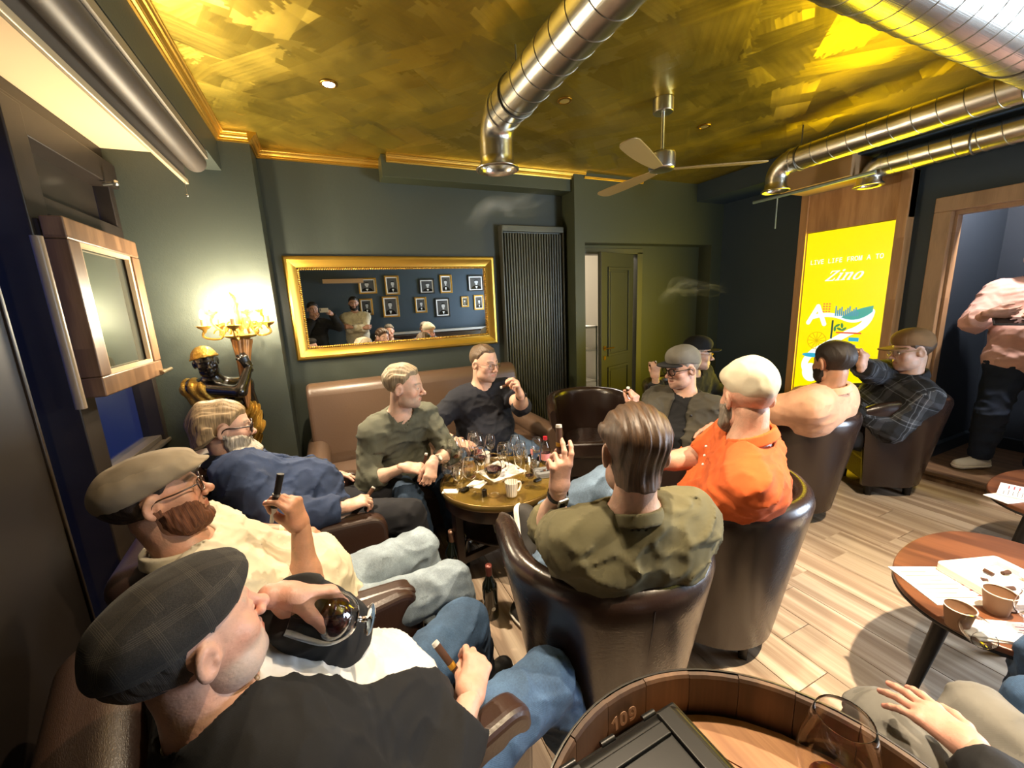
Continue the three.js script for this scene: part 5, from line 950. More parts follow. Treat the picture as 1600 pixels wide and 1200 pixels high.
{ // barrel table
  const t = thing('barrel_table', 'upright oak barrel used as a table, its sunken head holding a black case', 'barrel', [0.39, 0, -0.165]), n = 22;
  const stave = std({ color: '#ffffff', roughness: 0.55, map: rep(grain(8, [0.24, 0.17, 0.12], [0.42, 0.31, 0.22], 170), 2, 2) });
  const rad = (y) => 0.3 + 0.06 * (1 - ((y - 0.475) / 0.475) ** 2);
  for (let i = 0; i < n; i++) {
    const a0 = i / n * 2 * Math.PI + 0.0016, a1 = (i + 1) / n * 2 * Math.PI - 0.0016, P = [], U = [], I = [], rows = 10, w = 3;
    const ring = []; for (let j = 0; j <= rows; j++) ring.push([rad(j / rows * 0.95), j / rows * 0.95]); ring.push([rad(0.95) - 0.002, 0.955]); ring.push([rad(0.95) - 0.009, 0.955]); ring.push([rad(0.95) - 0.012, 0.95]); ring.push([rad(0.9) - 0.024, 0.9]); ring.push([rad(0.86) - 0.028, 0.86]); ring.push([rad(0.5) - 0.028, 0.5]); ring.push([rad(0) - 0.026, 0]);
    for (const [r, y] of ring) for (let k = 0; k <= w; k++) { const a = lerp(a0, a1, k / w); P.push(Math.cos(a) * r, y, Math.sin(a) * r); U.push(i * 0.31 + k * 0.027, y); }
    const m = w + 1, L = ring.length; for (let j = 0; j < L; j++) for (let k = 0; k < w; k++) { const a = j * m + k, b = ((j + 1) % L) * m + k; I.push(a, b, a + 1, a + 1, b, b + 1); }
    for (const k of [0, w]) for (let j = 1; j < L - 1; j++) k ? I.push(k, j * m + k, (j + 1) * m + k) : I.push(0, (j + 1) * m, j * m);
    const g = new THREE.BufferGeometry(); g.setAttribute('position', new THREE.BufferAttribute(new Float32Array(P), 3)); g.setAttribute('uv', new THREE.BufferAttribute(new Float32Array(U), 2)); g.setIndex(I);
    const lift = [0, 0.0012, -0.0005, 0.0015][i % 4]; obj('stave', toCreasedNormals(g, 0.5).translate(0, lift, 0), stave, t);
  }
  const steel = std({ color: hex('#8d8a86'), roughness: 0.38, metalness: 0.9, map: rep(T.mottle, 2) });
  for (const [y0, y1] of [[0.885, 0.957], [0.72, 0.76], [0.19, 0.23], [0.003, 0.05]]) obj('hoop', lathe([[rad(y0) + 0.001, y0], [rad(y0) + 0.004, y0], [rad(y1) + 0.004, y1], [rad(y1) + 0.001, y1]], 64), steel, t);
  const headM = std({ color: '#ffffff', roughness: 0.5, map: rep(grain(6, [0.48, 0.31, 0.18], [0.72, 0.53, 0.35], 175), 2.6, 1.6) });
  let x0 = -0.283; for (const w of [0.09, 0.1, 0.09, 0.1, 0.09, 0.1]) { const xa = x0 + 0.0012, xb = Math.min(x0 + w - 0.0012, 0.283), s = new THREE.Shape(), R = 0.285; s.moveTo(xa, -Math.sqrt(Math.max(0, R * R - xa * xa))); for (let i = 0; i <= 8; i++) { const x = lerp(xa, xb, i / 8); s.lineTo(x, -Math.sqrt(Math.max(0, R * R - x * x))); } for (let i = 8; i >= 0; i--) { const x = lerp(xa, xb, i / 8); s.lineTo(x, Math.sqrt(Math.max(0, R * R - x * x))); } obj('head_board', boxUV(new THREE.ExtrudeGeometry(s, { depth: 0.02, bevelEnabled: false }).rotateX(-Math.PI / 2).rotateY(0.5).translate(0, 0.855, 0)), headM, t); x0 += w; }
  const face = await new FontLoader().loadAsync('fonts/droid/droid_sans_bold.typeface.json');
  '109'.split('').forEach((d, k) => { const a = -1.62 + (k - 1) * 0.07, r = 0.2795, g = new TextGeometry(d, { font: face, size: 0.023, depth: 0.0004, bevelEnabled: true, bevelSize: 0.0006, bevelThickness: 0.0005, curveSegments: 8 }); g.center(); g.rotateX(-0.12); g.rotateY(-a - Math.PI / 2 ); g.translate(Math.cos(a) * r, 0.918, Math.sin(a) * r); obj('stamped_digit', g, plain('#86664a', 0.6), t); });
}
{ // black hard case in the barrel head
  const t = thing('hard_case', 'black ribbed plastic hard case lying open on the barrel top', 'case', [0.315, 0.892, -0.285], 0.03);
  t.userData.label = 'black ribbed plastic hard case lying on the sunken barrel head';
  const m = plain('#0c0c0d', 0.34), W = 0.235, D = 0.2;
  obj('body', new RoundedBoxGeometry(W, 0.1, D, 4, 0.016).translate(0, 0.05, 0), m, t);
  obj('rim', new RoundedBoxGeometry(W + 0.012, 0.012, D + 0.012, 3, 0.005).translate(0, 0.08, 0), m, t);
  for (const x of [-0.085, 0.085]) obj('rib', new RoundedBoxGeometry(0.028, 0.008, D * 0.92, 2, 0.003).translate(x, 0.102, 0), m, t);
  for (const z of [-0.07, 0.07]) obj('rib', new RoundedBoxGeometry(W * 0.6, 0.006, 0.02, 2, 0.0025).translate(0, 0.102, z), m, t);
  obj('plate', [new RoundedBoxGeometry(0.09, 0.005, 0.05, 2, 0.002).translate(0, 0.1015, 0.01)], m, t);
  for (const x of [-0.08, -0.01, 0.07]) obj('hinge', rod(V(x - 0.012, 0.085, -D / 2 - 0.006), V(x + 0.012, 0.085, -D / 2 - 0.006), 0.005), m, t);
  for (const x of [-0.06, 0.06]) obj('latch', new RoundedBoxGeometry(0.04, 0.03, 0.012, 2, 0.003).translate(x, 0.075, D / 2 + 0.008), m, t);
}
// ---------------------------------------------------------------- glasses, bottles, cups and the rest on the tables
const wineDark = phys({ color: hex('#2a040c'), roughness: 0.03, clearcoat: 1, clearcoatRoughness: 0.02 }), wineMid = phys({ color: hex('#5a0c18'), roughness: 0.03, clearcoat: 1 });
const KIND = { // bowl profile [radius, height], stem height
  red: { b: [[0.004, 0], [0.022, 0.006], [0.038, 0.03], [0.044, 0.055], [0.041, 0.085], [0.033, 0.118]], s: 0.085 }, white: { b: [[0.004, 0], [0.018, 0.006], [0.031, 0.03], [0.034, 0.052], [0.031, 0.08], [0.026, 0.1]], s: 0.085 },
  flute: { b: [[0.004, 0], [0.014, 0.015], [0.022, 0.06], [0.025, 0.1], [0.022, 0.145]], s: 0.07 }, tasting: { b: [[0.004, 0], [0.02, 0.005], [0.031, 0.025], [0.032, 0.04], [0.024, 0.075], [0.021, 0.09]], s: 0.045 },
  snifter: { b: [[0.005, 0], [0.03, 0.008], [0.047, 0.035], [0.05, 0.06], [0.043, 0.1], [0.034, 0.135]], s: 0.02 },
};
const shellOf = (c, t = 0.0011) => { const e = c[c.length - 1]; return [[0, 0], ...c, [e[0] - t * 0.3, e[1] + t * 0.7], ...c.slice(2).reverse().map((p) => [Math.max(0.0005, p[0] - t), p[1] + (p[1] < 0.02 ? t : 0)]), [0, 0.004]]; };
const curveOf = (b) => new THREE.CatmullRomCurve3(b.map((p) => V(p[0], p[1], 0)), false, 'centripetal').getPoints(22).map((p) => [Math.max(0, p.x), p.y]);
function stemGlass(kind, label, pos, o = {}) {
  const k = KIND[kind], t = thing(kind === 'flute' ? 'flute_glass' : kind === 'snifter' ? 'snifter_glass' : 'wine_glass', label, 'glass', pos, o.turn ?? 0, o.group), c = curveOf(k.b), h = k.s + 0.006;
  if (o.scale) t.scale.setScalar(o.scale);
  obj('bowl', lathe(shellOf(c), 36).translate(0, h, 0), M.crystal, t);
  obj('stem', lathe([[0, 0], [0.0325, 0], [0.033, 0.0015], [0.03, 0.003], [0.012, 0.006], [0.005, 0.014], [0.0035, 0.03], [0.0035, Math.max(0.032, k.s - 0.012)], [0.006, k.s + 0.006], [0, k.s + 0.006]], 28), M.glass, t);
  if (o.wine) { const top = o.wine, q = c.filter((p) => p[1] < top).map((p) => [Math.max(0, p[0] - 0.0014), p[1] + 0.0015]), e = q[q.length - 1]; obj('wine', lathe([[0, 0.001], ...q, [e[0], top], [0, top]], 32).translate(0, h, 0), o.light ? wineMid : wineDark, t); }
  return t;
}
function tumbler(label, pos, r = 0.036, H = 0.09, o = {}) {
  const t = thing('tumbler', label, 'glass', pos, 0, o.group);
  const g = lathe([[0, 0.008], [r * 0.9, 0.008], [r, H], [r * 1.03, H], [r * 0.95, 0], [0, 0]], o.facets ?? 32); obj('body', o.facets ? toCreasedNormals(g, 0.2) : g, M.crystal, t);
  if (o.ice) for (let i = 0; i < 5; i++) obj('ice_cube', new RoundedBoxGeometry(0.021, 0.021, 0.021, 2, 0.004).rotateX(i).rotateY(i * 2).translate(0.014 * Math.cos(i * 2.2), 0.025 + 0.011 * i, 0.014 * Math.sin(i * 2.2)), M.crystal, t);
  return t;
}
function sheet(name, label, pos, w, d, turn, m = M.paperM, h = 0.004) { const g = new THREE.BoxGeometry(w, h, d).translate(0, h / 2, 0), o = obj(name, g, m); o.position.copy(pos); o.rotation.y = turn; return tag(o, label, 'paper'); }
const on = TB.y;
stemGlass('red', 'large wine glass half full of red wine beside the striped mug', V(0.727, 0.58, -1.938), { wine: 0.052, scale: 1.12 });
stemGlass('red', 'wine glass with a little dark wine, left of the half full large glass', V(0.62, 0.58, -2.017), { wine: 0.018 });
stemGlass('white', 'wine glass half full of red wine standing behind the two front glasses', V(0.725, 0.58, -2.146), { wine: 0.05, scale: 1.1 });
stemGlass('red', 'tall wine glass with a pink red remainder, at the table back under the resting hand', V(0.759, 0.58, -2.287), { wine: 0.024, light: true, scale: 1.18 });
stemGlass('red', 'wine glass with a dark remainder at the left edge of the round table', V(0.625, 0.58, -2.343), { wine: 0.016, scale: 1.06 });
stemGlass('tasting', 'small empty tasting glass at the left rim of the round table', V(0.538, 0.58, -2.213));
for (const [q, k, s, l] of [
  [V(0.651, 0.58, -2.229), 'white', 1, 'empty clear stem glass behind the left tumbler on the round table'], [V(0.695, 0.58, -2.431), 'white', 1, 'empty clear stem glass nearest the wrist watch of the sweater man'],
  [V(0.893, 0.58, -2.197), 'white', 1, 'empty clear stem glass standing against the white ashtray'], [V(1.02, 0.58, -2.288), 'white', 1, 'empty clear stem glass behind the slender flute on the round table'],
  [V(0.989, 0.58, -2.332), 'tasting', 1, 'smallest clear stem glass at the back of the round table'], [V(0.791, 0.58, -2.45), 'white', 1.1, 'tallest clear stem glass at the back left beside the resting hand'],
  [V(0.888, 0.58, -2.392), 'white', 1, 'empty clear stem glass right of the white paper cup'], [V(0.99, 0.58, -2.14), 'white', 1.05, 'empty clear stem glass left of the ice tumbler'],
  [V(0.858, 0.58, -2.068), 'flute', 0.9, 'short flute glass in front of the white ashtray'], [V(0.575, 0.58, -2.115), 'tasting', 1, 'small clear stem glass in front of the left tumbler'], [V(1.123, 0.58, -2.177), 'white', 1, 'empty clear stem glass just left of the water bottle']]) stemGlass(k, l, q, { scale: s, group: 'empty clear glasses crowded on the round table' });
sheet('napkin', 'white paper napkin spread under the white ashtray on the round table', V(0.883, 0.58, -2.214), 0.24, 0.2, 0.2, M.paperM, 0.003);
sheet('napkin', 'white paper napkin near the striped mug on the round table', V(0.686, 0.58, -2.118), 0.09, 0.09, 0.7, M.paperM, 0.003);
stemGlass('flute', 'tall slender flute glass right of the white ashtray on the round table', V(0.921, 0.58, -2.032));
stemGlass('tasting', 'small stem glass with a red remainder right of the ribbed mug', V(0.943, 0.58, -1.932), { wine: 0.02 });
tumbler('cut crystal tumbler holding ice cubes, beside the small water bottle', V(1.073, 0.58, -2.125), 0.036, 0.10, { facets: 10, ice: true });
tumbler('cut crystal tumbler standing just behind the tumbler with the ice', V(1.102, 0.58, -2.264), 0.034, 0.1, { facets: 10 });
tumbler('plain clear tumbler at the left side of the round table', V(0.599, 0.58, -2.218), 0.03, 0.085);
{ const t = thing('water_bottle', 'small clear water bottle with a red cap and pink label', 'bottle', V(1.19, 0.58, -2.187));
  obj('bottle', lathe([[0, 0.004], [0.028, 0.004], [0.031, 0.01], [0.031, 0.1], [0.026, 0.125], [0.013, 0.15], [0.0125, 0.165], [0.0115, 0.165], [0.012, 0.15], [0.025, 0.124], [0.03, 0.1], [0.03, 0.01], [0, 0.006]], 28), M.crystal, t); obj('label', lathe([[0.0315, 0.03], [0.0315, 0.075]], 28), plain('#d98f92', 0.6), t); obj('cap', [rod(V(0, 0.163, 0), V(0, 0.184, 0), 0.0145)], plain('#a5202c', 0.4), t); }
{ const t = thing('mug', 'white mug with grey stripes and a handle at the table front', 'mug', V(0.804, 0.58, -1.877), 0.2);
  const s = canvasTex(256, 64, (c, w, h) => { c.fillStyle = '#f1ece1'; c.fillRect(0, 0, w, h); c.fillStyle = '#a39c92'; for (let i = 0; i < 16; i++) c.fillRect(i * 16 + 5, 6, 4, 58); });
  obj('cup', [lathe([[0, 0.004], [0.026, 0.004], [0.029, 0.012], [0.037, 0.085], [0.0375, 0.088], [0.035, 0.088], [0.027, 0.014], [0, 0.012]], 36)], std({ map: s, roughness: 0.35 }), t);
  obj('handle', tube([V(0.034, 0.072, 0), V(0.058, 0.07, 0), V(0.062, 0.045, 0), V(0.046, 0.022, 0), V(0.031, 0.025, 0)], 0.0055, 24, 8), plain('#f1ece1', 0.35), t); }
function ashtray(name, label, pos, w, d, turn, m = M.white) {
  const t = thing(name, label, 'ashtray', pos, turn);
  const s = new THREE.Shape(); const r = 0.02; s.moveTo(-w / 2 + r, -d / 2); s.lineTo(w / 2 - r, -d / 2); s.quadraticCurveTo(w / 2, -d / 2, w / 2, -d / 2 + r); s.lineTo(w / 2, d / 2 - r); s.quadraticCurveTo(w / 2, d / 2, w / 2 - r, d / 2); s.lineTo(-w / 2 + r, d / 2); s.quadraticCurveTo(-w / 2, d / 2, -w / 2, d / 2 - r); s.lineTo(-w / 2, -d / 2 + r); s.quadraticCurveTo(-w / 2, -d / 2, -w / 2 + r, -d / 2);
  obj('base', prism(s, 0.01, 0.003).rotateX(-Math.PI / 2), m, t);
  const q = s.clone(), h = new THREE.Path(); h.moveTo(-w / 2 + 0.03, -d / 2 + 0.03); h.lineTo(-w / 2 + 0.03, d / 2 - 0.03); h.lineTo(w / 2 - 0.03, d / 2 - 0.03); h.lineTo(w / 2 - 0.03, -d / 2 + 0.03); h.closePath(); q.holes.push(h);
  obj('rim', prism(q, 0.026, 0.006, 3).rotateX(-Math.PI / 2).translate(0, 0.008, 0), m, t);
  for (const e of [-1, 1]) obj('rest', new THREE.CylinderGeometry(0.012, 0.012, 0.05, 14, 1, true, 0, Math.PI).rotateZ(Math.PI / 2).rotateX(Math.PI).translate(e * (w / 2 - 0.025), 0.037, 0), m, t);
  const r2 = rng(w * 1e4 | 0); for (let i = 0; i < 4; i++) obj('cigar_butt', rod(V(0, 0, 0), V(0.026, 0.002, 0.008), 0.007, 0.008).rotateY(r2() * 6).translate((r2() - 0.5) * (w - 0.11), 0.018, (r2() - 0.5) * (d - 0.1)), M.cigar, t);
  return t;
}
ashtray('ashtray', 'white square ashtray in the middle of the round table', V(0.88, 0.58, -2.227), 0.15, 0.15, 0.4);
ashtray('ashtray', 'grey square ashtray at the right of the round table near the water bottle', V(1.096, 0.58, -2.034), 0.12, 0.1, -0.2, plain('#77797a', 0.4));
const small = (name, label, cat, pos, w, h, d, turn, m, r = 0.003) => { const o = obj(name, cbox(w, h, d, r), m); o.position.copy(pos); o.rotation.y = turn; return tag(o, label, cat); };
small('lighter', 'black lighter lying at the front left of the round table', 'lighter', V(0.6, 0.58, -2.073), 0.06, 0.016, 0.024, 0.7, M.blackGloss, 0.005);
small('lighter', 'black upright cutter case at the front edge of the round table', 'lighter', V(0.672, 0.58, -1.952), 0.026, 0.045, 0.02, 0.2, M.blackGloss, 0.005);
small('lighter', 'black lighter beside the small stem glass at the table right', 'lighter', V(1.016, 0.58, -1.977), 0.05, 0.016, 0.024, 0.2, M.blackGloss, 0.005);
small('leaflet', 'white folded leaflet at the left rim of the round table', 'paper', V(0.524, 0.58, -2.107), 0.09, 0.004, 0.05, -0.5, M.paperM, 0);
tag(obj('cigar_tube', rod(V(0.632, 0.59, -2.096), V(0.731, 0.59, -2.117), 0.008), M.white), 'white cigar tube lying on the round table near the black lighter', 'cigar tube');
function paperCup(label, pos, s = 1, m = M.kraft) { const t = thing('paper_cup', label, 'cup', pos); t.scale.setScalar(s); obj('cup', lathe([[0, 0.004], [0.026, 0.004], [0.0265, 0], [0.028, 0], [0.039, 0.072], [0.038, 0.073], [0.027, 0.006], [0, 0.006]], 32), m, t); obj('rim', new THREE.TorusGeometry(0.039, 0.0018, 8, 32).rotateX(Math.PI / 2).translate(0, 0.073, 0), plain('#e8d9c4', 0.7), t); return t; }
paperCup('pale paper cup on the lower shelf of the round table', V(TB.x - 0.06, 0.298, TB.z + 0.1), 0.95, plain('#d8c8a8', 0.8));
paperCup('white paper cup at the back of the round table behind the wine', V(0.851, 0.58, -2.414), 0.9, M.white);
small('leaflet', 'dark leaflet lying on the lower shelf of the round table', 'paper', V(TB.x - 0.02, 0.298, TB.z - 0.1), 0.16, 0.006, 0.11, 0.4, plain('#3b3a38', 0.6), 0);
function floorBottle(label, pos, s = 1, seal = '#5e1a20', mark = false) {
  const t = thing('wine_bottle', label, 'bottle', pos); t.scale.setScalar(s);
  obj('bottle', lathe([[0, 0.012], [0.03, 0.002], [0.039, 0], [0.041, 0.006], [0.041, 0.165], [0.037, 0.195], [0.022, 0.225], [0.015, 0.25], [0.0145, 0.29], [0.0165, 0.292], [0.0165, 0.3], [0, 0.3]], 36), phys({ color: hex('#10140c'), roughness: 0.08, clearcoat: 1 }), t);
  obj('capsule', lathe([[0.0165, 0.235], [0.0158, 0.26], [0.0172, 0.29], [0.0172, 0.302], [0, 0.303]], 24), plain(seal, 0.35, 0.3), t);
  if (mark) obj('emblem', rod(V(0, 0.07, 0.0405), V(0, 0.07, 0.0415), 0.011), plain('#b5b0a0', 0.5), t);
}
floorBottle('dark wine bottle with a dull red capsule standing alone on the floor before the table', V(0.603, 0, -1.76), 1, '#6d3a33', true);
floorBottle('dark green magnum bottle on the floor left of the round table', V(0.506, 0, -2.092), 1.15, '#7a5a48');
floorBottle('slim dark bottle with a red brown neck behind the magnum bottle on the floor', V(0.59, 0, -2.207), 1.1, '#4b1f18');
// things in hands
{ const t = thing('snifter_glass', 'round glass of dark spirit tipped to the mouth of the man in the tweed cap', 'glass', drinkGrip); const m = new THREE.Group();
  const k = KIND.snifter, c = curveOf(k.b); obj('bowl', lathe(shellOf(c), 36).translate(0, -0.06, 0), M.crystal, t); obj('foot', lathe([[0.03, -0.088], [0.031, -0.086], [0.006, -0.08], [0.005, -0.062]], 28), M.crystal, t); obj('drink', ball(V(0, -0.012, 0), 0.042, 1, 0.8, 1), wineDark, t);
  const to = drinker.inHead(0, -0.06, 0.1).sub(drinkGrip).normalize(); t.quaternion.setFromUnitVectors(V(0, 1, 0), to); }
{ const t = stemGlass('snifter', 'large snifter with a red drop at the bottom, standing in the barrel head', V(0.584, 0.876, -0.234), { wine: 0.016, light: true, scale: 1.0 }); }
// papers and cups on the low tables
const menuTex = canvasTex(256, 180, (c, w, h) => { c.fillStyle = '#f3f0ea'; c.fillRect(0, 0, w, h); c.fillStyle = '#6a6660'; for (let i = 0; i < 7; i++) c.fillRect(18, 26 + i * 20, 80 + (i * 37) % 60, 4); c.fillStyle = '#a03838'; for (let i = 0; i < 5; i++) c.fillRect(150, 40 + i * 24, 70, 6); });
const menuM = std({ map: menuTex, roughness: 0.8 });
const LT = 0.5;
sheet('menu', 'printed white card poking over the left edge of the walnut low table', V(2.026, 0.5, -0.548), 0.3, 0.21, -0.5, menuM);
sheet('menu', 'white card under the phone at the front of the walnut low table', V(1.895, 0.5, -0.363), 0.26, 0.1, -0.62, menuM);
sheet('leaflet', 'white leaflet lying uppermost on the second low table', V(3.238, 0.506, -0.71), 0.2, 0.14, 0.2, menuM);
sheet('leaflet', 'white leaflet lying lower on the second low table, with a pencil', V(3.132, 0.5, -0.718), 0.16, 0.1, -0.3);
ashtray('ashtray', 'large white square ashtray with cigar butts on the walnut low table', V(2.165, 0.505, -0.467), 0.26, 0.24, -0.35);
paperCup('brown paper cup at the front left of the walnut low table', V(1.779, 0.5, -0.458), 1);
paperCup('brown paper cup before the white ashtray on the walnut low table', V(1.979, 0.5, -0.428), 1.05);
small('phone', 'white cased phone lying at the front of the walnut low table', 'phone', V(1.826, 0.504, -0.399), 0.15, 0.009, 0.072, -0.75, M.white, 0.004);
small('phone', 'black phone on the seat edge by the hand of the blazer man', 'phone', V(0.012, 0.47, -2.83), 0.14, 0.009, 0.07, 0.3, M.blackGloss, 0.004);
{ const t = stemGlass('red', 'empty wine glass lying on its side on the printed card', V(1.862, 0.535, -0.486), { scale: 0.9 }); t.rotation.set(0.2, 0.6, 1.42); }
stemGlass('tasting', 'empty stem glass at the right front of the walnut low table', V(1.936, 0.5, -0.356));
{ // corner table between the sign and the chairs
  const t = thing('side_table', 'small dark table behind the peach polo, carrying two clear wine glasses', 'table', [3.5, 0, -2.38]);
  obj('top', lathe([[0, 0.58], [0.3, 0.58], [0.304, 0.592], [0.3, 0.605], [0, 0.605]], 48), M.darkWood, t); obj('column', lathe([[0.2, 0], [0.2, 0.012], [0.03, 0.03], [0.022, 0.06], [0.022, 0.58]], 28), M.black, t); }
stemGlass('white', 'left one of two clear wine glasses before the yellow sign', V(3.3, 0.605, -2.3), { scale: 1.15 });
stemGlass('white', 'right one of two clear wine glasses before the yellow sign', V(3.4, 0.605, -2.32), { scale: 1.15 });
// ---------------------------------------------------------------- mirror, radiator, lightbox, ducts, fan, lamps
{
  const t = thing('mirror', 'wide mirror in a gilt frame with a roped inner edge above the sofa', 'mirror', [0.65, 1.645, -3.85]), W = 1.83, H = 0.85;
  const sec = [[0, 0], [0, 0.03], [0.012, 0.044], [0.03, 0.046], [0.05, 0.036], [0.075, 0.026], [0.09, 0.024], [0.095, 0.0]];
  const rail = (L) => { const s = new THREE.Shape(sec.map((p) => new THREE.Vector2(p[0], p[1]))), g = new THREE.ExtrudeGeometry(s, { depth: L, bevelEnabled: false }), p = g.attributes.position; for (let i = 0; i < p.count; i++) { const x = p.getX(i), z = p.getZ(i); p.setZ(i, z < L / 2 ? x : L - x); } g.computeVertexNormals(); return toCreasedNormals(g, 0.5); };
  const place = (g, a) => g.applyMatrix4(a);
  for (const [L, ox, oy, rz] of [[W, -W / 2, -H / 2, 0], [W, W / 2, H / 2, Math.PI], [H, W / 2, -H / 2, Math.PI / 2], [H, -W / 2, H / 2, -Math.PI / 2]]) { // rail runs along its z; x is inward, y out of the wall
    const d = V(Math.cos(rz), Math.sin(rz), 0), inn = V(-Math.sin(rz), Math.cos(rz), 0); obj('frame', place(rail(L), basis(inn, V(0, 0, 1), d, V(ox, oy, 0))), M.gilt, t);
  }
  const bead = new THREE.SphereGeometry(0.0085, 8, 6).scale(1.25, 0.8, 0.9); const side = (n, a, b) => { const d = V().subVectors(b, a), L = []; for (let i = 0; i < n; i++) { const p = a.clone().addScaledVector(d, (i + 0.5) / n); L.push(bead.clone().rotateZ(Math.atan2(d.y, d.x) + 0.7).translate(p.x, p.y, 0.026)); } return L; };
  const hx = W / 2 - 0.102, hy = H / 2 - 0.102; for (const [n, a, b] of [[92, V(-hx, -hy), V(hx, -hy)], [92, V(-hx, hy), V(hx, hy)], [36, V(-hx, -hy), V(-hx, hy)], [36, V(hx, -hy), V(hx, hy)]]) { const o = obj('rope_edge', side(n, V(a.x, a.y, 0), V(b.x, b.y, 0)), M.gilt, t); o.userData.kind = 'stuff'; }
  obj('mirror_glass', bx(-W / 2 + 0.09, W / 2 - 0.09, -H / 2 + 0.09, H / 2 - 0.09, 0.004, 0.012), M.mirror, t);
}
{
  const t = thing('radiator', 'tall dark radiator with many upright ribs between the mirror and the door', 'radiator', [1.99, 0, -3.85]), m = std({ color: hex('#55564d'), roughness: 0.35, metalness: 0.4 });
  obj('back_plate', bx(-0.34, 0.34, 0.2, 2.34, 0.03, 0.05), m, t);
  for (let i = 0; i < 22; i++) obj('rib', new RoundedBoxGeometry(0.021, 2.06, 0.03, 2, 0.009).translate(-0.325 + (i + 0.5) * 0.65 / 22, 1.26, 0.062), m, t);
  obj('top_grille', bx(-0.35, 0.35, 2.3, 2.36, 0.02, 0.095, 0.008), m, t); obj('bottom_rail', bx(-0.34, 0.34, 0.18, 0.24, 0.02, 0.09, 0.008), m, t);
  for (const e of [-1, 1]) obj('side_panel', bx(e * 0.345 - 0.006, e * 0.345 + 0.006, 0.18, 2.36, 0.0, 0.09, 0.003), m, t);
}
{ // lightbox: wooden surround, glowing panel
  const t = thing('lightbox_sign', 'tall wooden lightbox with a glowing yellow advertising panel on the right wall', 'sign', [4.5, 0, -2.24], -Math.PI / 2), W = 0.84, s0 = -0.345, s1 = 0.345, y0 = 0.42, y1 = 2.15;
  obj('board', bx(-W / 2, W / 2, y1 + 0.005, 2.52, 0, 0.1, 0.004), M.oak, t);
  obj('board', bx(-W / 2, s0 - 0.004, 0.02, 2.52, 0, 0.115, 0.004), M.oak, t); obj('board', bx(s1 + 0.004, W / 2, 0.02, 2.52, 0, 0.115, 0.004), M.oak, t); obj('board', bx(s0, s1, 0.02, y0 - 0.005, 0, 0.1, 0.004), M.oak, t);
  const art = canvasTex(512, 1284, (c, w, h) => {
    c.fillStyle = '#f4d800'; c.fillRect(0, 0, w, h);
    c.fillStyle = '#fffbe6'; c.textAlign = 'center'; c.font = 'bold 42px monospace'; c.fillText('LIVE LIFE FROM A TO', w / 2 - 4, 222, 436);
    c.save(); c.translate(w / 2 - 8, 345); c.transform(1, 0, -0.32, 1, 0, 0); c.font = 'italic bold 96px serif'; c.fillText('Zino', 0, 0); c.restore();
    c.strokeStyle = '#eaf6f6'; c.lineCap = 'round'; c.lineJoin = 'round'; c.lineWidth = 30; c.beginPath(); c.moveTo(60, 640); c.lineTo(118, 520); c.lineTo(168, 648); c.moveTo(84, 600); c.quadraticCurveTo(200, 560, 300, 610); c.quadraticCurveTo(380, 640, 440, 560); c.stroke();
    c.beginPath(); c.moveTo(440, 560); c.quadraticCurveTo(430, 660, 330, 700); c.lineTo(120, 850); c.quadraticCurveTo(40, 930, 70, 990); c.quadraticCurveTo(110, 1050, 250, 1020); c.lineWidth = 44; c.stroke();
    c.fillStyle = '#3d9a8b'; c.beginPath(); c.moveTo(270, 600); c.quadraticCurveTo(340, 540, 450, 520); c.lineTo(448, 560); c.quadraticCurveTo(380, 630, 300, 610); c.fill();
    c.fillStyle = '#4a8ca0'; for (let i = 0; i < 12; i++) c.fillRect(230 + i * 12, 520 + (i * 29) % 40, 9, 70 - (i * 29) % 40);
    c.fillStyle = '#e07a3c'; for (let i = 0; i < 4; i++) for (let j = 0; j < 3; j++) c.fillRect(150 + j * 18, 500 + i * 18, 12, 10);
    c.strokeStyle = '#c9a000'; c.lineWidth = 4; c.beginPath(); c.arc(130, 770, 62, 0, 7); c.stroke(); for (let i = 0; i < 12; i++) { c.beginPath(); c.moveTo(130, 770); c.lineTo(130 + 62 * Math.cos(i * 0.524), 770 + 62 * Math.sin(i * 0.524)); c.stroke(); }
    c.fillStyle = '#d2552d'; c.fillRect(250, 700, 150, 10); c.fillStyle = '#e9a58a'; c.beginPath(); c.ellipse(350, 860, 70, 30, -0.3, 0, 7); c.fill(); c.fillStyle = '#2f9dbb'; c.fillRect(330, 735, 60, 26); c.beginPath(); c.ellipse(110, 880, 70, 16, 0, 0, 7); c.fill(); c.fillStyle = '#3a7d44'; for (let i = 0; i < 5; i++) { c.beginPath(); c.ellipse(240 + i * 14, 680 - (i % 2) * 24, 8, 18, i, 0, 7); c.fill(); } c.fillStyle = '#24443c'; c.fillRect(216, 620, 12, 130);
    c.fillStyle = '#fffbe6'; c.beginPath(); c.ellipse(110, 1010, 60, 70, 0, 0, 7); c.fill();
  });
  const g = new THREE.PlaneGeometry(s1 - s0, y1 - y0).translate(0, (y0 + y1) / 2, 0.086);
  obj('sign_panel', g, std({ color: '#111111', roughness: 0.3, emissive: '#ffffff', emissiveMap: art, emissiveIntensity: SIGN_GLOW }), t);
  obj('panel_back', bx(s0, s1, y0, y1, 0.02, 0.08), M.black, t);
  const l = new THREE.RectAreaLight(0xffe012, SIGN_LIGHT, s1 - s0, y1 - y0); l.position.set(4.5 - 0.1, (y0 + y1) / 2, -2.24); l.lookAt(0, (y0 + y1) / 2, -2.24); l.name = 'sign_light'; scene.add(l);
}
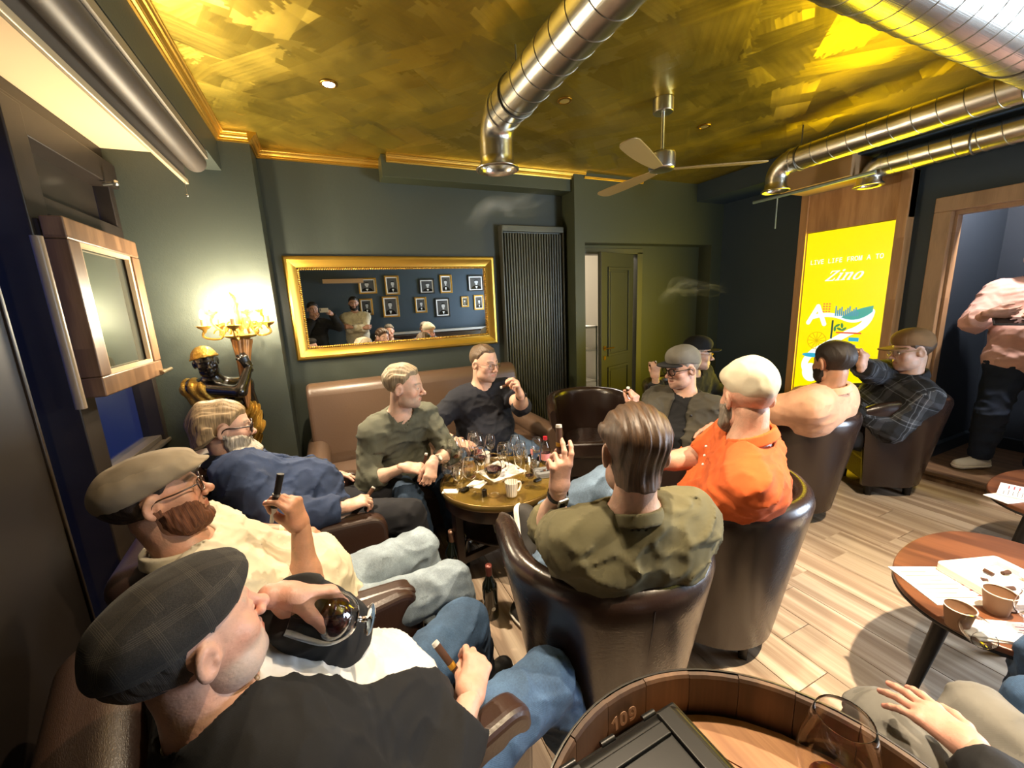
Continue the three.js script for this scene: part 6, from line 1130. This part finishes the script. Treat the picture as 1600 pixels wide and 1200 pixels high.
// spiral ducts
function spiralDuct(label, a, b, R, o = {}) {
  const t = thing('spiral_duct', label, 'duct', a, 0), d = V().subVectors(b, a), L = d.length(), n = Math.floor(L / 0.115); d.normalize();
  obj('pipe', rod(V(0, 0, 0), d.clone().multiplyScalar(L), R, R, 40), M.duct, t);
  const u = V(0, 1, 0).cross(d).normalize(), w = V().crossVectors(d, u), ribs = [];
  class Helix extends THREE.Curve { getPoint(q) { const a2 = q * n * Math.PI * 2; return d.clone().multiplyScalar(q * L).addScaledVector(u, Math.cos(a2) * (R + 0.0005)).addScaledVector(w, Math.sin(a2) * (R + 0.0005)); } }
  obj('seam', new THREE.TubeGeometry(new Helix(), n * 28, 0.0022, 5), plain('#8b887c', 0.35, 1), t);
  const out = d.clone().negate();
  if (o.elbow) { const e = o.elbow, q = V(0, -1, 0), pts = []; for (let i = 0; i <= 10; i++) { const a3 = i / 10 * Math.PI / 2; pts.push(out.clone().multiplyScalar(e * Math.sin(a3)).addScaledVector(q, e * (1 - Math.cos(a3)))); } pts.push(pts[10].clone().addScaledVector(q, o.drop ?? 0.05));
    obj('elbow', new THREE.TubeGeometry(new THREE.CatmullRomCurve3(pts), 30, R * 0.94, 28), M.duct, t); const end = pts[pts.length - 1]; obj('collar', rod(V(0, 0, 0).addScaledVector(d, 0.012), V().addScaledVector(d, -0.012), R * 1.06, R * 1.06, 36), M.duct, t);
    obj('outlet', lathe([[R * 0.94, 0.03], [R * 0.96, 0.0], [R * 1.22, -0.022], [R * 1.24, -0.03], [R * 1.1, -0.034], [R * 0.85, -0.01], [R * 0.85, 0.04]], 36).translate(end.x, end.y, end.z), M.duct, t); obj('damper', rod(V(end.x, end.y + 0.02, end.z), V(end.x, end.y + 0.024, end.z), R * 0.84, R * 0.84, 30), plain('#d9d6cc', 0.4, 0.6), t); }
  for (const q of o.hang ?? []) { const p = d.clone().multiplyScalar(q); obj('hanger', [rod(p.clone().add(V(0, R, 0)), p.clone().setY(2.85 - a.y), 0.005), new THREE.TorusGeometry(R + 0.004, 0.005, 8, 40).applyQuaternion(new THREE.Quaternion().setFromUnitVectors(V(0, 0, 1), d)).translate(p.x, p.y, p.z)], plain('#6f6c62', 0.4, 0.9), t); }
  return t;
}
spiralDuct('spiral duct with a downturned outlet under the gold ceiling, left of the fan', V(1.0, 2.63, -2.18), V(1.0, 2.63, 1.48), 0.1, { elbow: 0.13, drop: 0.1, hang: [0.16, 1.6] });
spiralDuct('thin spiral duct with a downturned outlet right of the fan', V(3.5, 2.62, -2.22), V(3.5, 2.62, 1.48), 0.085, { elbow: 0.12, drop: 0.05, hang: [0.06, 1.2] });
spiralDuct('thin spiral duct hugging the right wall above the yellow sign', V(4.17, 2.56, -1.92), V(4.17, 2.56, 1.48), 0.085, { elbow: 0.09, drop: 0.02, hang: [0.5] });
spiralDuct('thick spiral duct crossing the upper right corner of the ceiling', V(1.3, 2.66, -0.88), V(3.95, 2.66, -0.88), 0.155, { hang: [1.6, 2.4] });
{
  const t = thing('ceiling_fan', 'brushed metal ceiling fan with three pale blades at rest', 'fan', [2.13, 2.85, -2.2]);
  obj('canopy', lathe([[0, 0], [0.062, 0], [0.064, -0.004], [0.064, -0.075], [0.058, -0.082], [0.015, -0.084]], 36), M.steel, t);
  obj('rod', rod(V(0, -0.08, 0), V(0, -0.34, 0), 0.012), M.steel, t); obj('motor', lathe([[0.012, -0.3], [0.05, -0.305], [0.082, -0.32], [0.085, -0.33], [0.085, -0.405], [0.078, -0.42], [0.05, -0.428], [0, -0.43]], 40), M.steel, t);
  for (let i = 0; i < 3; i++) { const s = new THREE.Shape(); s.moveTo(0.07, -0.03); s.quadraticCurveTo(0.3, -0.075, 0.6, -0.06); s.quadraticCurveTo(0.66, -0.05, 0.66, 0.0); s.quadraticCurveTo(0.66, 0.05, 0.6, 0.055); s.quadraticCurveTo(0.3, 0.05, 0.07, 0.03); obj('blade', prism(s, 0.008, 0.003).rotateX(-Math.PI / 2 + 0.16).rotateY(i * Math.PI * 2 / 3 - 0.52).translate(0, -0.42, 0), plain('#a08a5c', 0.45, 0.2), t); }
}
// recessed ceiling spots
const faceM = (k) => std({ color: '#fff4e0', emissive: '#fff0d8', emissiveIntensity: k, roughness: 0.4 });
function spot(label, x, z, I, aim, ang = 0.95, c = 0xffe6c4) {
  const t = thing('ceiling_spotlight', label, 'lamp', [x, 2.85, z]);
  obj('ring', lathe([[0.033, 0.0], [0.046, -0.001], [0.047, -0.005], [0.036, -0.009], [0.032, -0.004]], 32), M.brass, t);
  obj('lamp_face', rod(V(0, -0.002, 0), V(0, -0.006, 0), 0.031, 0.031, 24), I ? faceM(60) : plain('#8d7a40', 0.3), t);
  if (I) { const l = new THREE.SpotLight(c, I, 0, ang, 0.85); l.position.set(x, 2.838, z); l.target.position.set(...aim); l.shadow.radius = 1.6; l.name = 'spot_light'; scene.add(l, l.target); l.target.name = 'spot_target'; }
}
spot('lit round ceiling spotlight over the left half of the sofa', 0.17, -2.68, SPOT, [0.45, 0.6, -2.4]);
spot('lit round ceiling spotlight over the walnut low table, above the frame', 2.05, -0.27, SPOT * 1.45, [1.9, 0, -0.6]);
spot('lit round ceiling spotlight over the drinking man, above the frame', 0.75, -0.75, SPOT * 0.5, [0.6, 0.5, -1.3]);
spot('lit round ceiling spotlight over the right hand chairs, above the frame', 3.0, -0.9, SPOT * 1.15, [2.8, 0.3, -1.3]);
spot('added unseen ceiling spotlight brightening the hall doorway, above the frame', 3.75, -0.75, SPOT * 0.9, [4.7, 0.9, -1.2]);  // added lamp, aimed to brighten the pink sweater in the doorway
spot('small unlit ceiling spotlight left of the fan rod', 1.53, -2.42, 0);
spot('small unlit ceiling spotlight right of the fan', 2.75, -2.42, 0);
{ // figure lamp
  const o = V(-0.62, 0, -3.28), t = thing('figural_candelabra', 'black and gold carved figure lamp with a many armed candelabra of flame bulbs', 'lamp', o);
  const blackM = phys({ color: hex('#120f0c'), roughness: 0.25, clearcoat: 0.6, clearcoatRoughness: 0.2 }), gold = std({ color: hex('#b8923f'), roughness: 0.38, metalness: 0.8, bumpMap: rep(T.leather, 5), bumpScale: 0.003 });
  obj('pedestal', [lathe([[0, 0], [0.2, 0], [0.2, 0.06], [0.16, 0.08], [0.13, 0.14], [0.12, 0.36], [0.15, 0.4], [0.17, 0.42], [0.17, 0.45], [0, 0.45]], 32)], gold, t);
  const L = (v) => v.sub(o), hd = L(V(-0.756, 1.326, -3.24)), up = n3(-0.12, 1, 0.05), HMs = frameOf(n3(0.35, -0.1, 1), up, hd).scale(V(0.82, 0.82, 0.82)), hf = headField({ nose: 0.9, fat: 0.2 });
  const sL = L(V(-0.863, 1.164, -3.26)), sR = L(V(-0.576, 1.148, -3.3)), elb = L(V(-0.57, 1.128, -3.1)), wr1 = L(V(-0.513, 1.274, -3.18)), nk = L(V(-0.729, 1.188, -3.28)), ch = L(V(-0.725, 1.058, -3.28)), pv = L(V(-0.713, 0.75, -3.3)), e2 = L(V(-0.54, 0.9, -3.34)), w2 = L(V(-0.581, 1.04, -3.2));
  const B = []; bone(B, hd.clone().addScaledVector(up, -0.05), nk, 0.043, 0.05, 0.04); bone(B, sL, sR, 0.055, 0.055, 0.06); bone(B, ch.clone().add(V(-0.06, 0, 0)), ch.clone().add(V(0.06, 0, 0)), 0.085, 0.085, 0.06); bone(B, ch, pv, 0.09, 0.1, 0.06);
  const knL = pv.clone().add(V(-0.06, -0.3, 0.06)), knR = pv.clone().add(V(0.07, -0.3, 0.02)); bone(B, pv, knL, 0.085, 0.055, 0.04); bone(B, pv, knR, 0.085, 0.055, 0.04); bone(B, knL, V(-0.05, 0.5, 0.05), 0.05, 0.035, 0.03); bone(B, knR, V(0.09, 0.5, 0.03), 0.05, 0.035, 0.03); bone(B, V(-0.05, 0.48, 0.04), V(-0.06, 0.47, 0.14), 0.035, 0.025, 0.03); bone(B, V(0.09, 0.48, 0.02), V(0.11, 0.47, 0.12), 0.035, 0.025, 0.03);
  bone(B, sL, elb.clone().lerp(sL, 0.02), 0.048, 0.04, 0.03); bone(B, elb, wr1, 0.038, 0.024, 0.02); bone(B, sR, e2, 0.046, 0.038, 0.03); bone(B, e2, w2, 0.036, 0.024, 0.02);
  const parts = [skin(union(B), ...boundsOf(B, 0.02), 0.009), skin(hf, V(-0.105, -0.135, -0.125), V(0.105, 0.14, 0.13), 0.004).applyMatrix4(HMs)];
  for (const [w, f, b] of [[wr1, n3(-0.35, 1, 0.1), n3(0.5, 0.1, 0.9)], [w2, n3(-0.6, 0.5, 0.6), n3(0.3, 0.6, 0.7)]]) { const z = b.clone().addScaledVector(f, -b.dot(f)).normalize(), x = V().crossVectors(f, z); parts.push(handGeo('glass', 0.004).g.clone().applyMatrix4(basis(x, f, z, w).scale(V(0.85, 0.85, 0.85)))); }
  parts.forEach((g) => boxUV(g)); obj('figure', parts, blackM, t);
  obj('cap', boxUV(skin((x, y, z) => smax(hf(x, y, z) - 0.012 - 0.004 * noise3(x * 60, y * 60, z * 60), 0.034 - y + 0.25 * z, 0.006), V(-0.11, -0.02, -0.14), V(0.11, 0.16, 0.14), 0.004).applyMatrix4(HMs)), gold, t);
  const R = []; bone(R, ch.clone().add(V(-0.07, 0.03, 0)), ch.clone().add(V(0.06, 0.0, 0)), 0.095, 0.095, 0.06); bone(R, ch, pv, 0.1, 0.12, 0.06); bone(R, pv, pv.clone().add(V(0.02, -0.3, 0.02)), 0.125, 0.11, 0.05); bone(R, sL.clone(), sL.clone().lerp(elb, 0.3), 0.06, 0.056, 0.03);
  const neckCut = nk.clone().addScaledVector(up, 0.03);
  obj('robe', boxUV(skin((x, y, z) => { let d = field(R, x, y, z, 0.004) - 0.013 * Math.sin((x * 0.9 + z * 0.4 + 0.25 * y) * 110 + 3 * noise3(x * 8, y * 8, z * 8)) * 0.6; return smax(smax(d, -(Math.hypot(x - neckCut.x, y - neckCut.y, z - neckCut.z - 0.03) - 0.085), 0.01), pv.y - 0.42 - y + 0.05 * Math.sin(x * 30), 0.01); }, ...boundsOf(R, 0.04), 0.007)), gold, t);
  const SW = []; bone(SW, L(V(-0.552, 0.977, -3.22)), L(V(-0.546, 0.86, -3.22)), 0.05, 0.055, 0.03); bone(SW, L(V(-0.546, 0.86, -3.22)), L(V(-0.632, 0.61, -3.24)), 0.05, 0.06, 0.03); bone(SW, L(V(-0.552, 0.977, -3.22)), L(V(-0.671, 0.955, -3.2)), 0.045, 0.06, 0.03);
  obj('drapery', boxUV(skin((x, y, z) => field(SW, x, y, z) - 0.012 * Math.sin((x * 0.8 - z * 0.5 - 0.55 * y) * 170 + 3 * noise3(x * 9, y * 9, z * 9)), ...boundsOf(SW, 0.03), 0.006)), gold, t);
  // torch and branches
  const tb = L(V(-0.551, 1.161, -3.2)), tt = L(V(-0.538, 1.46, -3.26)), ax = V().subVectors(tt, tb).normalize(), tm = new THREE.Matrix4().makeRotationFromQuaternion(new THREE.Quaternion().setFromUnitVectors(V(0, 1, 0), ax)).setPosition(tb), h = tt.distanceTo(tb);
  const fl = lathe([[0.004, -0.16], [0.02, -0.1], [0.026, 0], [0.04, h * 0.6], [0.058, h * 0.96], [0.062, h], [0, h]], 40); { const p = fl.attributes.position; for (let i = 0; i < p.count; i++) { const a = Math.atan2(p.getZ(i), p.getX(i)), k = 1 + 0.09 * Math.cos(a * 10); p.setX(i, p.getX(i) * k); p.setZ(i, p.getZ(i) * k); } fl.computeVertexNormals(); }
  obj('torch', fl.applyMatrix4(tm), std({ color: hex('#b07f50'), roughness: 0.4, metalness: 0.5 }), t);
  obj('dish', lathe([[0, 0], [0.05, 0.004], [0.085, 0.016], [0.098, 0.026], [0.094, 0.032], [0.06, 0.026], [0, 0.03]], 40).translate(tt.x, tt.y, tt.z), gold, t);
  const c = tt.clone().add(V(0, 0.03, 0)); obj('stem', lathe([[0.03, 0], [0.018, 0.02], [0.014, 0.06], [0.024, 0.08], [0.016, 0.1], [0.02, 0.16], [0.01, 0.19], [0.016, 0.21], [0.005, 0.25], [0, 0.27]], 24).translate(c.x, c.y, c.z), gold, t);
  const leaf = []; for (let i = 0; i < 10; i++) { const a = i * 2.4, y = 0.1 + 0.016 * i, s = new THREE.Shape(); s.moveTo(0, -0.008); s.quadraticCurveTo(0.03, -0.012, 0.05, 0.012); s.quadraticCurveTo(0.02, 0.012, 0, 0.008); leaf.push(prism(s, 0.004, 0.001).rotateZ(0.7).rotateY(a).translate(c.x, c.y + y, c.z)); } obj('leaves', leaf, gold, t).userData.kind = 'stuff';
  const bulbs = [[327,464,-3.32],[315,486,-3.24],[341,487,-3.4],[361,484,-3.06],[373,464,-3.42],[382,462,-3.2],[404,461,-3.36],[397,484,-3.44],[415,480,-3.2]];
  const at_ = [V(-0.692, 1.723, -3.32), V(-0.73, 1.633, -3.24), V(-0.671, 1.638, -3.4), V(-0.541, 1.632, -3.08), V(-0.543, 1.719, -3.42), V(-0.471, 1.72, -3.2), V(-0.414, 1.726, -3.36), V(-0.465, 1.636, -3.44), V(-0.365, 1.64, -3.2)];
  const bulbM = std({ color: '#fff2cc', emissive: '#ffe2a0', emissiveIntensity: 22, roughness: 0.3 });
  at_.forEach((w, i) => {
    const p = L(w.clone()), r = V(p.x - c.x, 0, p.z - c.z).normalize(), cup = p.clone().add(V(0, -0.085, 0)), start = c.clone().add(V(0, 0.04 + (i % 3) * 0.02, 0)).addScaledVector(r, 0.02), mid = start.clone().lerp(cup, 0.55).add(V(0, -0.075, 0)), tang = V(-r.z, 0, r.x);
    const arm = [start, start.clone().addScaledVector(r, 0.035).add(V(0, 0.03, 0)), mid, cup.clone().addScaledVector(r, 0.012).add(V(0, -0.055, 0)), cup.clone().add(V(0, -0.012, 0))]; const curl = []; for (let k = 0; k <= 14; k++) { const a = k / 14 * 5.2; curl.push(mid.clone().addScaledVector(r, 0.032 * Math.cos(a) * (1 - k / 20)).add(V(0, 0.034 + 0.032 * Math.sin(a) * (1 - k / 20), 0))); }
    const b = obj('branch', [tube(arm, 0.0075, 30, 8), tube(curl, 0.005, 24, 6)], gold, t);
    obj('cup', lathe([[0, -0.035], [0.008, -0.03], [0.014, -0.012], [0.034, 0.0], [0.042, 0.012], [0.04, 0.015], [0.02, 0.008], [0, 0.006]], 28).translate(cup.x, cup.y, cup.z), gold, b);
    obj('candle', rod(cup.clone(), cup.clone().add(V(0, 0.055, 0)), 0.0135, 0.0135, 18), std({ color: hex('#e2c48a'), roughness: 0.6 }), b);
    obj('bulb', lathe([[0, 0], [0.008, 0.001], [0.0145, 0.012], [0.0165, 0.024], [0.012, 0.042], [0.005, 0.058], [0, 0.066]], 18).translate(cup.x, cup.y + 0.056, cup.z), bulbM, b);
    const l = new THREE.PointLight(0xffeccb, BULB); l.position.copy(o).add(cup).add(V(0, 0.08, 0)); l.shadow.radius = 0.5; l.name = 'bulb_light'; scene.add(l);
  });
}
// front wall behind the camera, seen in the mirror: framed portraits, a bench, an added cabinet that carries the cool light
const portrait = (seed) => canvasTex(96, 128, (c, w, h) => { const r = rng(seed), g = 200 + r() * 40; c.fillStyle = `rgb(${g},${g},${g * 0.97})`; c.fillRect(0, 0, w, h); c.fillStyle = '#4a4a4a'; c.fillRect(8, 8, w - 16, h - 16); const x = w / 2 + (r() - 0.5) * 16, y = 48 + r() * 8; c.fillStyle = '#141414'; c.beginPath(); c.ellipse(x, h, 40, 46, 0, 0, 7); c.fill(); c.fillStyle = '#b8b8b8'; c.beginPath(); c.ellipse(x, y, 13, 18, 0, 0, 7); c.fill(); c.fillRect(x - 7, y + 8, 14, 20); c.fillStyle = '#1c1c1c'; c.beginPath(); c.ellipse(x, y - 12, 15, 10, 0, Math.PI, 0); c.fill(); c.fillStyle = '#dcdcdc'; c.beginPath(); c.moveTo(x - 9, h - 36); c.lineTo(x + 9, h - 36); c.lineTo(x, h - 12); c.fill(); c.fillStyle = '#e6e6e6'; c.fillRect(0, 0, w, 8); c.fillRect(0, h - 8, w, 8); c.fillRect(0, 0, 8, h); c.fillRect(w - 8, 0, 8, h); });
const art = [5, 17, 29].map((s) => std({ map: portrait(s), roughness: 0.25 }));
[[0.87, 2.1, 0.36, 0.32, 1], [1.37, 2.1, 0.3, 0.4, 1], [2.12, 2.06, 0.34, 0.32, 0], [2.56, 2.1, 0.28, 0.4, 1], [3.27, 2.1, 0.38, 0.36, 0], [0.8, 1.67, 0.26, 0.34, 1], [1.3, 1.65, 0.34, 0.44, 1], [1.95, 1.66, 0.26, 0.34, 1], [2.44, 1.58, 0.34, 0.42, 0], [2.98, 1.69, 0.18, 0.24, 1], [3.32, 1.66, 0.24, 0.34, 1]].forEach(([x, y, w, h, gold], i) => {
  const row = i < 5 ? 'upper' : 'lower', nth = ['first', 'second', 'third', 'fourth', 'fifth', 'last'][i < 5 ? i : i - 5];
  const t = thing('picture_frame', `${gold ? 'gold' : 'black'} framed black and white portrait in the gilt mirror, ${nth} of the ${row} row`, 'picture', [x, y, 1.5], Math.PI, gold ? 'gold framed portraits in the mirror' : 'black framed portraits in the mirror'), m = gold ? M.oldGold : M.black, b = 0.028;
  for (const e of [-1, 1]) { obj('rail', bx(-w / 2, w / 2, e * (h / 2 - b / 2) - b / 2, e * (h / 2 - b / 2) + b / 2, 0, 0.025, 0.004), m, t); obj('rail', bx(e * (w / 2 - b / 2) - b / 2, e * (w / 2 - b / 2) + b / 2, -h / 2 + b, h / 2 - b, 0, 0.025, 0.004), m, t); }
  obj('print', new THREE.PlaneGeometry(w - 2 * b, h - 2 * b).translate(0, 0, 0.012), art[i % 3], t);
});
{ const t = thing('bench', 'dark upholstered bench with a pale top rail along the wall behind the camera', 'bench', [2.4, 0, 1.5]); obj('seat', bx(-1.4, 1.9, 0.1, 0.46, -0.55, -0.02, 0.04), M.tub, t); obj('back', bx(-1.4, 1.9, 0.46, 1.05, -0.14, -0.02, 0.04), M.tub, t); obj('rail', bx(-1.42, 1.92, 1.05, 1.1, -0.16, 0, 0.008), plain('#a7a49c', 0.4), t); }
tag(obj('shelf', bx(0.02, 0.78, 2.16, 2.24, 1.28, 1.5, 0.005), plain('#b89468', 0.6)), 'beige wall shelf high on the wall behind the camera, seen in the mirror', 'shelf');
{ const t = thing('added_light_cabinet', 'added unseen cabinet carrying a cool white light on the right wall behind the camera', 'cabinet', [4.3, 0, 0.55], -Math.PI / 2);
  obj('carcass', [bx(-0.6, 0.6, 0, 0.499, -0.2, 0.2), bx(-0.6, -0.56, 0.5, 2.3, -0.2, 0.2), bx(0.56, 0.6, 0.5, 2.3, -0.2, 0.2), bx(-0.6, 0.6, 2.301, 2.34, -0.2, 0.2), bx(-0.559, 0.559, 0.501, 2.259, -0.199, -0.17)], M.darkWood, t);
  for (const y of [0.95, 1.4, 1.85]) obj('shelf', bx(-0.56, 0.56, y, y + 0.02, -0.17, 0.1), M.glass, t);
  obj('light_panel', bx(-0.54, 0.54, 0.55, 2.22, -0.165, -0.155), std({ color: '#e8f0f4', emissive: '#dcecff', emissiveIntensity: 2.2, roughness: 0.5 }), t);
  const l = new THREE.RectAreaLight(0xdcecff, COOL_FILL, 1.08, 1.6); l.position.set(4.05, 1.4, 0.55); l.lookAt(1.2, 3.0, -0.8); l.name = 'added_cool_light'; scene.add(l); }  // cabinet invented to hold this cool light, aimed up at ceiling and ducts
// kitchen beyond the door
{ const t = thing('kitchen_shelf', 'bright kitchen shelving with cups seen through the gap of the door', 'shelf', [2.75, 0, -4.9]); for (const y of [0.45, 0.9, 1.22]) obj('board', bx(-0.5, 0.7, y, y + 0.03, -0.2, 0.2), M.white, t); for (const x of [-0.48, 0.68]) obj('upright', bx(x - 0.015, x + 0.015, 0, 1.25, -0.2, 0.2), M.steel, t); for (const [x, y] of [[-0.1, 1.25], [0.05, 1.25], [0.2, 1.25], [-0.05, 0.93], [0.12, 0.93]]) obj('cup', lathe([[0, 0], [0.035, 0], [0.045, 0.1], [0.04, 0.1], [0.03, 0.01]], 20).translate(x, y, 0.1), M.white, t);
  const c = thing('kitchen_lamp', 'plain round ceiling lamp in the kitchen beyond the door', 'lamp', [3.1, 2.6, -5.0]); obj('lamp_shade', lathe([[0, -0.06], [0.14, -0.05], [0.16, -0.02], [0.16, 0]], 32), std({ color: '#ffffff', emissive: '#fff4e6', emissiveIntensity: 4 }), c); const l = new THREE.PointLight(0xfff0dd, 7); l.position.set(3.1, 2.5, -5.0); l.shadow.radius = 5; l.name = 'kitchen_light'; scene.add(l);
  const d = thing('added_hall_lamp', 'added unseen ceiling lamp in the hall lighting the pink sweater', 'lamp', [4.74, 2.75, -0.95]); obj('lamp_shade', lathe([[0, -0.05], [0.08, -0.04], [0.09, 0]], 28), std({ color: '#ffffff', emissive: '#ffe4cc', emissiveIntensity: 2 }), d); const k = new THREE.PointLight(0xfff0e6, 16); k.position.set(4.74, 2.66, -0.95); k.shadow.radius = 3; k.name = 'added_hall_light'; scene.add(k); }  // hall lamp is added, set just inside the doorway to light the sweater
// outside: pavement, road, a house with a lit shop front
struct('pavement', bx(-30, -1.27, -0.16, -0.05, -40, 20), plain('#6f7278', 0.8));
{ const t = thing('shop_building', 'pale building across the street with a lit shop window, outside the window', 'building', [-9, -0.05, -17]); obj('wall', bx(-3, 3.5, 0, 7, -2.5, 2.5), plain('#6d7890', 0.9), t);
  for (const [x, y] of [[-2, 4.2], [0, 4.2], [2, 4.2]]) obj('window', bx(x - 0.5, x + 0.5, y, y + 1.4, 2.5, 2.53), M.blackGloss, t);
  obj('shop_window', bx(0.2, 3.2, 0.5, 2.7, 2.5, 2.54), std({ color: '#222', emissive: '#fff0d0', emissiveIntensity: 1.6 }), t); obj('shop_frame', [bx(0.1, 0.2, 0.4, 2.8, 2.5, 2.6), bx(3.2, 3.3, 0.4, 2.8, 2.5, 2.6), bx(1.6, 1.7, 0.4, 2.8, 2.5, 2.6), bx(0.1, 3.3, 2.7, 2.8, 2.5, 2.6)], M.black, t); }
// cigar smoke hanging in the air in loose wisps
{ const soft = dataTex(128, (u, v) => { const e = Math.sin(Math.PI * clamp(u, 0, 1)), n = sstep(fbm(u, v, 6, 4, 200), 0.35, 0.8); return e * e * n; }, false);
  const smokeM = std({ color: '#e4e6e0', roughness: 1, transparent: true, alphaMap: soft, opacity: 0.055, side: THREE.DoubleSide });
  const wisp = (label, pts, r) => { const G = []; const R = rng(Math.round(pts[0].x * 1000)); for (let k = 0; k < 5; k++) G.push(tube(pts.map((q, i) => q.clone().add(V((R() - 0.5) * 0.06 * (i + 1), (R() - 0.5) * 0.05 * (i + 1), (R() - 0.5) * 0.05 * (i + 1)))), r * (0.5 + R()), 40, 12)); const o = obj('smoke', G, smokeM); tag(o, label, 'smoke', null, 'stuff'); };
  wisp('thin cigar smoke drifting before the olive wall right of the door', [V(3.2, 1.5, -3.3), V(3.35, 1.62, -3.35), V(3.6, 1.7, -3.3), V(3.85, 1.62, -3.25), V(4.1, 1.7, -3.2)], 0.05);
  wisp('thin cigar smoke drifting under the bulkhead above the mirror', [V(1.1, 2.2, -3.3), V(1.35, 2.4, -3.35), V(1.7, 2.42, -3.3), V(2.0, 2.55, -3.2)], 0.06);
}
scene.traverse((o) => { if (o.isMesh) o.castShadow = o.receiveShadow = true; });
renderer.render(scene, camera);
